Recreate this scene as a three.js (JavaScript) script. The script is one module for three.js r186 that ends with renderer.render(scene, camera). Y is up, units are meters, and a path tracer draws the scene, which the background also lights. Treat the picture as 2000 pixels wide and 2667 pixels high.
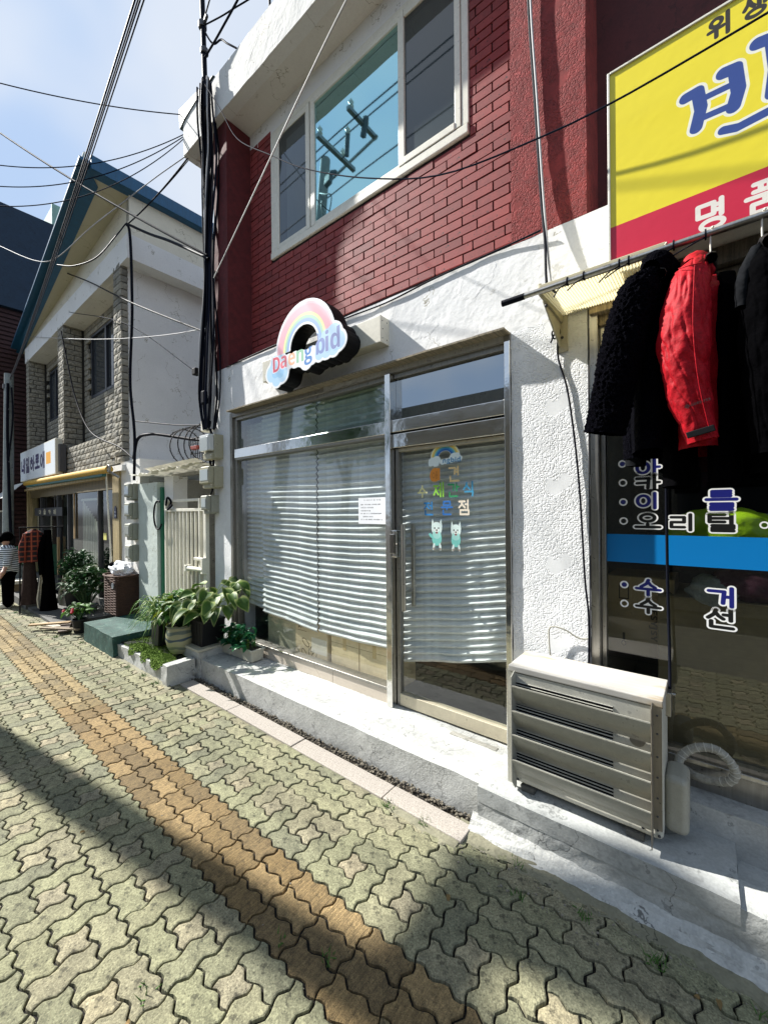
import * as THREE from 'three';
import { RoundedBoxGeometry } from 'three/addons/geometries/RoundedBoxGeometry.js';
import { mergeGeometries } from 'three/addons/utils/BufferGeometryUtils.js';
import { MarchingCubes } from 'three/addons/objects/MarchingCubes.js';
import { ImprovedNoise } from 'three/addons/math/ImprovedNoise.js';

// ---------------------------------------------------------------- camera, sky, sun, exposure
const scene = new THREE.Scene();
const V3 = (x, y, z) => new THREE.Vector3(x, y, z);
const CAM = V3(0, 1.7, 2.45);
const camera = new THREE.PerspectiveCamera(103.57, 767 / 1024, 0.05, 400);
{
  const yaw = THREE.MathUtils.degToRad(51.3), pit = THREE.MathUtils.degToRad(-0.15), roll = THREE.MathUtils.degToRad(0.5);
  const F = V3(-Math.cos(yaw) * Math.cos(pit), Math.sin(pit), -Math.sin(yaw) * Math.cos(pit));
  const R0 = V3().crossVectors(F, V3(0, 1, 0)).normalize(), U0 = V3().crossVectors(R0, F);
  const R = R0.clone().multiplyScalar(Math.cos(roll)).addScaledVector(U0, -Math.sin(roll));
  const U = U0.clone().multiplyScalar(Math.cos(roll)).addScaledVector(R0, Math.sin(roll));
  camera.quaternion.setFromRotationMatrix(new THREE.Matrix4().makeBasis(R, U, F.clone().negate()));
  camera.position.copy(CAM);
  camera.updateMatrixWorld(true);
}
const renderer = new THREE.WebGLRenderer({ antialias: true });
renderer.toneMapping = THREE.LinearToneMapping;
renderer.toneMappingExposure = 2.5;
renderer.shadowMap.enabled = true;

const SUN = V3(-0.713, 0.673, 0.198).normalize();
const sun = new THREE.DirectionalLight(new THREE.Color(1.0, 0.97, 0.915), 4.7);
sun.position.copy(SUN).multiplyScalar(40); sun.target.position.set(0, 0, 0);
sun.castShadow = true; sun.shadow.mapSize.set(4096, 4096); sun.shadow.radius = 1.6;
Object.assign(sun.shadow.camera, { left: -20, right: 20, top: 20, bottom: -20, near: 0.5, far: 100 });
scene.add(sun, sun.target);

// ---------------------------------------------------------------- seeded noise
let seed = 7;
const rnd = () => { seed |= 0; seed = (seed + 0x6d2b79f5) | 0; let t = Math.imul(seed ^ (seed >>> 15), 1 | seed); t = (t + Math.imul(t ^ (t >>> 7), 61 | t)) ^ t; return ((t ^ (t >>> 14)) >>> 0) / 4294967296; };
const rr = (a, b) => a + (b - a) * rnd();
const lerp = (a, b, t) => a + (b - a) * t, clamp = (x, a = 0, b = 1) => Math.min(b, Math.max(a, x));
const smooth = (a, b, x) => { const t = clamp((x - a) / (b - a)); return t * t * (3 - 2 * t); };
function fbm(N, base, oct, gain = 0.5, by = base) {         // tileable value noise, 0..1
  const out = new Float32Array(N * N); let amp = 1, tot = 0;
  for (let o = 0; o < oct; o++) {
    const px = base << o, py = by << o; if (px > N) break;
    const L = new Float32Array(px * py); for (let i = 0; i < L.length; i++) L[i] = rnd();
    for (let y = 0; y < N; y++) { const v = y / N * py, j = v | 0, b = v - j, sb = b * b * (3 - 2 * b), j1 = (j + 1) % py;
      for (let x = 0; x < N; x++) { const u = x / N * px, i = u | 0, a = u - i, sa = a * a * (3 - 2 * a), i1 = (i + 1) % px;
        out[y * N + x] += amp * lerp(lerp(L[j * px + i], L[j * px + i1], sa), lerp(L[j1 * px + i], L[j1 * px + i1], sa), sb); } }
    tot += amp; amp *= gain;
  }
  for (let i = 0; i < out.length; i++) out[i] /= tot;
  return out;
}
function tex(N, size, fn, srgb = false) {                   // fn(i) -> grey or [r,g,b] in 0..1 ; size in metres per repeat
  const d = new Uint8Array(N * N * 4);
  for (let i = 0; i < N * N; i++) { const c = fn(i), a = Array.isArray(c); for (let k = 0; k < 3; k++) d[i * 4 + k] = clamp(a ? c[k] : c) * 255; d[i * 4 + 3] = 255; }
  const t = new THREE.DataTexture(d, N, N); t.wrapS = t.wrapT = THREE.RepeatWrapping; t.magFilter = THREE.LinearFilter; t.minFilter = THREE.LinearMipmapLinearFilter; t.generateMipmaps = true;
  if (srgb) t.colorSpace = THREE.SRGBColorSpace;
  const s = Array.isArray(size) ? size : [size, size]; t.repeat.set(1 / s[0], 1 / s[1]); t.needsUpdate = true; return t;
}
const resized = (t, s) => { const c = t.clone(); c.repeat.set(1 / s, 1 / s); c.needsUpdate = true; return c; };
const P3 = new ImprovedNoise();
const n3 = (x, y, z) => P3.noise(x + 31.7, y + 11.3, z + 5.1);

{ // sky: thin high cloud over pale blue, the haze brighter round the sun
  const W = 512, H = 256, d = new Float32Array(W * H * 4);
  const cloud = (x, y, z) => { let v = 0, a = 0.55, f = 1.3; for (let o = 0; o < 5; o++) { v += a * n3(x * f, y * f * 1.6, z * f); a *= 0.5; f *= 2.1; } return v; };
  for (let r = 0; r < H; r++) for (let c = 0; c < W; c++) {
    const el = (r + 0.5) / H * Math.PI - Math.PI / 2, az = (c + 0.5) / W * 2 * Math.PI;
    const dir = V3(-Math.cos(el) * Math.cos(az), Math.sin(el), Math.cos(el) * -Math.sin(az));
    const up = Math.max(0, dir.y), k = 1 / (0.25 + up);
    const cov = smooth(-0.2, 0.24, cloud(dir.x * k * 1.15 + 0.4, 0.5, dir.z * k * 1.15 - 0.7));
    const near = Math.pow(Math.max(0, dir.dot(SUN)), 6) * 0.035;
    const t = Math.pow(1 - up, 4) * 0.9;
    const blue = [lerp(0.175, 0.27, t), lerp(0.24, 0.32, t), lerp(0.35, 0.38, t)], white = [0.305, 0.328, 0.365];
    for (let q = 0; q < 3; q++) d[(r * W + c) * 4 + q] = dir.y < -0.02 ? 0.09 : lerp(blue[q], white[q], cov * 0.85) + near;
    d[(r * W + c) * 4 + 3] = 1;
  }
  const t = new THREE.DataTexture(d, W, H, THREE.RGBAFormat, THREE.FloatType);
  t.mapping = THREE.EquirectangularReflectionMapping; t.magFilter = THREE.LinearFilter; t.minFilter = THREE.LinearFilter; t.wrapS = THREE.RepeatWrapping; t.colorSpace = THREE.LinearSRGBColorSpace; t.needsUpdate = true;
  scene.background = t; scene.environment = t;
}

// ---------------------------------------------------------------- geometry helpers
function fin(g) {                                            // position, normal and box-projected uv in metres; unindexed
  const kept = g.userData.keepUv; if (g.index) g = g.toNonIndexed();
  for (const k of Object.keys(g.attributes)) if (k !== 'position' && k !== 'normal') { if (k === 'uv' && kept) continue; g.deleteAttribute(k); }
  if (!g.attributes.normal) g.computeVertexNormals();
  if (!g.attributes.uv) {
    const p = g.attributes.position, n = g.attributes.normal, uv = new Float32Array(p.count * 2);
    for (let i = 0; i < p.count; i += 3) {
      let nx = 0, ny = 0, nz = 0; for (let k = 0; k < 3; k++) { nx += n.getX(i + k); ny += n.getY(i + k); nz += n.getZ(i + k); }
      nx = Math.abs(nx); ny = Math.abs(ny); nz = Math.abs(nz);
      for (let k = 0; k < 3; k++) { const x = p.getX(i + k), y = p.getY(i + k), z = p.getZ(i + k);
        const a = ny >= nx && ny >= nz ? [x, z] : nx > nz ? [z, y] : [x, y]; uv[(i + k) * 2] = a[0]; uv[(i + k) * 2 + 1] = a[1]; }
    }
    g.setAttribute('uv', new THREE.BufferAttribute(uv, 2));
  }
  g.morphAttributes = {}; return g;
}
const keepUv = (g) => { g.userData.keepUv = true; return g; };
function join(list) { const gs = list.map(fin); return gs.length === 1 ? gs[0] : mergeGeometries(gs); }
const bx = (x0, x1, y0, y1, z0, z1) => new THREE.BoxGeometry(Math.abs(x1 - x0), Math.abs(y1 - y0), Math.abs(z1 - z0)).translate((x0 + x1) / 2, (y0 + y1) / 2, (z0 + z1) / 2);
const rb = (x0, x1, y0, y1, z0, z1, r = 0.006, s = 2) => new RoundedBoxGeometry(Math.abs(x1 - x0), Math.abs(y1 - y0), Math.abs(z1 - z0), s, Math.min(r, Math.abs(x1 - x0) * 0.49, Math.abs(y1 - y0) * 0.49, Math.abs(z1 - z0) * 0.49)).translate((x0 + x1) / 2, (y0 + y1) / 2, (z0 + z1) / 2);
const pts = (a) => a.map((p) => V3(...p));
const tube = (a, r, seg = 24, rad = 6, closed = false) => new THREE.TubeGeometry(new THREE.CatmullRomCurve3(pts(a), closed, 'centripetal'), seg, r, rad, closed);
function rod(a, b, r, rad = 10, r2 = r) { const A = V3(...a), B = V3(...b), d = B.clone().sub(A), g = new THREE.CylinderGeometry(r2, r, d.length(), rad); g.applyQuaternion(new THREE.Quaternion().setFromUnitVectors(V3(0, 1, 0), d.normalize())); return g.translate((a[0] + b[0]) / 2, (a[1] + b[1]) / 2, (a[2] + b[2]) / 2); }
function bar(a, b, w, h) { const A = V3(...a), B = V3(...b), d = B.clone().sub(A), L = d.length(); const g = new RoundedBoxGeometry(w, L, h, 1, Math.min(w, h) * 0.15); g.applyQuaternion(new THREE.Quaternion().setFromUnitVectors(V3(0, 1, 0), d.normalize())); return g.translate((a[0] + b[0]) / 2, (a[1] + b[1]) / 2, (a[2] + b[2]) / 2); }
const lathe = (prof, x, y, z, seg = 28) => new THREE.LatheGeometry(prof.map((p) => new THREE.Vector2(p[0], p[1])), seg).translate(x, y, z);
const ball = (x, y, z, r, sy = 1) => new THREE.SphereGeometry(r, 14, 10).scale(1, sy, 1).translate(x, y, z);
function grid(nx, ny, fn) {                                  // surface fn(u,v)->[x,y,z]; uv kept as 0..1
  const p = [], uv = [], id = [];
  for (let j = 0; j <= ny; j++) for (let i = 0; i <= nx; i++) { p.push(...fn(i / nx, j / ny)); uv.push(i / nx, j / ny); }
  for (let j = 0; j < ny; j++) for (let i = 0; i < nx; i++) { const a = j * (nx + 1) + i, b = a + 1, c = a + nx + 1, d = c + 1; id.push(a, b, d, a, d, c); }
  const g = new THREE.BufferGeometry(); g.setAttribute('position', new THREE.Float32BufferAttribute(p, 3)); g.setAttribute('uv', new THREE.Float32BufferAttribute(uv, 2)); g.setIndex(id); g.computeVertexNormals(); return g;
}
const flat = (g) => { const h = g.index ? g.toNonIndexed() : g; h.deleteAttribute('normal'); h.computeVertexNormals(); return h; };
function rough(x0, x1, y0, y1, z0, z1, amp, cell = 0.05, f = 8) {   // a box with an uneven, hand-finished surface
  const w = x1 - x0, h = y1 - y0, d = z1 - z0;
  const g = new THREE.BoxGeometry(w, h, d, Math.max(1, Math.min(140, Math.round(w / cell))), Math.max(1, Math.min(90, Math.round(h / cell))), Math.max(1, Math.min(60, Math.round(d / cell)))).translate((x0 + x1) / 2, (y0 + y1) / 2, (z0 + z1) / 2);
  const p = g.attributes.position;
  for (let i = 0; i < p.count; i++) { const x = p.getX(i), y = p.getY(i), z = p.getZ(i); const q = (s) => n3(x * f + s, y * f, z * f - s) + 0.5 * n3(x * f * 2.7, y * f * 2.7 + s, z * f * 2.7); p.setXYZ(i, x + amp * q(3), y + amp * q(17) * 0.6, z + amp * q(41)); }
  const e = 1e-4; const map = new Map();                     // normals welded by place, so edges read as worn
  g.computeVertexNormals(); return g;
}
function prism(poly, depth, bevel = 0, holes = []) {          // 2-D outline in x,y extruded toward +z
  const s = new THREE.Shape(poly.map((p) => new THREE.Vector2(p[0], p[1]))); for (const h of holes) s.holes.push(new THREE.Path(h.map((p) => new THREE.Vector2(p[0], p[1]))));
  return new THREE.ExtrudeGeometry(s, { depth: depth - 2 * bevel, bevelEnabled: bevel > 0, bevelThickness: bevel, bevelSize: bevel, bevelOffset: -bevel, bevelSegments: 2, curveSegments: 10 }).translate(0, 0, bevel);
}
function field(fn, min, max, res) {                          // mesh of fn(x,y,z) < 0 by marching cubes
  const mc = new MarchingCubes(res, new THREE.MeshStandardMaterial(), false, false, 120000); mc.isolation = 0;
  const s = max.map((m, i) => (m - min[i]) / 2), c = max.map((m, i) => (m + min[i]) / 2);
  for (let k = 0; k < res; k++) for (let j = 0; j < res; j++) for (let i = 0; i < res; i++) {
    const q = [i, j, k].map((t, a) => c[a] + s[a] * (t - res / 2) / (res / 2)); mc.field[i + j * res + k * res * res] = -fn(...q); }
  mc.update(); const n = mc.count, g = new THREE.BufferGeometry();
  g.setAttribute('position', new THREE.BufferAttribute(new Float32Array(mc.positionArray.slice(0, n * 3)), 3)); g.setAttribute('normal', new THREE.BufferAttribute(new Float32Array(mc.normalArray.slice(0, n * 3)), 3));
  const p = g.attributes.position; for (let i = 0; i < n; i++) p.setXYZ(i, c[0] + s[0] * p.getX(i), c[1] + s[1] * p.getY(i), c[2] + s[2] * p.getZ(i));
  return g;
}
const cap = (x, y, z, a, b, ra, rb2) => { const ax = b[0] - a[0], ay = b[1] - a[1], az = b[2] - a[2], px = x - a[0], py = y - a[1], pz = z - a[2]; const t = clamp((px * ax + py * ay + pz * az) / (ax * ax + ay * ay + az * az)); return Math.hypot(px - ax * t, py - ay * t, pz - az * t) - lerp(ra, rb2, t); };
const smin = (a, b, k) => { const h = clamp(0.5 + 0.5 * (b - a) / k); return lerp(b, a, h) - k * h * (1 - h); };

// ---------------------------------------------------------------- object helpers
const used = new Map(), origin = new WeakMap();
function numbered(n) { const k = used.get(n) || 0; used.set(n, k + 1); return k ? n + '_' + String(k).padStart(3, '0') : n; }
function thing(name, label, category, at = [0, 0, 0], group) { // a Group at the thing's base; its parts are written in world metres
  const o = new THREE.Group(); o.name = numbered(name); o.position.set(...at); origin.set(o, at); scene.add(o);
  o.userData = { label, category }; if (group) o.userData.group = group; return o;
}
function obj(name, geos, mat, parent, label) {
  const list = Array.isArray(geos) ? geos : [geos], g = join(list);
  const m = new THREE.Mesh(g, mat); m.castShadow = m.receiveShadow = true; m.name = parent ? name : numbered(name);
  const o = parent && origin.get(parent);
  if (o) { g.translate(-o[0], -o[1], -o[2]); origin.set(m, o); }
  (parent || scene).add(m); if (label) m.userData.label = label; return m;
}
function holder(name, parent, label) { const g = new THREE.Group(); g.name = name; origin.set(g, origin.get(parent)); parent.add(g); if (label) g.userData.label = label; return g; }
function tag(o, label, category, group) { o.userData.label = label; o.userData.category = category; if (group) o.userData.group = group; return o; }
function struct(name, geos, mat) { const o = obj(name, geos, mat); o.userData.kind = 'structure'; return o; }
function structGroup(name) { const o = new THREE.Group(); o.name = numbered(name); scene.add(o); o.userData.kind = 'structure'; origin.set(o, [0, 0, 0]); return o; }
function clone(o, at, label, name) { const c = o.clone(); c.name = numbered(name || o.name.replace(/_\d+$/, '')); c.userData = { ...o.userData, label }; c.position.set(...at); scene.add(c); return c; }
function leaf(L, W, droop, cup, base = 0.18, wave = 0) { return grid(4, 7, (u, v) => { const w = Math.pow(Math.sin(Math.PI * Math.min(1, base + v * (1 - base))), 0.85) * W, s = (u - 0.5) * w; return [s, cup * Math.abs(u - 0.5) * w * 1.6 + wave * Math.sin(v * 9 + u * 3) * W - droop * v * v * L, v * L * (1 - 0.2 * droop * v)]; }); }
const pose = (g, at, yaw, pitch, roll = 0) => g.applyMatrix4(new THREE.Matrix4().compose(V3(...at), new THREE.Quaternion().setFromEuler(new THREE.Euler(pitch, yaw, roll, 'YXZ')), V3(1, 1, 1)));
// ---------------------------------------------------------------- textures
const N = 512;
const F4 = fbm(N, 4, 6), CR = fbm(N, 3, 6, 0.55), CM = fbm(N, 5, 3), F16 = fbm(N, 16, 5), F40 = fbm(N, 40, 3), F64 = fbm(N, 64, 3, 0.6), FINE = fbm(N, 128, 2, 0.7), STREAK = fbm(N, 64, 4, 0.55, 4), BRUSH = fbm(N, 4, 5, 0.6, 128);
const ridged = (v) => 1 - Math.abs(v * 2 - 1) * 1.0;
const T = {};
// sprayed crawl stucco: short worm-like ridges with smoothed bare patches
const bare = (i) => smooth(0.60, 0.66, F4[i]);
T.stuccoB = tex(N, 0.46, (i) => lerp(smooth(0.42, 0.62, ridged(F40[i]) * 0.62 + F64[i] * 0.45 - 0.12), 0.62, bare(i)));
T.stuccoC = tex(N, 0.9, (i) => { const v = 0.9 + 0.05 * (F16[i] - 0.5) + 0.03 * (FINE[i] - 0.5) ; return [v * 0.995, v, v]; }, true);
T.plasterB = tex(N, 0.8, (i) => F16[i] * 0.55 + F40[i] * 0.25 + smooth(0.6, 0.64, F4[i]) * 0.25);
T.plasterC = tex(N, 1.3, (i) => { const v = 0.9 + 0.06 * (F4[i] - 0.5) + 0.04 * (FINE[i] - 0.5); const s = smooth(0.74, 0.78, F16[i]) * smooth(0.5, 0.6, F64[i]) * 0.1 + (Math.abs(CR[i] - 0.5) < 0.0032 && CM[i] > 0.52 ? 0.3 : 0); return [v - s * 0.8, v - s * 0.85, v * 0.995 - s]; }, true);
T.redC = tex(N, 0.7, (i) => { const k = 0.9 + 0.3 * (F16[i] - 0.5) + 0.18 * (FINE[i] - 0.5); return [0.57 * k, 0.21 * k, 0.2 * k]; }, true);
T.brickC = tex(N, 0.8, (i) => { const v = 0.9 + 0.16 * (F16[i] - 0.5) + 0.1 * (FINE[i] - 0.5), c = smooth(0.735, 0.75, F16[(i * 3 + 977) % (N * N)]) * smooth(0.55, 0.6, F64[i]); return [lerp(v, 0.35, c), lerp(v, 0.45, c), lerp(v, 0.45, c)]; }, true);
T.grainC = tex(N, 0.62, (i) => { const v = 0.79 + 0.42 * (FINE[i] - 0.5) + 0.26 * (F16[i] - 0.5) - 0.2 * smooth(0.6, 0.66, F4[(i * 5 + 333) % (N * N)]) * smooth(0.45, 0.6, F40[i]); const s = FINE[i] > 0.86 ? 0.16 : FINE[i] < 0.15 ? -0.2 : 0; return [v + s, v + s * 0.97, (v + s) * 0.97]; }, true);
T.grainB = tex(N, 0.34, (i) => FINE[i] * 0.7 + F64[i] * 0.3);
T.tanC = tex(N, 0.30, (i) => { const v = 0.78 + 0.45 * (FINE[i] - 0.5) + 0.3 * (STREAK[i] - 0.5) + 0.35 * (F16[i] - 0.5); const d = smooth(0.68, 0.74, F16[i]) * 0.12; return [v - d, (v - d) * 0.96, (v - d) * 0.9]; }, true);
T.tanB = tex(N, 0.30, (i) => STREAK[i] * 0.6 + FINE[i] * 0.4);
T.concC = tex(N, 1.1, (i) => { const v = 0.85 + 0.12 * (F16[i] - 0.5) + 0.12 * (FINE[i] - 0.5) + 0.1 * (F4[i] - 0.5); const s = smooth(0.7, 0.74, F16[i]) * smooth(0.45, 0.6, FINE[i]) * 0.2 + (Math.abs(CR[i] - 0.5) < 0.003 && CM[i] > 0.5 ? 0.32 : 0) + smooth(0.58, 0.61, CM[i]) * smooth(0.5, 0.7, F40[i]) * 0.07; return [v - s, v - s, (v - s) * 0.98]; }, true);
T.concB = tex(N, 0.5, (i) => F16[i] * 0.5 + F64[i] * 0.5);
T.granC = tex(N, 0.25, (i) => { const f = FINE[i], v = f > 0.66 ? 0.92 : f < 0.34 ? 0.58 : 0.78; return [v, v * 0.975, v * 0.95]; }, true);
T.stoneC = tex(N, 0.45, (i) => { const v = 0.66 + 0.35 * (F16[i] - 0.5) + 0.2 * (FINE[i] - 0.5); return [v, v * 0.985, v * 0.94]; }, true);
T.stoneB = tex(N, 0.3, (i) => F16[i] * 0.6 + F64[i] * 0.4);
T.steelR = tex(N, 0.5, (i) => 0.05 + 0.1 * F4[i] + 0.05 * BRUSH[i]);
T.steelB = tex(N, 0.9, (i) => F4[i]);
T.alumC = tex(N, 0.6, (i) => { const v = 0.8 + 0.14 * (STREAK[i] - 0.5) + 0.1 * (F16[i] - 0.5) - 0.25 * smooth(0.68, 0.72, F64[i]) * smooth(0.55, 0.6, F16[i]); return [v, v * 0.99, v * 0.97]; }, true);
T.plastC = tex(N, 0.5, (i) => { const v = 0.86 + 0.08 * (F16[i] - 0.5) + 0.06 * (FINE[i] - 0.5) - 0.12 * smooth(0.7, 0.74, F16[i]) * smooth(0.5, 0.55, F64[i]); return [v, v * 0.985, v * 0.92]; }, true);
T.woodC = tex(N, [0.35, 0.9], (i) => { const k = 0.75 + 0.5 * (STREAK[i] - 0.5) + 0.2 * (FINE[i] - 0.5); return [k, k * 0.94, k * 0.82]; }, true);
T.clothC = tex(N, 0.3, (i) => { const v = 0.86 + 0.22 * (F64[i] - 0.5) + 0.2 * (F16[i] - 0.5); return [v, v, v]; }, true);
T.clothB = tex(N, 0.5, (i) => F4[i] * 0.6 + F16[i] * 0.4);
T.fleeceB = tex(N, 0.22, (i) => F40[i] * 0.6 + FINE[i] * 0.4);
T.topC = tex(N, [1.4, 0.5], (i) => { const v = 0.9 + 0.1 * (BRUSH[i] - 0.5), s = smooth(0.52, 0.6, F4[i]) * (0.6 + 0.8 * (F16[i] - 0.5)); return [v - s * 0.13, v - s * 0.2, v - s * 0.3]; }, true);
T.cardC = tex(N, 0.5, (i) => { const v = 0.85 + 0.1 * (BRUSH[i] - 0.5) + 0.1 * (F16[i] - 0.5); return [v, v * 0.97, v * 0.92]; }, true);
T.paperC = tex(N, 0.4, (i) => { const v = 0.86 + 0.14 * (BRUSH[i] - 0.5) + 0.12 * (F16[i] - 0.5); return [v, v, v]; }, true);
T.greenC = tex(N, 0.8, (i) => { const k = 0.9 + 0.4 * (F16[i] - 0.5) + 0.2 * (FINE[i] - 0.5), w = smooth(0.66, 0.7, F16[i]) * smooth(0.5, 0.62, FINE[i]); return [lerp(0.13 * k, 0.38, w), lerp(0.30 * k, 0.42, w), lerp(0.27 * k, 0.38, w)]; }, true);
T.soilC = tex(N, 0.5, (i) => { const v = 0.4 + 0.5 * (F64[i] - 0.5) + 0.4 * (FINE[i] - 0.5); return [v, v * 0.93, v * 0.82]; }, true);
T.wickC = tex(N, 0.2, (i) => { const k = 0.7 + 0.6 * (BRUSH[i] - 0.5); return [0.40 * k, 0.27 * k, 0.2 * k]; }, true);

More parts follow.
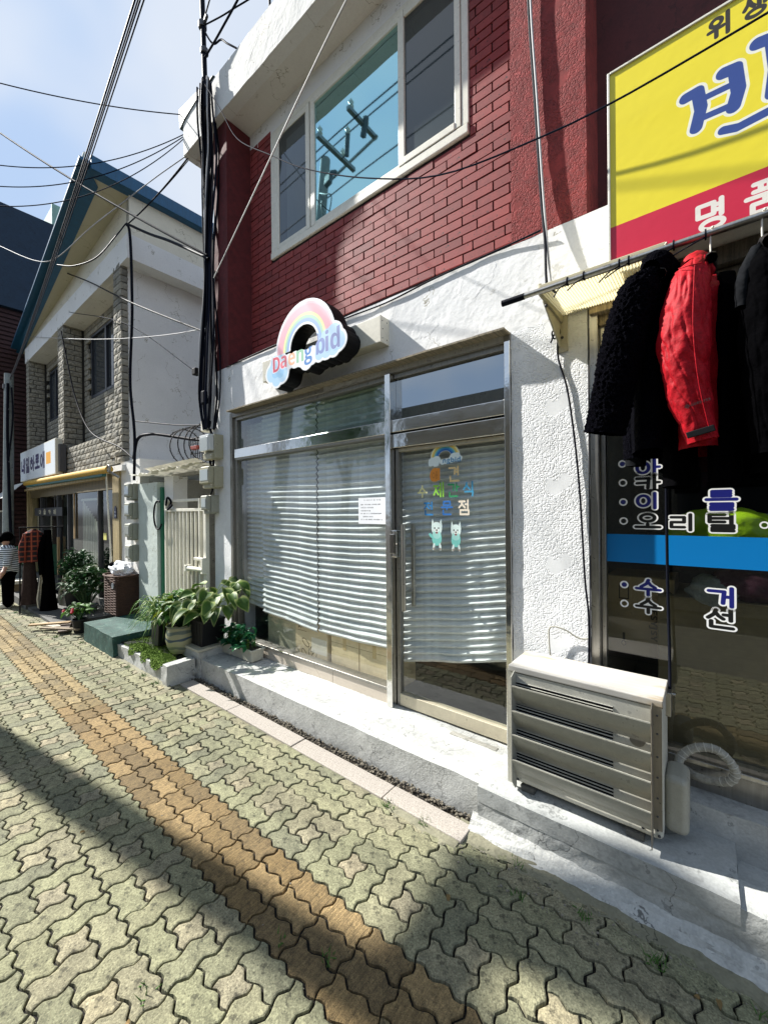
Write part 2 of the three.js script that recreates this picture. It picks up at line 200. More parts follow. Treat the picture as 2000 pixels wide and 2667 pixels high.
// ---------------------------------------------------------------- materials
const mat = (o) => new THREE.MeshStandardMaterial({ roughness: 0.8, metalness: 0, ...o });
const phys = (o) => new THREE.MeshPhysicalMaterial({ roughness: 0.5, metalness: 0, ...o });
const col = (r, g, b) => new THREE.Color().setRGB(r, g, b);
const M = {
  stucco: mat({ map: T.stuccoC, bumpMap: T.stuccoB, bumpScale: 0.0027, roughness: 0.92 }),
  plaster: mat({ map: T.plasterC, bumpMap: T.plasterB, bumpScale: 0.004, roughness: 0.88 }),
  redStucco: mat({ map: T.redC, bumpMap: T.stuccoB, bumpScale: 0.0055, roughness: 0.9 }),
  redBrick: [0, 1, 2, 3, 4].map((k) => mat({ color: col([0.27, 0.30, 0.325, 0.285, 0.235][k], [0.040, 0.043, 0.049, 0.037, 0.035][k], [0.036, 0.038, 0.043, 0.034, 0.032][k]), map: resized(T.brickC, 0.7 + 0.11 * k), roughness: 0.72, bumpMap: T.grainB, bumpScale: 0.0006 })),
  redMortar: mat({ color: col(0.02, 0.006, 0.007), roughness: 0.95, map: T.concC }),
  white: mat({ color: col(0.95, 0.94, 0.91), map: T.plasterC, bumpMap: T.plasterB, bumpScale: 0.002, roughness: 0.75 }),
  whitePaint: mat({ color: col(0.6, 0.61, 0.61), map: T.concC, bumpMap: T.concB, bumpScale: 0.003, roughness: 0.7 }),
  cream: mat({ color: col(0.9, 0.84, 0.68), map: T.plasterC, bumpMap: T.plasterB, bumpScale: 0.002 }),
  conc: mat({ color: col(0.42, 0.41, 0.38), map: T.concC, bumpMap: T.concB, bumpScale: 0.004 }),
  darkConc: mat({ color: col(0.12, 0.12, 0.115), map: T.concC, bumpMap: T.concB, bumpScale: 0.003 }),
  granite: mat({ color: col(0.62, 0.59, 0.545), map: T.granC, bumpMap: T.grainB, bumpScale: 0.0015, roughness: 0.8 }),
  joint: mat({ color: col(0.05, 0.048, 0.04), map: T.soilC, bumpMap: T.grainB, bumpScale: 0.004, roughness: 1 }),
  soil: mat({ color: col(0.16, 0.13, 0.1), map: T.soilC, bumpMap: T.grainB, bumpScale: 0.01, roughness: 1 }),
  steel: mat({ color: col(0.72, 0.71, 0.68), metalness: 1, roughness: 1, roughnessMap: T.steelR, bumpMap: T.steelB, bumpScale: 0.004 }),
  brushed: mat({ color: col(0.72, 0.71, 0.68), metalness: 1, roughness: 0.36, map: T.alumC }),
  alum: mat({ color: col(0.5, 0.49, 0.46), metalness: 0.75, roughness: 0.42, map: T.alumC }),
  acPaint: mat({ color: col(0.74, 0.745, 0.74), map: T.plastC, roughness: 0.5 }),
  acTop: mat({ color: col(0.6, 0.575, 0.52), map: T.topC, roughness: 0.6 }),
  louvre: mat({ color: col(0.54, 0.55, 0.555), map: T.plastC, roughness: 0.42, metalness: 0.1 }),
  pvcWhite: mat({ color: col(1, 1, 0.99), map: T.plastC, roughness: 0.42 }),
  black: phys({ color: col(0.008, 0.008, 0.009), roughness: 0.6, specularIntensity: 0.25 }),
  rubber: phys({ color: col(0.006, 0.007, 0.012), roughness: 0.6, specularIntensity: 0.2, specularColor: col(0.4, 0.4, 0.45) }),
  cableWhite: mat({ color: col(0.36, 0.36, 0.36), roughness: 0.7 }),
  cableGrey: phys({ color: col(0.012, 0.015, 0.027), roughness: 0.8, specularIntensity: 0.1, specularColor: col(0.3, 0.3, 0.35) }),
  meter: mat({ color: col(0.52, 0.51, 0.42), map: T.plastC, roughness: 0.45 }),
  meterGlass: phys({ color: col(0.32, 0.35, 0.33), roughness: 0.12, clearcoat: 1, clearcoatRoughness: 0.06 }),
  glass: phys({ color: col(0.93, 0.965, 0.955), transmission: 1, roughness: 0.015, thickness: 0, ior: 1.75 }),
  tinted: phys({ color: col(0.62, 0.68, 0.66), transmission: 1, roughness: 0.012, thickness: 0, ior: 1.75 }),
  mirrorPane: mat({ color: col(0.33, 0.36, 0.38), metalness: 1, roughness: 0.015 }),
  film: mat({ color: col(0.33, 0.60, 0.66), metalness: 1, roughness: 0.025 }),
  screen: mat({ color: col(0.11, 0.13, 0.14), roughness: 0.4 }),
  darkRoom: mat({ color: col(0.03, 0.031, 0.031), roughness: 0.9 }),
  room: mat({ color: col(0.07, 0.075, 0.072), roughness: 0.9 }),
  blind: phys({ color: col(0.92, 0.95, 0.955), map: T.paperC, roughness: 0.95 }),
  card: mat({ color: col(0.42, 0.31, 0.18), map: T.cardC, roughness: 0.9 }),
  cardPale: mat({ color: col(0.95, 0.82, 0.56), map: T.cardC, roughness: 0.9 }),
  tape: mat({ color: col(0.5, 0.36, 0.16), roughness: 0.35 }),
  paper: mat({ color: col(0.78, 0.79, 0.8), map: T.paperC, roughness: 0.9 }),
  marble: mat({ color: col(0.66, 0.58, 0.48), map: T.plasterC, roughness: 0.35 }),
  green: mat({ map: T.greenC, bumpMap: T.concB, bumpScale: 0.003, roughness: 0.7 }),
  greenEdge: mat({ color: col(0.02, 0.17, 0.09), roughness: 0.5 }),
  roofBlue: mat({ color: col(0.012, 0.14, 0.31), map: T.alumC, roughness: 0.45 }),
  navy: mat({ color: col(0.014, 0.04, 0.08), map: T.concC, roughness: 0.75 }),
  darkRed: mat({ color: col(0.075, 0.03, 0.033), map: T.stoneC, bumpMap: T.stoneB, bumpScale: 0.004, roughness: 0.85 }),
  greenPanel: phys({ color: col(0.32, 0.5, 0.42), roughness: 0.5, transmission: 0.3, thickness: 0 }),
  stone: [0, 1, 2, 3].map((k) => mat({ color: col([0.74, 0.64, 0.86, 0.55][k], [0.71, 0.63, 0.82, 0.54][k], [0.63, 0.57, 0.72, 0.50][k]), map: T.stoneC, bumpMap: T.stoneB, bumpScale: 0.004, roughness: 0.9 })),
  stoneMix: mat({ color: col(0.7, 0.675, 0.61), map: T.stoneC, bumpMap: T.stoneB, bumpScale: 0.008, roughness: 0.9 }),
  mortar: mat({ color: col(0.05, 0.048, 0.044), map: T.concC, roughness: 0.95 }),
  soot: mat({ color: col(0.06, 0.06, 0.065), roughness: 0.6 }),
  yellow: mat({ color: col(0.86, 0.66, 0.02), roughness: 0.45 }),
  awnYellow: mat({ color: col(0.72, 0.43, 0.05), map: T.clothC, roughness: 0.7 }),
  awnWhite: mat({ color: col(0.7, 0.7, 0.66), map: T.clothC, roughness: 0.85 }),
  teal: mat({ color: col(0.02, 0.12, 0.12), roughness: 0.6 }),
  woodPale: mat({ color: col(0.62, 0.47, 0.28), map: T.woodC, roughness: 0.6 }),
  woodDark: mat({ color: col(0.1, 0.065, 0.05), map: T.woodC, roughness: 0.65 }),
  woodGrey: mat({ color: col(0.38, 0.34, 0.3), map: T.woodC, roughness: 0.8, bumpMap: T.concB, bumpScale: 0.002 }),
  wicker: mat({ map: T.wickC, roughness: 0.8, bumpMap: T.fleeceB, bumpScale: 0.004 }),
  bagPlastic: phys({ color: col(0.75, 0.76, 0.78), roughness: 0.32, transmission: 0.25, thickness: 0, bumpMap: T.clothB, bumpScale: 0.01 }),
  potBlack: phys({ color: col(0.012, 0.013, 0.015), roughness: 0.42, specularIntensity: 0.5 }),
  potWhite: mat({ color: col(0.7, 0.69, 0.65), map: T.plastC, roughness: 0.5 }),
  potGrey: mat({ color: col(0.16, 0.19, 0.21), map: T.concC, roughness: 0.7 }),
  rust: mat({ color: col(0.06, 0.045, 0.04), map: T.soilC, metalness: 0.3, roughness: 0.75 }),
  fleece: phys({ specularIntensity: 0.05, specularColor: col(0.15, 0.15, 0.18), color: col(0.005, 0.005, 0.008), map: T.clothC, bumpMap: T.fleeceB, bumpScale: 0.02, roughness: 1 }),
  redCloth: phys({ specularIntensity: 0.3, color: col(0.5, 0.006, 0.016), map: T.clothC, bumpMap: T.clothB, bumpScale: 0.012, roughness: 0.62, sheen: 0.3, sheenRoughness: 0.5 }),
  blackCloth: phys({ specularIntensity: 0.02, specularColor: col(0.03, 0.03, 0.03), color: col(0.0025, 0.0025, 0.003), map: T.clothC, bumpMap: T.clothB, bumpScale: 0.01, roughness: 0.9 }),
  darkGreyCloth: phys({ specularIntensity: 0.1, specularColor: col(0.3, 0.3, 0.3), color: col(0.012, 0.013, 0.015), map: T.clothC, bumpMap: T.clothB, bumpScale: 0.01, roughness: 0.9 }),
  brownCloth: phys({ specularIntensity: 0.1, color: col(0.05, 0.034, 0.03), map: T.clothC, roughness: 0.95, bumpMap: T.clothB, bumpScale: 0.01 }),
  creamCloth: mat({ color: col(0.66, 0.61, 0.48), map: T.clothC, roughness: 0.95, bumpMap: T.clothB, bumpScale: 0.008 }),
  skin: mat({ color: col(0.42, 0.24, 0.17), roughness: 0.6 }),
  pelmet: phys({ color: col(0.92, 0.85, 0.58), roughness: 0.9, transmission: 0.5, thickness: 0 }),
  blueBand: mat({ color: col(0.0, 0.17, 0.47), roughness: 0.35 }),
  limeBag: phys({ color: col(0.55, 0.8, 0.03), roughness: 0.3, bumpMap: T.clothB, bumpScale: 0.01 }),
  moss: mat({ color: col(0.13, 0.21, 0.03), roughness: 1, side: THREE.DoubleSide }),
  chromeDark: mat({ color: col(0.3, 0.29, 0.27), metalness: 1, roughness: 0.12, bumpMap: T.steelB, bumpScale: 0.003 }),
};
const leafMat = (r, g, b, o = {}) => phys({ color: col(r, g, b), roughness: 0.55, specularIntensity: 0.35, transmission: 0.4, thickness: 0, side: THREE.DoubleSide, ...o });
Object.assign(M, {
  leafDeep: leafMat(0.03, 0.10, 0.03), leafMid: leafMat(0.11, 0.25, 0.045), leafPothos: leafMat(0.025, 0.16, 0.055, { roughness: 0.3 }), leafPothos2: leafMat(0.012, 0.09, 0.045, { roughness: 0.3 }),
  leafSpider: leafMat(0.14, 0.26, 0.06), leafPale: leafMat(0.34, 0.42, 0.16), leafYellow: leafMat(0.34, 0.42, 0.04), leafDark: leafMat(0.02, 0.055, 0.02, { specularIntensity: 0.15 }), petal: leafMat(0.55, 0.02, 0.05), leafDusty: leafMat(0.06, 0.11, 0.04, { specularIntensity: 0.15 }),
});

// ---------------------------------------------------------------- drawn print: Hangul from strokes, atlases
const JAMO = {
  ㄱ: [[[0, .08], [1, .08], [.92, 1]]], ㄴ: [[[0, 0], [0, .92], [1, .92]]], ㄷ: [[[1, .08], [0, .08], [0, .92], [1, .92]]], ㄹ: [[[0, .04], [1, .04], [1, .5], [0, .5], [0, .96], [1, .96]]],
  ㅁ: [[[0, .05], [1, .05], [1, .95], [0, .95], [0, .05]]], ㅂ: [[[0, 0], [0, .95], [1, .95], [1, 0]], [[0, .48], [1, .48]]], ㅅ: [[[.52, 0], [.4, .5], [0, 1]], [[.5, .3], [.7, .7], [1, 1]]],
  ㅇ: 'o', ㅈ: [[[0, .06], [1, .06]], [[.52, .06], [.4, .55], [0, 1]], [[.5, .4], [.7, .75], [1, 1]]], ㅋ: [[[0, .08], [1, .08], [.92, 1]], [[0, .52], [.95, .5]]],
  ㅌ: [[[1, .05], [0, .05], [0, .95], [1, .95]], [[0, .5], [1, .5]]], ㅍ: [[[0, .06], [1, .06]], [[0, .94], [1, .94]], [[.3, .06], [.3, .94]], [[.7, .06], [.7, .94]]], ㅎ: [[[.35, -.05], [.65, -.05]], [[0, .2], [1, .2]], 'o2'],
};
const CHO = ['ㄱ', 'ㄱ', 'ㄴ', 'ㄷ', 'ㄷ', 'ㄹ', 'ㅁ', 'ㅂ', 'ㅂ', 'ㅅ', 'ㅅ', 'ㅇ', 'ㅈ', 'ㅈ', 'ㅈ', 'ㅋ', 'ㅌ', 'ㅍ', 'ㅎ'];
const JONG = ['', 'ㄱ', 'ㄱ', 'ㄱ', 'ㄴ', 'ㄴ', 'ㄴ', 'ㄷ', 'ㄹ', 'ㄹ', 'ㄹ', 'ㄹ', 'ㄹ', 'ㄹ', 'ㄹ', 'ㄹ', 'ㅁ', 'ㅂ', 'ㅂ', 'ㅅ', 'ㅅ', 'ㅇ', 'ㅈ', 'ㅈ', 'ㅋ', 'ㅌ', 'ㅍ', 'ㅎ'];
function hangul(ch, X, Y, W, H) {                            // list of polylines in canvas pixels
  const c = ch.charCodeAt(0) - 0xac00, ci = (c / 588) | 0, vi = ((c % 588) / 28) | 0, ji = c % 28, out = [];
  const put = (j, x, y, w, h) => { const oval = (cy, ry) => { const a = []; for (let k = 0; k <= 28; k++) { const t = k / 28 * Math.PI * 2; a.push([X + (x + w * (0.5 + 0.5 * Math.sin(t))) * W, Y + (y + h * (cy - ry * Math.cos(t))) * H]); } out.push(a); };
    if (JAMO[j] === 'o') return oval(0.5, 0.5); for (const s of JAMO[j]) s === 'o2' ? oval(0.68, 0.32) : out.push(s.map((q) => [X + (x + q[0] * w) * W, Y + (y + q[1] * h) * H])); };
  const ln = (...a) => out.push(a.map((q) => [X + q[0] * W, Y + q[1] * H]));
  const fin2 = ji > 0, vert = [0, 1, 2, 3, 4, 5, 6, 7, 20].includes(vi), hor = [8, 12, 13, 17, 18].includes(vi), vh = fin2 ? 0.56 : 0.96;
  if (vert) {
    const dbl = [1, 3, 5, 7].includes(vi);
    put(CHO[ci], 0.06, fin2 ? 0.06 : 0.16, dbl ? 0.4 : 0.5, fin2 ? 0.44 : 0.66);
    const x1 = dbl ? 0.66 : 0.8, my = fin2 ? 0.28 : 0.48, d = 0.09;
    ln([x1, 0.02], [x1, vh]); if (dbl) ln([0.9, 0], [0.9, vh]);
    if (vi === 0) ln([x1, my], [1, my]); if (vi === 1) ln([x1, my], [0.9, my]); if (vi === 4) ln([x1, my], [0.58, my]); if (vi === 5) ln([x1, my], [0.5, my]);
    if (vi === 6) { ln([x1, my - d], [0.58, my - d]); ln([x1, my + d], [0.58, my + d]); } if (vi === 2) { ln([x1, my - d], [1, my - d]); ln([x1, my + d], [1, my + d]); }
  } else if (hor) {
    put(CHO[ci], 0.2, fin2 ? 0.0 : 0.04, 0.6, fin2 ? 0.28 : 0.46); const y = fin2 ? 0.44 : vi === 13 ? 0.62 : 0.86; ln([0, y], [1, y]);
    if (vi === 8) ln([0.5, y], [0.5, y - 0.2]); if (vi === 13) ln([0.5, y], [0.5, fin2 ? y + 0.14 : 1]);
  } else {                                                   // ㅟ
    put(CHO[ci], 0.1, 0.06, 0.48, 0.36); ln([0, 0.58], [0.66, 0.56]); ln([0.34, 0.57], [0.34, 0.94]); ln([0.84, 0.0], [0.84, 1]);
  }
  if (fin2) put(JONG[ji], 0.16, 0.66, 0.7, 0.32);
  return out;
}
function strokeLines(ctx, lines, w, style) { ctx.lineWidth = w; ctx.strokeStyle = style; ctx.lineJoin = 'round'; ctx.lineCap = 'round'; for (const l of lines) { ctx.beginPath(); l.forEach((q, i) => (i ? ctx.lineTo(q[0], q[1]) : ctx.moveTo(q[0], q[1]))); ctx.stroke(); } }
function canvas(w, h, draw) { const c = document.createElement('canvas'); c.width = w; c.height = h; const x = c.getContext('2d'); draw(x, w, h); return c; }
function canvasTex(c) { const t = new THREE.CanvasTexture(c); t.colorSpace = THREE.SRGBColorSpace; t.magFilter = THREE.LinearFilter; t.generateMipmaps = true; t.minFilter = THREE.LinearMipmapLinearFilter; return t; }
const plate = (x0, x1, y0, y1, z, u0 = 0, u1 = 1, v0 = 0, v1 = 1) => { const g = new THREE.PlaneGeometry(x1 - x0, y1 - y0).translate((x0 + x1) / 2, (y0 + y1) / 2, z); const a = g.attributes.uv; for (let i = 0; i < a.count; i++) a.setXY(i, lerp(u0, u1, a.getX(i)), lerp(v0, v1, a.getY(i))); return keepUv(g); };
// ---------------------------------------------------------------- ground, pavement, kerb, steps
struct('ground', bx(-70, 40, -0.5, -0.07, -60, 60), M.joint);
{ // the far side of the lane beyond the pavers
  const road = struct('road', [bx(-60, 30, -0.06, -0.004, 2.74, 5.6)], mat({ color: col(0.13, 0.13, 0.115), map: T.grainC, bumpMap: T.grainB, bumpScale: 0.003, roughness: 0.95 }));
}
const U = 0.1045, GX = -1.704, GZ = 1.515, AMP = 0.0112;
{
  const walk = structGroup('pavement');
  obj('bedding', [bx(-20, 4, -0.066, -0.013, 0.02, 2.74)], M.joint, walk);
  const s = (t) => { const q = [[0, 0], [0.16, 0.75], [0.34, 1], [0.5, 0], [0.66, -1], [0.84, -0.75], [1, 0]]; for (let k = 1; k < q.length; k++) if (t <= q[k][0]) return lerp(q[k - 1][1], q[k][1], (t - q[k - 1][0]) / (q[k][0] - q[k - 1][0])); return 0; };
  const TS = [0, 0.16, 0.34, 0.5, 0.66, 0.84];
  function outline(w, h) { const p = []; // counter-clockwise seen in x,z
    for (let i = 0; i < w; i++) for (const t of TS) p.push([(i + t) * U, -AMP * s(t)]);
    for (let j = 0; j < h; j++) for (const t of TS) p.push([w * U + AMP * s(t), (j + t) * U]);
    for (let i = w; i > 0; i--) for (const t of TS) p.push([(i - t) * U, h * U - AMP * s(1 - t)]);
    for (let j = h; j > 0; j--) for (const t of TS) p.push([AMP * s(1 - t), (j - t) * U]);
    return p; }
  function inset(p, d) { const n = p.length; return p.map((q, i) => { const a = p[(i + n - 1) % n], b = p[(i + 1) % n]; let tx = b[0] - a[0], tz = b[1] - a[1]; const L = Math.hypot(tx, tz); return [q[0] - tz / L * d, q[1] + tx / L * d]; }); }
  function paverGeo(w, h, du, dv, gap) {
    const base = outline(w, h), o = inset(base, gap), m = inset(base, gap + 0.0022), q = inset(base, gap + 0.007), pos = [], n = o.length, cx = w * U / 2, cz = h * U / 2;
    const put = (a, y) => pos.push(a[0] - cx, y, a[1] - cz);
    const tri = THREE.ShapeUtils.triangulateShape(q.map((a) => new THREE.Vector2(a[0], a[1])), []);
    for (const [a, b, c] of tri) { const A = q[a], B = q[b], C = q[c]; const ar = (B[0] - A[0]) * (C[1] - A[1]) - (B[1] - A[1]) * (C[0] - A[0]); for (const z of ar > 0 ? [A, C, B] : [A, B, C]) put(z, 0); }
    for (let i = 0; i < n; i++) { const k = (i + 1) % n; const ring = (P, Q, y0, y1) => { put(P[i], y0); put(Q[k], y1); put(Q[i], y1); put(P[i], y0); put(P[k], y0); put(Q[k], y1); }; ring(q, m, 0, -0.0022); ring(m, o, -0.0022, -0.02); }
    const g = new THREE.BufferGeometry(); g.setAttribute('position', new THREE.Float32BufferAttribute(pos, 3)); g.computeVertexNormals();
    const uv = new Float32Array(pos.length / 3 * 2); for (let i = 0; i < uv.length / 2; i++) { uv[2 * i] = pos[3 * i] + du; uv[2 * i + 1] = pos[3 * i + 2] + dv; }
    g.setAttribute('uv', new THREE.BufferAttribute(uv, 2)); return g;
  }
  const VAR = 4, geos = {}; for (const [w, h] of [[1, 1], [2, 1], [1, 2]]) geos[w + '' + h] = Array.from({ length: VAR }, (_, k) => paverGeo(w, h, k * 0.13, k * 0.087, 0.0022 + 0.0011 * (k % 3)));
  const tone = { green: [[0.190, 0.184, 0.117], [0.168, 0.166, 0.108], [0.206, 0.197, 0.129], [0.200, 0.185, 0.126], [0.152, 0.151, 0.103], [0.195, 0.193, 0.122]], cream: [[0.27, 0.238, 0.16], [0.24, 0.216, 0.15], [0.255, 0.222, 0.155], [0.222, 0.2, 0.142]], tan: [[0.225, 0.168, 0.084], [0.19, 0.143, 0.072], [0.152, 0.117, 0.062], [0.248, 0.19, 0.1], [0.168, 0.125, 0.06]] };
  const mats = {}; for (const k in tone) mats[k] = tone[k].map((c) => mat({ color: col(c[0] / 0.6, c[1] / 0.6, c[2] / 0.6), map: k === 'tan' ? T.tanC : T.grainC, bumpMap: k === 'tan' ? T.tanB : T.grainB, bumpScale: k === 'tan' ? 0.006 : 0.0022, roughness: 0.93 }));
  const list = [];
  const add = (i, j, w, h, kind) => { const x = GX + (i + w / 2) * U, z = GZ + (j + h / 2) * U; if (x < -16 || x > 1.0 || z > 2.72 || z < 0.3) return; if (z < 0.62 && x > -4.15 && x < -1.0) return; list.push({ x, z, w, h, kind }); };
  const i0 = -138, i1 = 27;
  for (let i = i0; i < i1; i += 2) for (const j of [-3, -2, -1]) add(i, j, 2, 1, 'tan');
  const wheel = (a, b) => { add(a, b + 2, 2, 1, 'green'); add(a + 2, b + 1, 1, 2, 'green'); add(a + 1, b, 2, 1, 'green'); add(a, b, 1, 2, 'green'); add(a + 1, b + 1, 1, 1, 'cream'); };
  for (let a = -1 - 3 * 46; a < i1; a += 3) { for (let b = 0; b < 12; b += 3) wheel(a, b); wheel(a, -6); if (a < -14) wheel(a, -9); }
  for (let j = -13; j < -6; j++) for (let i = i0 + (j & 1); i < i1; i += 2) { if (j >= -9 && i < -15) continue; add(i, j, 2, 1, 'green'); }
  for (const p of list) { const q = V3(p.x, 0, p.z).project(camera), v = V3(p.x, 0, p.z).applyMatrix4(camera.matrixWorldInverse); p.d = v.z < -0.2 && Math.abs(q.x) < 1.08 && Math.abs(q.y) < 1.05 ? v.length() : 1e3 + v.length(); }
  list.sort((a, b) => a.d - b.d);
  const rest = [], E = new THREE.Euler();
  list.forEach((p, k) => {
    const tn = p.kind === 'tan' ? clamp((n3(p.x * 1.1, 2, p.z * 3) + 0.5 + rr(-0.35, 0.35)), 0, 0.999) : rnd(), ti = (tn * tone[p.kind].length) | 0, gi = (rnd() * VAR) | 0;
    const y = rr(-0.0032, 0.0018) + (p.z < 0.9 ? rr(-0.003, 0.003) : 0), rx = rr(-0.012, 0.012), rz = rr(-0.012, 0.012), ry = rr(-0.012, 0.012);
    const g = geos[p.w + '' + p.h][gi];
    if (k < 300 && p.d < 1000) { const m = new THREE.Mesh(g, mats[p.kind][ti]); m.name = 'paver'; m.position.set(p.x, y, p.z); m.rotation.set(rx, ry, rz); m.castShadow = m.receiveShadow = true; walk.add(m); }
    else { const c = g.clone().applyMatrix4(new THREE.Matrix4().compose(V3(p.x, y, p.z), new THREE.Quaternion().setFromEuler(E.set(rx, ry, rz)), V3(1, 1, 1))); const n = c.attributes.position.count, a = new Float32Array(n * 3), t = tone[p.kind][ti]; for (let q = 0; q < n; q++) { a[3 * q] = t[0] / 0.6; a[3 * q + 1] = t[1] / 0.6; a[3 * q + 2] = t[2] / 0.6; } c.setAttribute('color', new THREE.BufferAttribute(a, 3)); rest.push(c); }
  });
  const far = new THREE.Mesh(mergeGeometries(rest), mat({ vertexColors: true, map: T.grainC, bumpMap: T.grainB, bumpScale: 0.003, roughness: 0.93 })); far.name = 'paver_field'; far.userData.kind = 'stuff'; far.castShadow = far.receiveShadow = true; walk.add(far);
  // broken cement along the foot of the plinth and beside the kerb end
  const lip = (x0, x1, z0, z1, y, k) => flat(grid(90, 8, (u, v) => { const x = lerp(x0, x1, u), e = v === 1 ? 0.035 * n3(x * 9, 3, k) + 0.03 * n3(x * 27, 5, k) : 0; return [x, y * (1 - v * v) - 0.004 + 0.006 * n3(x * 14, v * 5, k), lerp(z0, z1, v) + e]; }));
  obj('cement_patch', [lip(1.2, -1.06, 0.47, 0.585, 0.016, 2), lip(-1.0, -1.45, 0.6, 0.665, 0.008, 7), lip(-4.05, -5.5, 0.69, 0.735, 0.014, 9)], mat({ color: col(0.30, 0.285, 0.205), map: T.concC, bumpMap: T.concB, bumpScale: 0.004, roughness: 0.95, side: THREE.DoubleSide }), walk);
}
{ // granite kerb strip, one stone after another
  const k = structGroup('kerb'); let x = -4.06; const L = [0.86, 0.86, 0.84, 0.52];
  for (const l of L) { const e = rr(-0.004, 0.004); obj('kerb_stone', [rb(x, x + l - 0.006, -0.06, 0.012 + e, 0.485, 0.615, 0.006, 1)], M.granite, k); x += l; }
}
{ // strip of bare soil and grit between kerb and step
  struct('soil', [flat(grid(120, 8, (u, v) => [lerp(-0.98, -4.3, u), -0.012 + 0.016 * n3(u * 120, v * 5, 1) + 0.01 * n3(u * 300, v * 9, 4), lerp(0.39, 0.52, v)]))], mat({ color: col(0.2, 0.175, 0.14), map: T.soilC, bumpMap: T.grainB, bumpScale: 0.008, roughness: 1, side: THREE.DoubleSide }));
  const stones = []; for (let i = 0; i < 900; i++) { const r = rr(0.003, 0.011), g = new THREE.IcosahedronGeometry(r, 0); g.scale(1, rr(0.5, 0.9), rr(0.7, 1.2)); g.rotateY(rr(0, 6)); g.translate(rr(-4.2, -1.0), rr(-0.006, 0.006), rr(0.4, 0.485)); stones.push(g); }
  const g = obj('gravel', stones, mat({ color: col(0.24, 0.21, 0.17), map: T.grainC, roughness: 1 })); g.userData.kind = 'stuff';
}
{ // front step of the treat shop
  const t = thing('front_step', 'long white painted concrete step under the treat shop glass', 'step', [-2.5, 0, 0.2]);
  obj('slab', [rough(-4.06, -0.968, -0.04, 0.2, -0.06, 0.41, 0.007, 0.06, 6)], M.whitePaint, t);
  obj('raised_end', [rough(-4.43, -4.05, -0.04, 0.262, -0.02, 0.425, 0.009, 0.05, 7)], M.whitePaint, t);
  obj('drain_pipe', [new THREE.CylinderGeometry(0.045, 0.05, 0.12, 20, 1, true).rotateX(Math.PI / 2).translate(-4.14, 0.062, 0.41)], mat({ color: col(0.5, 0.5, 0.48), map: T.concC, side: THREE.DoubleSide }), t);
  obj('drain_mouth', [new THREE.CylinderGeometry(0.041, 0.041, 0.02, 20).rotateX(Math.PI / 2).translate(-4.14, 0.062, 0.448)], M.black, t);
  obj('threshold_strip', [rb(-1.36, -1.03, 0.196, 0.206, 0.035, 0.075, 0.003, 1)], M.conc, t, 'grey metal strip below the door');
}
{ // raised bed in front of the gate
  const t = thing('raised_bed', 'low rough white concrete bed with moss beside the green platform', 'planter', [-4.8, 0, 0.5]);
  obj('rim', [rough(-5.47, -4.2, -0.04, 0.15, 0.635, 0.70, 0.014, 0.035, 5), rough(-4.21, -4.108, -0.04, 0.2, 0.44, 0.715, 0.012, 0.035, 5)], M.whitePaint, t);
  obj('bed_floor', [rough(-5.47, -4.19, -0.03, 0.165, 0.0, 0.66, 0.014, 0.05, 6)], mat({ color: col(0.05, 0.085, 0.05), map: T.soilC, roughness: 1 }), t);
  const blades = [], sph = []; for (let i = 0; i < 5200; i++) { const x = rr(-5.45, -4.15), z = rr(0.3, 0.7) , dens = n3(x * 3, 0, z * 4) + (x > -4.95 ? 0.25 : -0.02); if (dens < rr(-0.25, 0.35)) continue; if (z > 0.66 + 0.05 * n3(x * 7, 1, 1)) continue; const yb = 0.158, h = rr(0.01, 0.035); const g = new THREE.ConeGeometry(0.0045, h, 3); g.rotateX(rr(-0.9, 0.9)); g.rotateZ(rr(-0.9, 0.9)); g.translate(x, yb + h * 0.35 + 0.015 * Math.max(0, n3(x * 8, 2, z * 8)), z); blades.push(g); }
  for (let i = 0; i < 5200; i++) { const k = rnd(), cx = k < 0.55 ? -4.42 : k < 0.8 ? -4.72 : -5.05, sx = k < 0.55 ? 0.2 : 0.13, a = rr(0, 6.28), r = Math.sqrt(rnd()), x = cx + Math.cos(a) * r * sx, z = 0.62 + Math.sin(a) * r * 0.1, over = Math.max(0, z - 0.69), h = rr(0.012, 0.03), y = 0.165 + 0.055 * (1 - r * r) * (k < 0.55 ? 1 : 0.7) - over * 2.2; const g = new THREE.ConeGeometry(0.006, h, 3); g.rotateX(rr(-1.1, 1.1)); g.rotateZ(rr(-1.1, 1.1)); g.translate(x, y + h * 0.2, Math.min(z, 0.715)); blades.push(g); }
  const m = obj('moss', blades, M.moss, t); m.userData.kind = 'stuff';
}
{ const t = thing('painted_platform', 'green painted concrete platform below the wicker basket', 'platform', [-6, 0, 0.4]);
  obj('slab', [rough(-6.52, -5.46, -0.04, 0.24, 0.02, 0.755, 0.008, 0.06, 6)], M.green, t); }
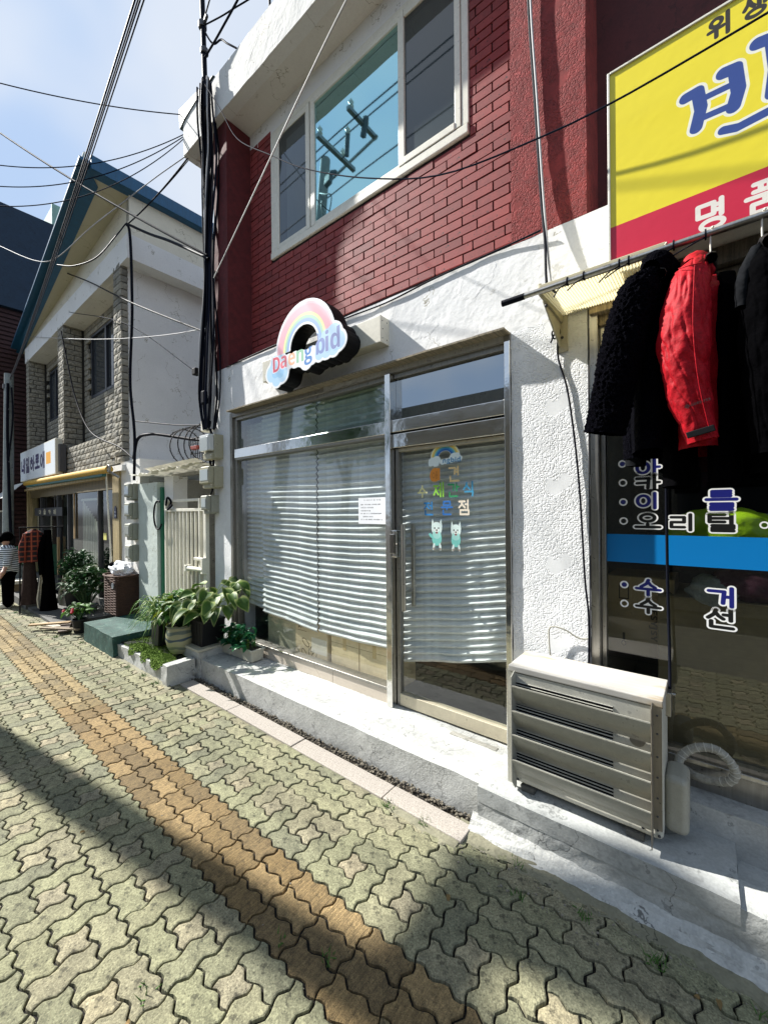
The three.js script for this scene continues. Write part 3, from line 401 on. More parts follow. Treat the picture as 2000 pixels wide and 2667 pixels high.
{ // plinth under the outdoor unit
  const t = thing('concrete_plinth', 'rough whitewashed concrete plinth carrying the outdoor air conditioner unit', 'plinth', [-0.45, 0, 0.2]);
  obj('slab', [rough(-0.97, 0.088, 0.14, 0.222, -0.05, 0.462, 0.003, 0.03, 9)], mat({ color: col(0.56, 0.575, 0.58), map: T.concC, bumpMap: T.concB, bumpScale: 0.0015, roughness: 0.6 }), t);
  obj('face', [rough(-0.966, 1.3, -0.03, 0.205, 0.3, 0.458, 0.0075, 0.016, 11)], M.whitePaint, t);
  obj('foot', [flat(grid(170, 14, (u, v) => { const x = lerp(1.3, -1.0, u); const k = n3(x * 8, v * 3, 3) * 0.014 + n3(x * 26, v * 8, 8) * 0.005; return [x, lerp(0.07, -0.008, Math.pow(v, 0.8)) + k * 0.5 * Math.sin(v * 3.1), lerp(0.452, 0.545, v) + k * 0.45]; }))], mat({ color: col(0.66, 0.66, 0.645), map: T.concC, bumpMap: T.concB, bumpScale: 0.005, roughness: 0.9, side: THREE.DoubleSide }), t);
}
{ const t = thing('lower_plinth', 'shaded whitewashed ledge along the foot of the clothing repair shop', 'ledge', [0.6, 0, 0.2]);
  obj('ledge', [rough(0.094, 1.4, -0.03, 0.15, -0.05, 0.45, 0.006, 0.04, 7)], M.whitePaint, t);
  obj('kerb_ledge', [rough(-0.52, 1.4, 0.1, 0.335, -0.07, 0.10, 0.006, 0.04, 6)], M.whitePaint, t); }
{ // tufts in the joints
  const g = []; for (const [x, z, n] of [[-1.43, 0.63, 26], [-1.2, 0.62, 16], [-0.42, 0.63, 18], [-0.16, 0.65, 26], [-0.72, 0.55, 10], [-0.66, 0.72, 8], [-1.56, 1.87, 10], [-1.33, 1.47, 9], [-1.12, 1.4, 9], [-4.3, 0.75, 22], [-5.0, 0.76, 20], [-7.0, 0.95, 26], [-6.4, 0.82, 20], [-9.3, 1.0, 30], [-8.2, 0.98, 20], [0.15, 0.62, 14], [-4.6, 0.74, 20]]) for (let i = 0; i < n; i++) { const h = rr(0.015, 0.05), c = new THREE.ConeGeometry(0.0028, h, 3).translate(0, h / 2, 0); c.rotateX(rr(-0.9, 0.9)); c.rotateZ(rr(-0.9, 0.9)); c.translate(x + rr(-0.035, 0.035), 0, z + rr(-0.025, 0.025)); g.push(c); }
  const o = obj('weeds', g, M.leafMid); o.userData.kind = 'stuff'; tag(o, 'small green weeds growing in the paver joints', 'weeds'); }

{ // crumbs, chips and dry leaves lying about
  const crumbs = []; for (let i = 0; i < 260; i++) { const near = i < 130, x = near ? rr(-1.0, 0.6) : rr(-5.6, 0.5), z = near ? 0.56 + Math.abs(rr(-0.16, 0.16)) : rr(0.6, 2.2), r = rr(0.0012, near ? 0.006 : 0.004), g = new THREE.IcosahedronGeometry(r, 0); g.scale(1, 0.7, 1.2); g.rotateY(rr(0, 6)); g.translate(x, r * 0.4, z); crumbs.push(g); }
  const o = obj('rubble', crumbs, mat({ color: col(0.22, 0.2, 0.16), roughness: 1 })); o.userData.kind = 'stuff';
  const dry = []; for (const [x, z] of [[0.02, 0.66], [-0.03, 0.7], [-1.5, 1.95], [-2.6, 1.8], [-3.1, 0.9], [-0.9, 0.9], [-4.6, 1.1], [-2.2, 0.75]]) dry.push(pose(leaf(rr(0.02, 0.035), rr(0.014, 0.022), 0.5, 0.5), [x, 0.006, z], rr(0, 6), 0)); const d = obj('dry_leaves', dry, leafMat(0.3, 0.2, 0.08)); d.userData.kind = 'stuff';
}
// ---------------------------------------------------------------- the red brick shop building
const B = thing('brick_shop_building', 'two storey building with red brick upper floor above a white ground floor shop', 'building', [-2.5, 0, -0.2]);
{
  obj('upper_volume', [bx(-4.45, 3, 3.3, 6.1, -6, -0.345)], M.redMortar, B);
  obj('roof', [bx(-4.45, 3, 6.2, 6.5, -6, -0.02)], M.darkConc, B);
  obj('white_band', [rough(-4.5, 1.6, 2.8, 3.332, -0.3, 0, 0.003, 0.06, 5)], M.plaster, B);
  obj('pillar', [rough(-4.5, -4.152, -0.05, 2.8, -0.3, 0, 0.003, 0.06, 5)], M.stucco, B);
  obj('pillar', [rough(-0.944, -0.506, 0.1, 2.8, -0.3, 0, 0.003, 0.05, 6)], M.stucco, B);
  obj('side_wall', [bx(-4.48, -4.2, -0.05, 3.3, -6, -0.3), bx(2.0, 2.2, -0.05, 3.3, -6, -0.1)], M.plaster, B);
  obj('back_wall', [bx(-4.48, 2.2, -0.05, 3.3, -6.2, -6)], M.plaster, B);
  const wall = obj('brick_wall', [bx(-4.2, -0.9, 3.33, 6.12, -0.345, -0.312)], M.redMortar, B);
  { // running bond, every brick its own piece; the lower two courses start from other joints
    const W = 0.2465, Hc = 0.0705, g = new THREE.BoxGeometry(W - 0.011, Hc - 0.0105, 0.035); fin(g);
    const base = [0, 1, 2, 3].map((k) => { const q = fin(g.clone()); const a = q.attributes.uv; for (let i = 0; i < a.count; i++) a.setXY(i, a.getX(i) + k * 0.21, a.getY(i) + k * 0.13); return q; });
    for (let c = 0; c < 34; c++) {
      const y = 3.555 + c * Hc + Hc / 2, off = c === 0 ? -1.422 : c === 1 ? -1.342 : c % 2 ? -1.8 : -1.92;
      for (let k = -12; k < 6; k++) {
        let a = off + k * W + 0.0055, b = a + W - 0.011; a = Math.max(a, -4.168); b = Math.min(b, -0.937); if (b - a < 0.02) continue;
        if (y > 4.49 && y < 5.92) { if (a > -3.77 && b < -1.355) continue; if (a < -3.77 && b > -3.77) b = -3.77; if (a < -1.355 && b > -1.355) a = -1.355; if (b - a < 0.015) continue; }
        const m = new THREE.Mesh(base[(rnd() * 4) | 0], M.redBrick[(rnd() * 5) | 0]); m.name = 'brick'; m.scale.x = (b - a) / (W - 0.011);
        const o = origin.get(B); m.position.set((a + b) / 2 - o[0], y - o[1] + rr(-0.0012, 0.0012), -0.3175 + rr(-0.0025, 0.0025) - o[2]); m.rotation.x = rr(-0.006, 0.006); m.castShadow = m.receiveShadow = true; wall.add(m);
      }
    }
  }
  obj('pilaster', [rough(-4.455, -4.172, 3.334, 6.105, -0.34, 0.0, 0.003, 0.06, 6)], mat({ map: T.redC, color: col(0.42, 0.4, 0.5), bumpMap: T.plasterB, bumpScale: 0.003, roughness: 0.85 }), B);
  obj('pilaster', [rough(-0.936, -0.512, 3.334, 6.105, -0.34, 0.0, 0.003, 0.05, 6)], M.redStucco, B);
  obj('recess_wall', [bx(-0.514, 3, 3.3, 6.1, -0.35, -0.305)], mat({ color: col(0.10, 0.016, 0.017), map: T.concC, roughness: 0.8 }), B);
  obj('wall_head', [rough(-4.174, -0.934, 5.905, 6.13, -0.36, -0.302, 0.002, 0.06, 5)], M.white, B);
  const ev = obj('eave', [rough(-5.02, 3, 6.105, 6.57, -0.045, 0.077, 0.005, 0.07, 4)], mat({ color: col(0.84, 0.83, 0.79), map: T.plasterC, bumpMap: T.plasterB, bumpScale: 0.005, roughness: 0.85 }), B);
  obj('soffit', [rough(-5.0, 3, 6.118, 6.2, -0.34, -0.04, 0.003, 0.06, 5)], mat({ color: col(0.8, 0.77, 0.7), map: T.plasterC, bumpMap: T.plasterB, bumpScale: 0.004 }), B);
  obj('drip_board', [rough(-4.06, -0.95, 2.789, 2.801, -0.02, 0.1, 0.003, 0.04, 9)], mat({ color: col(0.4, 0.39, 0.36), map: T.woodC, roughness: 0.85 }), B);
  obj('flashing', [prism([[-4.28, 6.59], [-4.6, 6.645], [-5.11, 6.72], [-5.09, 6.47], [-4.95, 6.52], [-4.6, 6.57]], 0.12, 0.004).translate(0, 0, -0.03)], mat({ color: col(0.02, 0.045, 0.045), roughness: 0.6 }), B);
  obj('eave_end', [rough(-5.03, -4.95, 6.1, 6.5, -0.34, 0.07, 0.006, 0.05, 5)], M.white, B);
  // upstairs window
  const w = holder('upper_window', B);
  obj('surround', [rb(-3.765, -3.655, 4.505, 5.9, -0.33, -0.29, 0.006), rb(-3.77, -1.365, 4.5, 4.572, -0.33, -0.283, 0.008), rb(-1.42, -1.362, 4.574, 5.9, -0.33, -0.29, 0.006), rb(-3.66, -1.42, 5.85, 5.902, -0.33, -0.29, 0.006)], M.pvcWhite, w);
  obj('frame', [rb(-3.655, -3.625, 4.58, 5.85, -0.318, -0.292, 0.004), rb(-3.185, -3.125, 4.58, 5.85, -0.318, -0.291, 0.004), rb(-3.105, -3.045, 4.576, 5.85, -0.32, -0.286, 0.004), rb(-2.0, -1.94, 4.575, 5.85, -0.318, -0.280, 0.004), rb(-1.475, -1.425, 4.58, 5.85, -0.318, -0.284, 0.004), rb(-1.94, -1.475, 4.577, 4.632, -0.318, -0.278, 0.004), rb(-3.625, -3.185, 4.577, 4.625, -0.318, -0.292, 0.004), rb(-3.045, -2.0, 4.577, 4.606, -0.318, -0.292, 0.004), rb(-3.045, -2.0, 5.79, 5.85, -0.318, -0.284, 0.004), rb(-3.625, -3.185, 5.79, 5.85, -0.318, -0.292, 0.004), rb(-1.94, -1.475, 5.79, 5.85, -0.318, -0.284, 0.004)], M.pvcWhite, w);
  obj('pane', [bx(-3.046, -1.998, 4.604, 5.795, -0.308, -0.3)], M.film, w, 'teal reflective middle pane');
  for (const [a, b] of [[-3.627, -3.183], [-1.942, -1.473]]) { obj('pane', [plate(a, b, 4.62, 5.795, -0.3)], phys({ color: col(0.5, 0.54, 0.54), transmission: 1, roughness: 0.02, thickness: 0, ior: 1.6 }), w); obj('screen', [bx(a, b, 4.62, 5.795, -0.3118, -0.3045)], M.screen, w); }
  obj('curtain', [flat(grid(20, 2, (u, v) => [lerp(-3.5, -3.2, u), lerp(4.62, 5.7, v), -0.3025 + 0.001 * Math.sin(u * 30)]))], mat({ color: col(0.28, 0.31, 0.32), roughness: 0.9, side: THREE.DoubleSide }), w);
  // peeling flashing above the glass
  obj('torn_flashing', [flat(grid(60, 3, (u, v) => { const x = lerp(-2.62, -0.99, u); const k = u < 0.25 ? 1 : 0.25; return [x, 2.752 + v * (0.04 + 0.012 * n3(x * 20, 2, 2) * k), 0.006 + 0.012 * Math.abs(n3(x * 14, v * 2, 5)) * k + v * 0.003]; }))], mat({ color: col(0.72, 0.71, 0.68), roughness: 0.4, metalness: 0.3, side: THREE.DoubleSide, map: T.alumC }), B);
  // room behind the glass
  obj('interior', [bx(-4.2, -0.52, 0.1, 0.2, -3.2, -0.12), bx(-4.2, -0.52, 2.8, 2.9, -3.2, -0.28), bx(-4.25, -0.5, 0.1, 2.9, -3.3, -3.2), bx(-4.21, -4.15, 0.2, 2.8, -3.2, -0.3), bx(-0.56, -0.5, 0.2, 2.8, -3.2, -0.3)], M.room, B);
  // glazed shop front
  const f = holder('shop_front', B);
  obj('frame', [rb(-4.152, -4.105, 0.2, 2.802, -0.12, 0.006, 0.004), rb(-4.105, -4.055, 0.2, 2.745, -0.1, -0.02, 0.004), rb(-4.152, -0.948, 2.748, 2.804, -0.12, 0.003, 0.004), rb(-4.06, -1.92, 2.715, 2.75, -0.1, -0.02, 0.003), rb(-1.87, -0.98, 2.712, 2.75, -0.1, -0.02, 0.003), rb(-4.055, -1.925, 0.308, 0.332, -0.1, 0.004, 0.004), rb(-4.055, -1.925, 2.272, 2.292, -0.08, 0.004, 0.003)], M.alum, f);
  obj('post', [rb(-1.927, -1.874, 0.2, 2.745, -0.1, 0.03, 0.005)], M.steel, f); obj('post', [rb(-0.983, -0.946, 0.2, 2.748, -0.1, 0.02, 0.004)], M.steel, f);
  obj('transom', [rb(-4.055, -1.927, 2.291, 2.392, -0.07, 0.012, 0.006)], M.steel, f);
  obj('transom', [rb(-1.872, -0.985, 2.296, 2.392, -0.07, 0.012, 0.006)], M.steel, f);
  obj('transom', [rb(-1.872, -0.985, 2.178, 2.284, -0.07, 0.004, 0.006)], M.steel, f);
  obj('pane', [plate(-4.056, -1.926, 0.33, 2.275, -0.05)], M.glass, f);
  obj('pane', [plate(-4.056, -1.926, 2.39, 2.717, -0.05)], phys({ color: col(0.66, 0.74, 0.7), transmission: 1, roughness: 0.03, thickness: 0, ior: 2.1 }), f);
  obj('pane', [plate(-1.873, -0.982, 2.39, 2.714, -0.05)], M.mirrorPane, f);
  obj('base_cladding', [rb(-4.0, -3.2, 0.2, 0.309, -0.1, -0.008, 0.003, 1), rb(-3.197, -2.56, 0.2, 0.309, -0.1, -0.008, 0.003, 1), rb(-2.557, -1.929, 0.2, 0.309, -0.1, -0.008, 0.003, 1)], M.marble, f);
  // door
  const d = holder('glass_door', B);
  for (const [a, b] of [[-1.868, -1.838], [-1.0, -0.984]]) obj('stile', [rb(a, b, 0.205, 2.175, -0.075, -0.028, 0.003)], M.alum, d);
  const rm = mat({ color: col(0.66, 0.62, 0.54), map: T.plastC, metalness: 0.35, roughness: 0.4 }); obj('rail', [rb(-1.838, -0.99, 0.214, 0.305, -0.08, -0.022, 0.004)], rm, d); obj('rail', [rb(-1.838, -0.99, 2.15, 2.176, -0.075, -0.028, 0.003)], rm, d);
  obj('pane', [plate(-1.84, -0.998, 0.3, 2.152, -0.05)], M.glass, d);
  obj('handle', [rod([-1.735, 0.965, 0.06], [-1.735, 1.6, 0.06], 0.0165, 16), rod([-1.735, 1.44, 0.06], [-1.745, 1.44, -0.05], 0.011), rod([-1.735, 1.1, 0.06], [-1.745, 1.1, -0.05], 0.011)], M.brushed, d);
  obj('handle', [rod([-1.755, 0.97, -0.095], [-1.755, 1.6, -0.095], 0.0165, 16), rod([-1.755, 1.44, -0.095], [-1.755, 1.44, -0.05], 0.011), rod([-1.755, 1.1, -0.095], [-1.755, 1.1, -0.05], 0.011)], M.brushed, d);
  const lk = obj('lock', [rb(-1.898, -1.832, 1.345, 1.555, -0.04, 0.02, 0.01, 3)], M.steel, d);
  obj('lock_cover', [rb(-1.886, -1.844, 1.375, 1.525, 0.012, 0.032, 0.006, 2)], M.chromeDark, d);
  // stickers on the door glass
  const SZ = 512, letters = canvas(SZ, SZ, (x) => {
    const list = [['애', 'rgb(222,143,52)'], ['견', 'rgb(226,198,142)'], ['수', 'rgb(236,232,170)'], ['제', 'rgb(140,205,62)'], ['간', 'rgb(22,140,84)'], ['식', 'rgb(60,150,190)'], ['전', 'rgb(38,128,190)'], ['문', 'rgb(28,104,178)'], ['점', 'rgb(228,216,196)']];
    list.forEach(([c, s], i) => { const X = (i % 4) * 128, Y = ((i / 4) | 0) * 128; if (i === 0) { x.fillStyle = s; x.beginPath(); x.ellipse(X + 60, Y + 64, 48, 54, 0.2, 0, 7); x.fill(); x.fillRect(X + 54, Y + 14, 56, 92); strokeLines(x, hangul(c, X + 32, Y + 36, 60, 60), 5, 'rgb(170,96,30)'); } else { strokeLines(x, hangul(c, X + 14, Y + 14, 100, 100), 14, s); } });
  });
  const LT = canvasTex(letters), LM = mat({ map: LT, transparent: true, alphaTest: 0.5, roughness: 0.6 });
  [['애', -1.526, 1.955, 0.11], ['견', -1.371, 1.953, 0.12], ['수', -1.637, 1.842, 0.1], ['제', -1.498, 1.846, 0.115], ['간', -1.381, 1.842, 0.11], ['식', -1.262, 1.845, 0.11], ['전', -1.582, 1.714, 0.11], ['문', -1.433, 1.716, 0.11], ['점', -1.297, 1.719, 0.115]].forEach(([, x, y, s], i) => { const u = (i % 4) / 4, v = 1 - (((i / 4) | 0) + 1) / 4; obj('letter', [plate(x - s / 2, x + s / 2, y - s * 0.56, y + s * 0.56, -0.047, u, u + 0.25, v, v + 0.25)], LM, d); });
  const logo = canvas(256, 256, (x) => { const cols = ['rgb(238,226,150)', 'rgb(226,196,96)', 'rgb(120,190,190)', 'rgb(52,140,200)', 'rgb(30,100,180)']; x.fillStyle = 'rgb(240,244,236)'; x.beginPath(); x.arc(128, 150, 108, Math.PI, 0); x.fill(); cols.forEach((c, i) => { x.strokeStyle = c; x.lineWidth = 12; x.beginPath(); x.arc(128, 150, 98 - i * 11, Math.PI, 0); x.stroke(); }); x.globalCompositeOperation = 'destination-out'; x.beginPath(); x.arc(128, 150, 46, 0, 7); x.fill(); x.globalCompositeOperation = 'source-over'; x.fillStyle = 'rgb(226,238,236)'; for (const [a, b, r] of [[36, 180, 34], [66, 168, 30], [20, 200, 18], [60, 198, 26], [196, 160, 34], [226, 172, 26], [176, 176, 26], [214, 150, 24], [110, 190, 22], [140, 186, 22]]) { x.beginPath(); x.arc(a, b, r, 0, 7); x.fill(); } x.font = 'bold 50px sans-serif'; x.fillStyle = 'rgb(40,120,170)'; x.fillText('ngbid', 108, 198); });
  obj('logo_sticker', [plate(-1.585, -1.305, 1.985, 2.215, -0.047)], mat({ map: canvasTex(logo), transparent: true, alphaTest: 0.5, roughness: 0.6 }), d);
  const dogs = canvas(512, 256, (x) => { for (const [ox, k] of [[0, 0], [256, 1]]) { const W = 'rgb(214,232,228)', G = 'rgb(120,200,190)'; const el = (a, b, r, s, c, t = 0) => { x.fillStyle = c; x.beginPath(); x.ellipse(ox + a, b, r, s, t, 0, 7); x.fill(); };
    x.fillStyle = W; for (const [q, e] of [[78, -1], [158, 1]]) { x.beginPath(); x.moveTo(ox + q - 24, 70); x.lineTo(ox + q + e * 12, 4); x.lineTo(ox + q + 26, 70); x.fill(); } for (const q of [[84], [152]]) el(q[0], 46, 8, 16, 'rgb(150,150,150)');
    el(118, 82, 62, 52, W); el(118, 158, 58, 58, G); el(118, 128, 50, 34, 'rgb(160,216,208)'); if (!k) el(50, 138, 30, 14, G, 0.5); for (const [a, t] of [[82, 0.25], [158, -0.15]]) { el(a, 224, 13, 30, W, t); el(a, 240, 12, 10, 'rgb(150,140,130)', t); }
    el(94, 78, 8, 7, 'rgb(30,30,34)'); el(140, 78, 8, 7, 'rgb(30,30,34)'); el(118, 100, 24, 18, 'rgb(232,236,230)'); el(118, 94, 9, 7, 'rgb(20,20,22)'); el(118, 114, 14, 8, 'rgb(60,44,44)'); el(118, 117, 8, 5, 'rgb(200,120,120)'); } });
  const DM = mat({ map: canvasTex(dogs), transparent: true, alphaTest: 0.5, roughness: 0.6 });
  obj('dog_sticker', [plate(-1.6, -1.435, 1.41, 1.645, -0.047, 0, 0.46)], DM, d); obj('dog_sticker', [plate(-1.437, -1.3, 1.41, 1.628, -0.0472, 0.5, 0.93)], DM, d);
}
{ // pleated paper blinds
  const pleat = (x0, x1, yT, yL, yR, z, n, k) => { const nx = 10; return flat(grid(nx, n * 2, (u, v) => { const yb = lerp(yL, yR, u), j = Math.round(v * n * 2); const y = lerp(yb + 0.012 * n3(u * 3, k, 2), yT, v) + 0.004 * n3(u * 4, v * 20, k); return [lerp(x0, x1, u) + (j % 2 ? 0.004 : -0.004) + 0.006 * n3(v * 9, k, 7), y, z + (j % 2 ? 0.017 : -0.013) + 0.006 * n3(u * 3, v * 8, k) + (v < 0.06 && u > 0.4 ? 0.01 : 0)]; })); };
  const mk = (name, lab, at, g, grp) => { const t = thing(name, lab, 'blind', at, 'pleated paper blinds'); obj('pleated_sheet', [g], Object.assign(M.blind, { side: THREE.DoubleSide }), t); obj('head_strip', [rb(at[0] - 0.42, at[0] + 0.42, at[1], at[1] + 0.025, at[2] - 0.015, at[2] + 0.015, 0.004, 1)], M.pvcWhite, t); return t; };
  mk('pleated_blind', 'white pleated paper blind in the shop window, nearer the potted plants', [-3.27, 2.7, -0.105], pleat(-3.7, -2.845, 2.7, 0.625, 0.565, -0.105, 38, 1));
  mk('pleated_blind', 'white pleated paper blind in the shop window, behind the paper notice', [-2.4, 2.7, -0.108], pleat(-2.835, -1.985, 2.7, 0.565, 0.583, -0.108, 38, 5));
  mk('pleated_blind', 'white pleated paper blind hanging askew behind the door glass', [-1.44, 2.16, -0.14], pleat(-1.885, -1.03, 2.16, 0.5, 0.69, -0.14, 31, 9));
  const s = thing('pleated_blind', 'narrow strip of pleated blind at the shaded end of the shop window', 'blind', [-3.88, 2.7, -0.16], 'pleated paper blinds'); obj('pleated_sheet', [pleat(-4.08, -3.68, 2.7, 0.66, 0.64, -0.165, 38, 13)], M.blind, s);
}
{ // things stored behind the glass
  const sticky = canvas(256, 256, (x) => { x.fillStyle = 'rgb(205,186,150)'; x.fillRect(0, 0, 256, 256); x.fillStyle = 'rgb(84,66,46)'; x.font = 'bold 40px sans-serif'; x.fillText('A-', 20, 54); x.fillRect(18, 64, 74, 3); x.strokeStyle = 'rgb(84,66,46)'; x.lineWidth = 5; x.beginPath(); x.moveTo(110, 250); x.lineTo(112, 170); x.stroke(); for (const [a, b, t] of [[84, 138, 0.7], [148, 158, -0.8], [72, 214, 1.1], [150, 214, -1.1]]) { x.beginPath(); x.ellipse(a, b, 34, 16, t, 0, 7); x.stroke(); } x.fillStyle = 'rgb(214,206,190)'; x.fillRect(132, 92, 120, 96); });
  const b1 = thing('cardboard_box', 'pale cardboard box with printed plant outline under the window blind', 'box', [-2.98, 0.2, -0.3], 'cardboard boxes behind the shop glass');
  obj('carton', [rb(-3.205, -2.745, 0.2, 0.64, -0.55, -0.128, 0.004, 1)], M.cardPale, b1); obj('print', [plate(-3.2, -2.75, 0.25, 0.635, -0.1265)], mat({ map: canvasTex(sticky), roughness: 0.9 }), b1);
  const mk = (x0, x1, lab) => { const b = thing('cardboard_box', lab, 'box', [(x0 + x1) / 2, 0.2, -0.4], 'cardboard boxes behind the shop glass'); obj('carton', [rb(x0, x1, 0.2, 0.62, -0.5, -0.13, 0.004, 1)], M.cardPale, b); obj('tape', [rb((x0 + x1) / 2 - 0.02, (x0 + x1) / 2 + 0.02, 0.46, 0.624, -0.4, -0.1275, 0.002, 1)], M.tape, b); obj('flap_seam', [bx(x0 + 0.004, x1 - 0.004, 0.505, 0.508, -0.1303, -0.1285)], M.card, b); };
  mk(-2.70, -2.36, 'plain taped cardboard box, middle one behind the window glass'); mk(-2.35, -2.02, 'plain taped cardboard box against the steel door post');
  const c = thing('display_board', 'pale yellow board leaning inside the shop window beside the boxes', 'board', [-3.46, 0.2, -0.16]); obj('board', [rb(-3.71, -3.22, 0.2, 0.69, -0.18, -0.162, 0.003, 1)], mat({ color: col(0.6, 0.58, 0.4), map: T.paperC, roughness: 0.8 }), c);
  const paper = canvas(256, 256, (x) => { x.fillStyle = 'rgb(236,238,242)'; x.fillRect(0, 0, 256, 256); x.strokeStyle = 'rgb(60,62,70)'; const row = (y, n, s, c, x0) => { let X = x0; for (let i = 0; i < n; i++) { const ch = String.fromCharCode(0xac00 + ((rnd() * 19) | 0) * 588 + [0, 4, 8, 13, 20][(rnd() * 5) | 0] * 28 + (rnd() < 0.4 ? [4, 8, 16, 21][(rnd() * 4) | 0] : 0)); strokeLines(x, hangul(ch, X, y, s, s), 1.6, c); X += s * (rnd() < 0.3 ? 1.8 : 1.12); } }; row(18, 9, 13, 'rgb(110,112,120)', 52); row(62, 13, 11, 'rgb(40,42,48)', 24); row(92, 9, 11, 'rgb(40,42,48)', 24); row(122, 6, 11, 'rgb(40,42,48)', 24); row(150, 13, 11, 'rgb(40,42,48)', 24); row(180, 7, 11, 'rgb(40,42,48)', 44); row(208, 13, 11, 'rgb(30,32,38)', 24); });
  tag(obj('paper_notice', [plate(-2.272, -1.975, 1.595, 1.81, -0.046)], mat({ map: canvasTex(paper), roughness: 0.9, side: THREE.DoubleSide })), 'white handwritten paper notice taped to the shop window', 'notice');
}
// ---------------------------------------------------------------- light box and rainbow sign
{ const t = thing('light_box', 'long white metal sign box mounted on the wall behind the rainbow sign', 'sign box', [-2.64, 2.96, 0.05]);
  obj('casing', [rb(-3.38, -1.902, 2.966, 3.166, -0.004, 0.106, 0.004, 1)], mat({ color: col(0.76, 0.75, 0.72), map: T.plastC, roughness: 0.45 }), t);
  obj('end_cap', [rb(-1.902, -1.896, 2.966, 3.166, -0.003, 0.108, 0.002, 1)], M.pvcWhite, t);
  obj('screw', [[3.0, 0.03], [3.13, 0.03], [3.07, 0.08], [3.13, 0.085], [3.0, 0.085]].map(([y, z]) => ball(-1.895, y, z, 0.004)), M.soot, t); }
{
  const X0 = -3.14, Y0 = 2.765, S = 730, CW = 768, CH = 512, cx = (x) => (x - X0) * S, cy = (y) => CH - (y - Y0) * S;
  const A = [-2.589, 3.07], blobsL = [[-3.02, 2.93, 0.075], [-2.955, 2.868, 0.062], [-2.875, 2.905, 0.075], [-2.9, 2.985, 0.085], [-2.97, 3.02, 0.06], [-2.99, 2.96, 0.07], [-2.93, 2.93, 0.07]], blobsR = [[-2.24, 3.065, 0.085], [-2.185, 3.005, 0.072], [-2.315, 3.06, 0.07], [-2.37, 3.0, 0.062], [-2.24, 2.97, 0.065], [-2.32, 2.965, 0.062], [-2.4, 2.955, 0.05]], mid = [[-2.78, 2.985, 0.05], [-2.7, 2.98, 0.055], [-2.63, 2.975, 0.055], [-2.56, 2.945, 0.066], [-2.49, 2.965, 0.06], [-2.6, 2.955, 0.04]];
  const shape = (x, g, arc) => { x.beginPath(); for (const [a, b, r] of [...blobsL, ...blobsR, ...mid]) { x.moveTo(cx(a) + (r + g) * S, cy(b)); x.arc(cx(a), cy(b), (r + g) * S, 0, 7); } x.fill(); if (arc) { x.lineWidth = (0.165 + 2 * g) * S; x.lineCap = 'butt'; x.beginPath(); x.arc(cx(A[0]), cy(A[1]), 0.272 * S, Math.PI, 0); x.stroke(); } };
  const mk = canvas(CW, CH, (x) => { x.fillStyle = x.strokeStyle = '#fff'; shape(x, 0.018, true); });
  const px = mk.getContext('2d').getImageData(0, 0, CW, CH).data, on = (i, j) => i >= 0 && j >= 0 && i < CW && j < CH && px[(j * CW + i) * 4 + 3] > 127;
  // trace the outline on a 4-pixel lattice
  const st = 4, nx = CW / st, ny = CH / st, seg = new Map(), key = (p) => p[0] + ',' + p[1];
  for (let j = -1; j < ny; j++) for (let i = -1; i < nx; i++) { const c = [on(i * st, j * st), on(i * st + st, j * st), on(i * st + st, j * st + st), on(i * st, j * st + st)], m = [[i + 0.5, j], [i + 1, j + 0.5], [i + 0.5, j + 1], [i, j + 0.5]], k = c.map((b, q) => b && !c[(q + 1) % 4] ? q : -1).filter((q) => q >= 0), l = c.map((b, q) => !b && c[(q + 1) % 4] ? q : -1).filter((q) => q >= 0); k.forEach((q, z) => seg.set(key(m[q]), [m[q], m[l[z]]])); }
  const loops = []; while (seg.size) { let [k0] = seg.keys(), k = k0; const L = []; while (seg.has(k)) { const [a, b] = seg.get(k); seg.delete(k); L.push(a); k = key(b); } if (L.length > 20) loops.push(L); }
  const world = loops.map((L) => { const n = L.length, sm = L.map((_, i) => { let a = 0, b = 0; for (let q = -2; q <= 2; q++) { const p = L[(i + q + n) % n]; a += p[0]; b += p[1]; } return [X0 + a / 5 * st / S, Y0 + (CH - b / 5 * st) / S]; }); return sm.filter((_, i) => i % 2 === 0); });
  const area = (p) => p.reduce((s, q, i) => { const r = p[(i + 1) % p.length]; return s + q[0] * r[1] - r[0] * q[1]; }, 0) / 2;
  world.sort((a, b) => Math.abs(area(b)) - Math.abs(area(a)));
  const t = thing('rainbow_sign', 'pastel rainbow and cloud shaped shop sign with black sides', 'sign', [-2.6, 2.8, 0.18]);
  obj('casing', [prism(world[0], 0.145, 0, world.slice(1)).translate(0, 0, 0.107)], M.black, t);
  const face = canvas(CW, CH, (x) => {
    x.fillStyle = 'rgb(238,240,244)'; x.fillRect(0, 0, CW, CH);
    x.lineCap = 'butt'; for (const [r, w, c] of [[0.309, 0.086, 'rgb(236,168,182)'], [0.342, 0.02, 'rgb(240,186,196)'], [0.256, 0.024, 'rgb(244,234,160)'], [0.232, 0.026, 'rgb(164,208,178)'], [0.205, 0.03, 'rgb(138,172,220)']]) { x.strokeStyle = c; x.lineWidth = w * S; x.beginPath(); x.arc(cx(A[0]), cy(A[1]), r * S, Math.PI, 0); x.stroke(); }
    x.fillStyle = 'rgb(238,240,244)'; const blob = (l, g, c) => { x.fillStyle = c; x.beginPath(); for (const [a, b, r] of l) { x.moveTo(cx(a) + (r + g) * S, cy(b)); x.arc(cx(a), cy(b), (r + g) * S, 0, 7); } x.fill(); };
    x.fillStyle = 'rgb(238,240,244)'; x.fillRect(cx(-2.86), cy(3.07), 0.46 * S, 0.11 * S); blob(blobsL, 0, 'rgb(178,214,240)'); blob(blobsR, 0, 'rgb(178,212,242)');
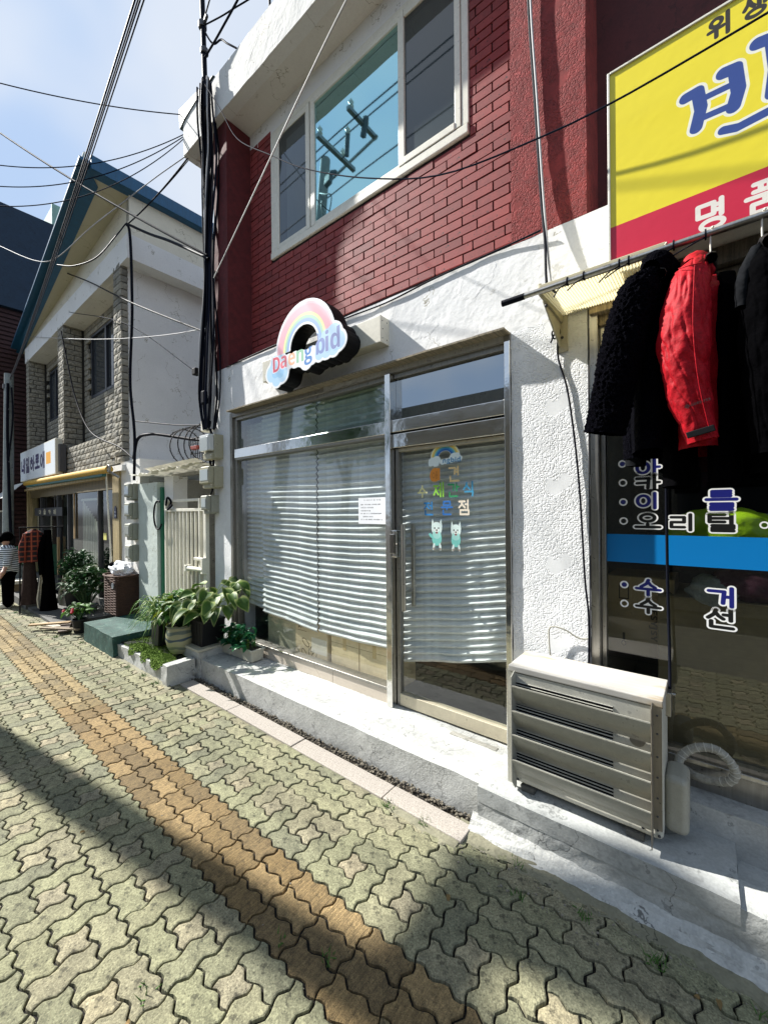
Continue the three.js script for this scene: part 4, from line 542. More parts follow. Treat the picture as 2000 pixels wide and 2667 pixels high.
    blob([[-2.97, 2.93, 0.05], [-2.9, 2.92, 0.05]], 0, 'rgb(150,200,236)'); blob([[-2.22, 2.985, 0.05], [-2.3, 2.98, 0.04]], 0, 'rgb(160,200,238)');
    const cs = ['rgb(214,74,100)', 'rgb(232,112,130)', 'rgb(244,186,150)', 'rgb(150,204,168)', 'rgb(66,132,204)', 'rgb(120,138,196)', 'rgb(124,132,188)', 'rgb(118,130,186)'];
    [...'Daengbid'].forEach((ch, i) => { const xs = [-3.02, -2.905, -2.8, -2.695, -2.585, -2.455, -2.345, -2.285], big = i > 4 ? 158 : i === 0 ? 132 : 138; x.font = 'bold ' + big + 'px sans-serif'; x.strokeStyle = i < 5 ? 'rgb(238,240,244)' : 'rgb(178,212,242)'; x.lineWidth = 9; x.lineJoin = 'round'; const Y = cy(i === 0 ? 2.935 : i > 4 ? 2.955 : 2.945); x.strokeText(ch, cx(xs[i]), Y); x.fillStyle = cs[i]; x.fillText(ch, cx(xs[i]), Y); });
  });
  const g = prism(world[0].map((p) => p), 0.006, 0, world.slice(1)); { const p = g.attributes.position, uv = g.attributes.uv; for (let i = 0; i < p.count; i++) uv.setXY(i, (p.getX(i) - X0) * S / CW, (p.getY(i) - Y0) * S / CH); }
  obj('face_print', [keepUv(g.translate(0, 0, 0.2525))], mat({ map: canvasTex(face), roughness: 0.4 }), t);
}
// ---------------------------------------------------------------- electric meters
function meterBox(label, group, x0, x1, y0, y1, z, depth, style, grey) {
  const t = thing('electric_meter', label, 'meter', [(x0 + x1) / 2, y0, z], group), d = z + depth, body = grey ? mat({ color: col(0.42, 0.44, 0.42), map: T.plastC, roughness: 0.5 }) : M.meter;
  const h = y1 - y0;
  obj('back_case', [rb(x0, x1, y0, y1, z - 0.01, z + depth * 0.62, 0.012, 2)], body, t);
  obj('cover', [rb(x0 + 0.012, x1 - 0.012, y0 + h * (style === 1 ? 0.3 : 0.16), y1 - 0.006, z + depth * 0.6, d, 0.016, 3)], style === 1 ? phys({ color: col(0.6, 0.62, 0.6), roughness: 0.12, clearcoat: 1 }) : body, t);
  obj('window', [rb(x0 + 0.035, x1 - 0.035, y0 + h * 0.3, y1 - 0.04, d - 0.004, d + 0.004, 0.004, 2)], M.meterGlass, t);
  obj('terminal_cover', [rb(x0 + 0.025, x1 - 0.025, y0 - 0.012, y0 + h * 0.22, z + 0.01, z + depth * 0.78, 0.01, 2)], body, t);
  obj('seal', [ball(x1 - 0.03, y0 + h * 0.12, z + depth * 0.79, 0.008)], M.pvcWhite, t); return t;
}
meterBox('topmost electric meter on the white shop pillar, with clear cover', 'meters on the white shop pillar', -4.535, -4.295, 2.31, 2.585, 0.004, 0.165, 1);
meterBox('stained middle electric meter on the white shop pillar', 'meters on the white shop pillar', -4.545, -4.30, 1.985, 2.225, 0.004, 0.165, 2);
meterBox('lowest and smallest electric meter on the white shop pillar', 'meters on the white shop pillar', -4.57, -4.40, 1.695, 1.9, 0.004, 0.14, 2, true);
{ const t = thing('breaker_box', 'small white breaker box above the meters on the shop pillar', 'box', [-4.6, 2.63, 0.05]); obj('casing', [rb(-4.625, -4.52, 2.645, 2.775, 0.0, 0.09, 0.008)], M.pvcWhite, t); obj('lid', [rb(-4.618, -4.53, 2.652, 2.768, 0.088, 0.098, 0.004)], M.pvcWhite, t); }
['topmost', 'second', 'third', 'lowest'].forEach((k, i) => { const y = [1.9, 1.62, 1.315, 1.0][i]; meterBox(k + ' of four grey meters beside the light green column', 'meters on the stone building', -6.72 + 0.02 * (i === 3), -6.5, y, y + 0.235, 0.075, 0.13, 2, true); });

// ---------------------------------------------------------------- mast and cable bundle at the building corner
{ const t = thing('cable_mast', 'black steel mast rising from the white eave corner', 'mast', [-4.34, 6.4, 0.16]); obj('pole', [rod([-4.33, 6.2, 0.15], [-4.42, 8.6, 0.16], 0.026, 12)], M.rubber, t); obj('clamp', [rod([-4.348, 6.82, 0.15], [-4.35, 6.87, 0.15], 0.042, 12), rod([-4.376, 7.12, 0.155], [-4.378, 7.18, 0.155], 0.044, 12), bar([-4.37, 7.15, 0.15], [-4.25, 7.16, 0.17], 0.03, 0.03)], M.soot, t); }
{ const t = thing('cable_bundle', 'thick bundle of black cables hanging down the shop corner', 'cables', [-4.38, 2.7, 0.1]);
  for (let k = 0; k < 34; k++) { const a = rr(0, 6.28), s = Math.sqrt(rnd()), p = [], w = k > 17 ? 2.1 : 1; for (let i = 0; i <= 11; i++) { const q = i / 11, y = lerp(6.5, 2.66, q), zc = y > 5.9 ? 0.145 : 0.075, c = (y > 5.9 ? -4.37 : lerp(-4.435, -4.47, smooth(0.5, 1, q))) + 0.012 * Math.sin(q * 9), r = (0.062 + 0.022 * Math.sin(q * 9)) * w * (q > 0.93 ? 0.7 : 1); p.push([c + Math.cos(a + q * 2.4) * s * r + 0.018 * n3(k, q * 5, 1), y, zc + Math.sin(a + q * 2.4) * s * r * 0.6 + 0.014 * n3(q * 5, k, 3)]); } obj('cable', [tube(p, k % 5 === 0 ? 0.006 : rr(0.007, 0.0125), 44, 5)], k % 6 === 1 ? M.cableWhite : k % 4 === 0 ? M.cableGrey : M.rubber, t); }
  obj('splice_case', [rb(-4.53, -4.43, 2.93, 3.1, 0.07, 0.15, 0.03, 3)], M.rubber, t);
  obj('tail', [tube([[-4.4, 2.74, 0.1], [-4.44, 2.66, 0.08], [-4.43, 2.57, 0.05]], 0.014, 12, 6), tube([[-4.44, 2.34, 0.06], [-4.46, 2.28, 0.075], [-4.44, 2.22, 0.06]], 0.013, 10, 6), tube([[-4.4, 2.34, 0.06], [-4.38, 2.28, 0.075], [-4.41, 2.22, 0.06]], 0.013, 10, 6), tube([[-4.46, 2.0, 0.06], [-4.4, 1.96, 0.08], [-4.48, 1.9, 0.06]], 0.01, 10, 6)], M.rubber, t); }

// ---------------------------------------------------------------- clothing repair shop at the right
{
  const f = thing('repair_shop_front', 'dark glazed front of the clothing repair shop with lettered glass', 'shopfront', [0.4, 0.3, -0.05]);
  obj('frame', [rb(-0.507, -0.462, 0.335, 2.84, -0.12, -0.006, 0.004), rb(-0.46, -0.438, 0.45, 2.76, -0.115, -0.055, 0.003), rb(-0.44, 1.6, 0.455, 0.478, -0.12, -0.012, 0.004)], M.brushed, f);
  obj('gasket', [rb(-0.5125, -0.5055, 0.335, 2.84, -0.11, 0.002, 0.002, 1)], M.soot, f);
  obj('header', [rb(-0.5, 1.6, 2.765, 2.842, -0.12, 0.018, 0.005), rb(-0.462, 1.6, 2.71, 2.767, -0.11, -0.03, 0.004)], mat({ color: col(0.6, 0.54, 0.4), map: T.woodC, roughness: 0.6 }), f);
  obj('sill_panel', [bx(-0.5, 1.6, 0.33, 0.456, -0.1, -0.03)], M.alum, f);
  obj('pane', [plate(-0.44, 1.6, 0.476, 2.715, -0.08)], M.tinted, f);
  obj('vinyl_band', [bx(-0.437, 1.6, 1.41, 1.562, -0.079, -0.0765)], M.blueBand, f, 'blue vinyl band across the glass');
  obj('dark_room', [bx(-0.52, 2.0, 0.2, 0.33, -2.5, -0.1), bx(-0.52, 2.0, 2.8, 2.9, -2.5, -0.1), bx(-0.52, 2.0, 0.2, 2.9, -2.6, -2.5), bx(-0.54, -0.512, 0.2, 2.8, -2.5, -0.12), bx(1.6, 1.7, 0.2, 2.9, -2.5, 0)], M.darkRoom, f);
  const ch = ['카', '이', '오', '리', '틀', '털', '수', '수', '거', '선', '아', '●'];
  const at = canvasTex(canvas(1024, 768, (x) => ch.forEach((c, i) => { const X = (i % 4) * 256, Y = ((i / 4) | 0) * 256, blue = [1, 4, 6, 8, 10].includes(i); if (c === '●') return; const l = hangul(c, X + 40, Y + 42, 176, 168); strokeLines(x, l, 54, 'rgb(232,232,230)'); strokeLines(x, l, 28, blue ? 'rgb(22,28,112)' : 'rgb(16,17,18)'); })));
  const lm = mat({ map: at, transparent: true, alphaTest: 0.5, roughness: 0.4 });
  const L = (i, x, y, w = 0.105, h = 0.09) => { const u = (i % 4) / 4, v = 1 - (((i / 4) | 0) + 1) / 3; obj('letter', [plate(x - w * 0.72, x + w * 0.72, y - h * 0.7, y + h * 0.7, -0.0765, u, u + 0.25, v, v + 1 / 3)], lm, f); };
  L(10, -0.246, 1.915); L(0, -0.246, 1.835); L(1, -0.245, 1.74); L(2, -0.246, 1.632); L(3, -0.098, 1.628); L(4, 0.052, 1.735, 0.11, 0.1); L(5, 0.056, 1.63, 0.11, 0.095); L(6, -0.246, 1.284, 0.105, 0.09); L(7, -0.246, 1.19, 0.105, 0.088); L(8, 0.054, 1.27, 0.115, 0.1); L(9, 0.05, 1.165, 0.115, 0.1);
  const ring = (x, y, blue, r = 0.0205) => { const o = obj('bullet', [new THREE.RingGeometry(r * 0.62, r, 28).translate(x, y, -0.0768), new THREE.CircleGeometry(r * 0.62, 24).translate(x, y, -0.0772)].slice(0, 1), mat({ color: col(0.8, 0.8, 0.79), roughness: 0.4 }), f); if (blue) obj('bullet_dot', [new THREE.CircleGeometry(r * 0.66, 24).translate(x, y, -0.0772)], mat({ color: col(0.012, 0.018, 0.16), roughness: 0.4 }), o); };
  ring(-0.36, 1.945, true); ring(-0.358, 1.842, false); ring(-0.357, 1.737, true); ring(-0.356, 1.634, false); ring(-0.355, 1.288, true); ring(-0.355, 1.185, false); ring(0.203, 1.62, false, 0.017);
}
{ const t = thing('cardboard_carton', 'large brown cardboard carton inside the repair shop window', 'box', [0.15, 0.33, -0.4]); obj('carton', [rb(-0.215, 1.2, 0.33, 1.225, -0.75, -0.2, 0.005, 1)], mat({ color: col(0.36, 0.27, 0.16), map: T.cardC, roughness: 0.9 }), t); obj('flap', [bx(-0.21, 1.19, 1.226, 1.23, -0.42, -0.19)], M.card, t); }
{ const pr = canvas(256, 256, (x) => { x.fillStyle = 'rgb(170,142,104)'; x.fillRect(0, 0, 256, 256); x.fillStyle = 'rgb(70,56,44)'; x.save(); x.translate(190, 30); x.rotate(Math.PI / 2); x.font = 'bold 34px sans-serif'; x.fillText('019', 6, -34); x.fillText('ESYJSY', 70, 20); x.restore(); x.strokeStyle = 'rgb(70,56,44)'; x.lineWidth = 4; x.strokeRect(48, 30, 36, 44); x.strokeRect(206, 120, 28, 70); x.fillRect(60, 190, 10, 24); x.beginPath(); x.arc(64, 226, 8, 0, 7); x.stroke(); });
  const t = thing('printed_carton', 'smaller printed cardboard carton beside the steel frame of the repair shop', 'box', [-0.34, 0.9, -0.3]); obj('carton', [rb(-0.47, -0.14, 0.86, 1.31, -0.6, -0.26, 0.004, 1)], M.card, t); obj('print', [plate(-0.466, -0.144, 0.865, 1.305, -0.2588)], mat({ map: canvasTex(pr), roughness: 0.9 }), t); }
{ const lump = (x, y, z, sx, sy, sz, k) => { const g = new THREE.SphereGeometry(1, 28, 20), p = g.attributes.position; for (let i = 0; i < p.count; i++) { const a = p.getX(i), b = p.getY(i), c = p.getZ(i), r = 1 + 0.22 * n3(a * 2.4 + k, b * 2.4, c * 2.4) + 0.08 * n3(a * 7, b * 7 + k, c * 7); p.setXYZ(i, a * r * sx + x, b * r * sy + y, c * r * sz + z); } g.computeVertexNormals(); return g; };
  tag(obj('lime_bag', [lump(0.06, 1.58, -0.22, 0.22, 0.12, 0.1, 1)], M.limeBag), 'bright lime green bag piled behind the blue band of the glass', 'bag');
  tag(obj('clear_bag', [lump(0.26, 1.57, -0.28, 0.17, 0.1, 0.1, 4)], phys({ color: col(0.45, 0.5, 0.52), roughness: 0.25, bumpMap: T.clothB, bumpScale: 0.02 })), 'crumpled clear plastic bag next to the lime bag', 'bag');
  const flor = canvasTex(canvas(128, 128, (x) => { x.fillStyle = 'rgb(70,20,44)'; x.fillRect(0, 0, 128, 128); for (const [a, b, c, d, s] of [[10, 10, 44, 18, 'rgb(190,186,180)'], [60, 30, 50, 24, 'rgb(60,130,90)'], [20, 60, 34, 40, 'rgb(150,20,60)'], [70, 80, 44, 30, 'rgb(190,190,190)'], [4, 100, 50, 22, 'rgb(50,120,80)']]) { x.fillStyle = s; x.fillRect(a, b, c, d); } }));
  tag(obj('patterned_bundle', [lump(0.16, 1.32, -0.26, 0.16, 0.09, 0.09, 7)], mat({ map: flor, roughness: 0.8 })), 'crimson and green patterned fabric bundle on top of the carton', 'fabric');
  tag(obj('grey_bundle', [lump(0.02, 1.27, -0.24, 0.11, 0.08, 0.08, 9)], mat({ color: col(0.4, 0.4, 0.38), map: T.clothC, bumpMap: T.clothB, bumpScale: 0.01 })), 'pale grey fabric bundle beside the patterned bundle', 'fabric');
}
{ // big yellow sign board
  const t = thing('yellow_sign', 'large yellow and red signboard above the clothing repair shop', 'sign', [0.6, 2.8, 0.3]);
  obj('casing', [rb(-0.345, 1.9, 2.822, 3.69, 0.06, 0.345, 0.006, 1)], M.pvcWhite, t);
  const face = canvasTex(canvas(1024, 768, (x, W, H) => { // 1.17 m x 0.87 m of the printed face
    const mx = W / 1.17, my = H / 0.868, X = (v) => (v + 0.342) * mx, Y = (v) => (3.686 - v) * my;
    x.fillStyle = 'rgb(232,214,44)'; x.fillRect(0, 0, W, H); x.fillStyle = 'rgb(200,30,60)'; x.fillRect(0, Y(2.985), W, H);
    const put = (c, a, b, w, h, s, lw) => { const l = hangul(c, X(a), Y(b), w * mx, h * my); for (const [q, st] of s) strokeLines(x, l, q * mx, st); };
    const K = [[0.0145, 'rgb(52,46,34)']]; [...'위생세탁'].forEach((c, q) => put(c, 0.014 + q * 0.104, 3.662, 0.07, 0.082, K));
    const big = [[[[-0.062, 3.402], [-0.022, 3.405], [-0.012, 3.33], [-0.028, 3.258]], 0.043], [[[0.058, 3.425], [0.094, 3.42], [0.103, 3.33], [0.088, 3.272]], 0.046], [[[0, 3.365], [0.09, 3.362]], 0.025], [[[0, 3.287], [0.085, 3.282]], 0.025], [[[0.158, 3.47], [0.2, 3.462], [0.21, 3.35], [0.2, 3.255]], 0.046], [[[0.21, 3.36], [0.27, 3.365]], 0.035], [[[0.056, 3.198], [0.1, 3.184], [0.16, 3.19], [0.27, 3.2]], 0.032]];
    for (const [gw, st] of [[0.021, 'rgb(236,234,214)'], [0, 'rgb(52,74,140)']]) for (const [l, w] of big) strokeLines(x, [l.map(([a, b]) => [X(a), Y(b)])], (w + gw) * mx, st);
    const Wt = [[0.018, 'rgb(232,226,214)']]; put('명', -0.03, 2.936, 0.1, 0.115, Wt); put('품', 0.125, 2.936, 0.105, 0.115, Wt);
  }));
  obj('face', [plate(-0.342, 0.828, 2.823, 3.686, 0.3462)], mat({ map: face, roughness: 0.38, bumpMap: T.clothB, bumpScale: 0.001 }), t);
  obj('edge_trim', [rb(-0.349, -0.339, 2.82, 3.695, 0.335, 0.353, 0.002, 1), rb(-0.338, 1.9, 3.686, 3.696, 0.335, 0.353, 0.002, 1)], M.pvcWhite, t);
  const b = thing('sign_beam', 'dark grey wooden boards fixed under the yellow sign', 'beam', [0.6, 2.6, 0.1]); for (const [a, c, z] of [[2.742, 2.82, 0.2], [2.66, 2.738, 0.16]]) obj('plank', [rb(-0.16, 1.8, a, c, 0.02, z, 0.003, 1)], mat({ color: col(0.16, 0.15, 0.13), map: T.woodC, roughness: 0.8 }), b);
}
{ // pelmet lamp over the shop corner
  const t = thing('ribbed_canopy', 'small yellowed ribbed plastic canopy above the repair shop corner', 'canopy', [-0.4, 2.8, 0.2]);
  obj('ribbed_sheet', [flat(grid(160, 6, (u, v) => [lerp(-0.635, -0.135, u), lerp(2.802, 2.772, v) + ((u * 160) % 4 < 2 ? 0.004 : -0.001), lerp(0.012, 0.395, v)]))], Object.assign(M.pelmet, { side: THREE.DoubleSide }), t);
  obj('edge_rail', [rb(-0.645, -0.13, 2.768, 2.812, 0.39, 0.402, 0.003), rb(-0.65, -0.636, 2.765, 2.822, 0.0, 0.4, 0.003), rb(-0.134, -0.128, 2.77, 2.806, 0.0, 0.4, 0.002), rb(-0.62, 0.2, 2.81, 2.838, 0.0, 0.03, 0.003)], mat({ color: col(0.62, 0.58, 0.44), map: T.plastC, roughness: 0.6 }), t);
  obj('wall_bracket', [rb(-0.672, -0.612, 2.6, 2.85, -0.004, 0.014, 0.003), prism([[0, 0], [0.3, 0.0], [0.3, -0.02], [0.02, -0.16], [0, -0.16]], 0.008).rotateY(-Math.PI / 2).translate(-0.648, 2.79, 0.012)], mat({ color: col(0.66, 0.63, 0.54), map: T.plastC, roughness: 0.6 }), t);
  obj('bolt', [ball(-0.64, 2.68, 0.016, 0.008), ball(-0.642, 2.75, 0.3, 0.009)], M.soot, t);
  obj('tie_wire', [tube([[-0.655, 2.74, 0.02], [-0.69, 2.72, 0.03], [-0.68, 2.68, 0.025], [-0.65, 2.7, 0.025], [-0.66, 2.74, 0.02], [-0.7, 2.66, 0.03]], 0.005, 30, 5)], M.rubber, t);
}
{ const t = thing('clothes_rail', 'long metal clothes rail hung below the yellow sign', 'rail', [0.3, 2.75, 0.45]);
  obj('tube', [rod([-0.805, 2.757, 0.45], [1.5, 2.757, 0.45], 0.0135, 14)], M.brushed, t); obj('end_sleeve', [rod([-0.815, 2.757, 0.45], [-0.7, 2.757, 0.45], 0.0155, 14)], M.rubber, t);
  obj('wire_tie', [-0.5, -0.43, -0.29, -0.255, -0.1, 0.0].flatMap((x, i) => [new THREE.TorusGeometry(0.017, 0.0035, 6, 16).rotateY(Math.PI / 2).translate(x, 2.757, 0.45), tube([[x, 2.745, 0.455], [x - 0.03, 2.73, 0.47], [x - 0.06 - 0.01 * i, 2.7 + 0.01 * (i % 2), 0.46]], 0.003, 8, 4)]), M.rubber, t);
  obj('hook_arm', [rod([-0.58, 2.757, 0.45], [-0.58, 2.775, 0.35], 0.006), rod([0.4, 2.757, 0.45], [0.4, 2.84, 0.3], 0.006)], M.soot, t); }
// garments: sleeve swept along a bent centre line, with folds
function sweep(path, rad, nu, nv, fold, k, fuzz = 0) { // path of [x,y,z], rad of [rx,rz]
  const c = new THREE.CatmullRomCurve3(pts(path)), r = (v, i) => { const t = v * (rad.length - 1), a = Math.min(rad.length - 2, t | 0); return lerp(rad[a][i], rad[a + 1][i], smooth(0, 1, t - a)); };
  return grid(nu, nv, (u, v) => { const p = c.getPoint(v), T2 = c.getTangent(v), s = V3().crossVectors(T2, V3(0, 0, 1)).normalize(), b = V3().crossVectors(s, T2).normalize(), a = u * Math.PI * 2; const f = 1 + fold * (n3(Math.cos(a) * 1.4 + k, v * 9, Math.sin(a) * 1.4) + 0.5 * n3(Math.cos(a) * 3 + k, v * 22 + Math.sin(a) * 4, k)) + (fuzz ? fuzz * (n3(p.x * 90 + Math.cos(a) * 6, p.y * 90, Math.sin(a) * 6 + k) + 0.7 * n3(Math.cos(a) * 14, p.y * 190, Math.sin(a) * 14)) : -0.09 * Math.pow(1 - Math.abs(n3(Math.cos(a) * 1.5 + k, v * 6 + Math.cos(a) * 1.5, Math.sin(a) * 1.5) * 2.2), 6)); p.addScaledVector(s, Math.cos(a) * r(v, 0) * f).addScaledVector(b, Math.sin(a) * r(v, 1) * f); return [p.x, p.y, p.z]; });
}
const DS = (m) => { m.side = THREE.DoubleSide; return m; };
function torso(cx2, w, yT, yB, z0, z1, k, fold = 0.1) { return grid(40, 30, (u, v) => { const a = u * Math.PI * 2, y = lerp(yB, yT, v), sh = v > 0.86 ? lerp(1, 0.25, (v - 0.86) / 0.14) : 1, f = 1 + fold * n3(Math.cos(a) * 2 + k, v * 5, Math.sin(a) * 2); const zc = (z0 + z1) / 2, hz = (z1 - z0) / 2 * sh; return [cx2 + Math.cos(a) * w * f * (v > 0.9 ? 0.8 : 1), y, zc + Math.sin(a) * hz * f]; }); }
const hanger = (x, y, t) => { obj('hanger', [tube([[x, 2.615, 0.45], [x, y + 0.03, 0.45], [x, 2.75, 0.45], [x + 0.004, 2.775, 0.456], [x + 0.008, 2.768, 0.466]], 0.0032, 20, 6)], M.pvcWhite, t); obj('hanger_shoulder', [tube([[x, 2.555, 0.25], [x, 2.63, 0.4], [x, 2.64, 0.46], [x, 2.63, 0.52], [x, 2.56, 0.66]], 0.018, 20, 8)], M.black, t); };
{ const t = thing('fleece_jacket', 'black curly fleece jacket hanging nearest the white pillar', 'jacket', [-0.2, 2.7, 0.45]);
  obj('body', [torso(-0.175, 0.075, 2.62, 1.93, 0.2, 0.62, 1)], DS(M.fleece), t); hanger(-0.13, 2.63, t);
  obj('sleeve', [sweep([[-0.15, 2.6, 0.58], [-0.205, 2.51, 0.63], [-0.262, 2.28, 0.65], [-0.318, 2.0, 0.64]], [[0.035, 0.05], [0.07, 0.08], [0.076, 0.08], [0.07, 0.07]], 150, 170, 0.07, 2, 0.13)], M.fleece, t);
  obj('sleeve', [sweep([[-0.16, 2.56, 0.3], [-0.22, 2.4, 0.22], [-0.25, 2.2, 0.2], [-0.262, 1.93, 0.22]], [[0.05, 0.06], [0.065, 0.07], [0.06, 0.06], [0.05, 0.05]], 90, 100, 0.07, 5, 0.13)], M.fleece, t);
  obj('cuff', [sweep([[-0.261, 1.96, 0.22], [-0.264, 1.9, 0.22]], [[0.046, 0.046], [0.042, 0.042]], 24, 4, 0.02, 5)], DS(M.darkGreyCloth), t);
  obj('collar', [sweep([[-0.1, 2.6, 0.5], [-0.145, 2.62, 0.6], [-0.16, 2.6, 0.64]], [[0.04, 0.04], [0.055, 0.05], [0.03, 0.03]], 90, 40, 0.08, 3, 0.13)], M.fleece, t); }
{ const t = thing('red_jacket', 'bright red shell jacket on a hanger in front of the repair shop', 'jacket', [0, 2.7, 0.45]);
  obj('body', [torso(-0.015, 0.085, 2.6, 1.925, 0.2, 0.6, 8)], DS(M.redCloth), t); hanger(0.015, 2.63, t);
  obj('lining', [torso(0.05, 0.05, 2.6, 1.8, 0.2, 0.585, 4)], DS(M.blackCloth), t);
  const sl = obj('sleeve', [sweep([[-0.02, 2.585, 0.57], [-0.045, 2.5, 0.63], [-0.062, 2.3, 0.66], [-0.052, 2.12, 0.665], [-0.012, 1.935, 0.655]], [[0.035, 0.045], [0.06, 0.07], [0.08, 0.078], [0.064, 0.066], [0.046, 0.048]], 110, 150, 0.1, 11)], M.redCloth, t);
  obj('hood', [sweep([[0.0, 2.6, 0.47], [-0.03, 2.605, 0.55], [-0.045, 2.56, 0.62]], [[0.03, 0.03], [0.045, 0.045], [0.03, 0.035]], 24, 12, 0.1, 6)], M.redCloth, t);
  obj('seam', [tube([[-0.075, 2.545, 0.685], [-0.045, 2.535, 0.705], [-0.01, 2.54, 0.69]], 0.002, 10, 4), tube([[-0.03, 2.53, 0.703], [-0.034, 2.3, 0.739], [-0.02, 2.12, 0.733], [0.006, 1.97, 0.705]], 0.0018, 20, 4)], M.redCloth, sl);
  obj('cuff_tab', [rb(-0.048, 0.03, -0.011, 0.011, -0.003, 0.003, 0.003).rotateZ(0.24).translate(-0.008, 1.962, 0.708)], M.black, sl);
  const pr = canvasTex(canvas(256, 64, (x) => { x.strokeStyle = x.fillStyle = 'rgb(20,12,14)'; x.lineWidth = 5; x.beginPath(); x.moveTo(6, 32); x.lineTo(30, 8); x.lineTo(54, 32); x.lineTo(30, 56); x.closePath(); x.stroke(); x.strokeRect(21, 23, 18, 18); x.font = 'bold 40px sans-serif'; x.fillText('GORE-TEX', 60, 47, 190); }));
  obj('sleeve_print', [keepUv(new THREE.PlaneGeometry(0.076, 0.019).rotateZ(0.26).translate(-0.024, 2.055, 0.7285))], mat({ map: pr, transparent: true, alphaTest: 0.4, roughness: 0.7 }), sl); }
{ const t = thing('black_jacket', 'black padded jacket hanging right of the red jacket', 'jacket', [0.16, 2.7, 0.45]);
  obj('body', [torso(0.19, 0.085, 2.6, 1.82, 0.2, 0.6, 14)], DS(M.blackCloth), t); hanger(0.16, 2.63, t);
  obj('sleeve', [sweep([[0.165, 2.58, 0.57], [0.15, 2.44, 0.63], [0.15, 2.2, 0.65], [0.17, 1.88, 0.64]], [[0.035, 0.04], [0.062, 0.07], [0.066, 0.07], [0.055, 0.055]], 90, 110, 0.1, 15)], M.blackCloth, t);
  obj('sleeve', [sweep([[0.135, 2.57, 0.6], [0.098, 2.46, 0.66], [0.09, 2.36, 0.67]], [[0.02, 0.02], [0.02, 0.024], [0.018, 0.02]], 20, 16, 0.08, 17)], M.darkGreyCloth, t); }
{ const t = thing('dark_coat', 'long black coat hanging behind the red and fleece jackets', 'coat', [-0.08, 2.7, 0.3]); obj('body', [torso(-0.09, 0.06, 2.58, 1.79, 0.12, 0.5, 21)], DS(M.blackCloth), t); obj('sleeve', [sweep([[-0.08, 2.56, 0.25], [-0.1, 2.3, 0.14], [-0.1, 1.95, 0.12]], [[0.04, 0.04], [0.055, 0.055], [0.045, 0.045]], 24, 20, 0.08, 23)], M.blackCloth, t); }
// ---------------------------------------------------------------- outdoor air conditioner unit
{
  const t = thing('outdoor_unit', 'weathered beige outdoor air conditioner unit with slanted louvres on the plinth', 'air conditioner', [-0.49, 0.22, 0.2]);
  const X0 = -0.835, X1 = -0.155;
  obj('cabinet', [rb(X0, X1, 0.252, 0.85, 0.075, 0.345, 0.022, 3)], M.acPaint, t);
  obj('top_panel', [rb(X0 - 0.004, X1 + 0.004, 0.836, 0.87, 0.07, 0.352, 0.007, 2)], M.acTop, t);
  obj('panel_seam', [bx(X0 - 0.001, X1 + 0.001, 0.8335, 0.836, 0.074, 0.3465)], M.soot, t);
  const gr = obj('grille', [bx(-0.81, -0.345, 0.33, 0.79, 0.34, 0.3465)], M.black, t);
  for (let i = 0; i < 30; i++) { const y = 0.337 + i * 0.0155; obj('grille_bar', [rb(-0.812, -0.343, y, y + 0.0045, 0.3465, 0.353, 0.002, 1)], M.acPaint, gr); }
  const prof = [[0.0, 0.0], [0.0, -0.006], [-0.008, -0.03], [-0.018, -0.052], [-0.028, -0.07], [-0.05, -0.095], [-0.062, -0.118], [-0.0645, -0.117], [-0.053, -0.093], [-0.031, -0.068], [-0.021, -0.05], [-0.011, -0.028], [-0.004, -0.004], [-0.004, 0.0]];
  for (const y of [0.79, 0.661, 0.537, 0.407]) obj('louvre', [prism(prof, 0.605).rotateY(-Math.PI / 2).translate(-0.194, y, 0.413)], M.louvre, t);
  obj('flange', [prism([[0, 0.0], [0, 0.59], [0.02, 0.62], [0.066, 0.6], [0.066, 0.06], [0.02, 0.0]].map(([z, y]) => [z, y]), 0.004).rotateY(-Math.PI / 2).translate(-0.797, 0.232, 0.347), bx(-0.845, -0.8, 0.24, 0.85, 0.346, 0.3485)], M.louvre, t);
  obj('flange', [prism([[0, 0.0], [0, 0.6], [0.03, 0.615], [0.062, 0.595], [0.066, 0.0]], 0.003).rotateY(-Math.PI / 2).translate(-0.19, 0.25, 0.347), bx(-0.192, -0.158, 0.3, 0.84, 0.346, 0.349)], mat({ color: col(0.46, 0.42, 0.36), map: T.alumC, roughness: 0.4, metalness: 0.5 }), t);
  obj('screw', [0.3, 0.36, 0.44, 0.53, 0.62, 0.72, 0.8].map((y) => ball(-0.175, y, 0.349, 0.0045)).concat([[-0.23, 0.285], [-0.17, 0.275], [-0.79, 0.27]].map(([x, y]) => ball(x, y, 0.347, 0.006))), M.soot, t);
  obj('badge', [new THREE.CircleGeometry(0.03, 24).translate(-0.25, 0.667, 0.3462)], M.alum, t);
  for (const x of [-0.74, -0.26]) obj('foot', [rb(x - 0.035, x + 0.035, 0.218, 0.254, 0.09, 0.352, 0.006)], M.darkConc, t);
  obj('valve_cover', [rb(-0.157, -0.068, 0.262, 0.515, 0.11, 0.28, 0.03, 4)], mat({ color: col(0.48, 0.48, 0.46), map: T.plastC, roughness: 0.5 }), t);
  obj('bracket', [rb(-0.156, -0.135, 0.74, 0.85, 0.1, 0.19, 0.003), rod([-0.15, 0.83, 0.14], [-0.12, 0.83, 0.14], 0.008)], M.brushed, t);
}
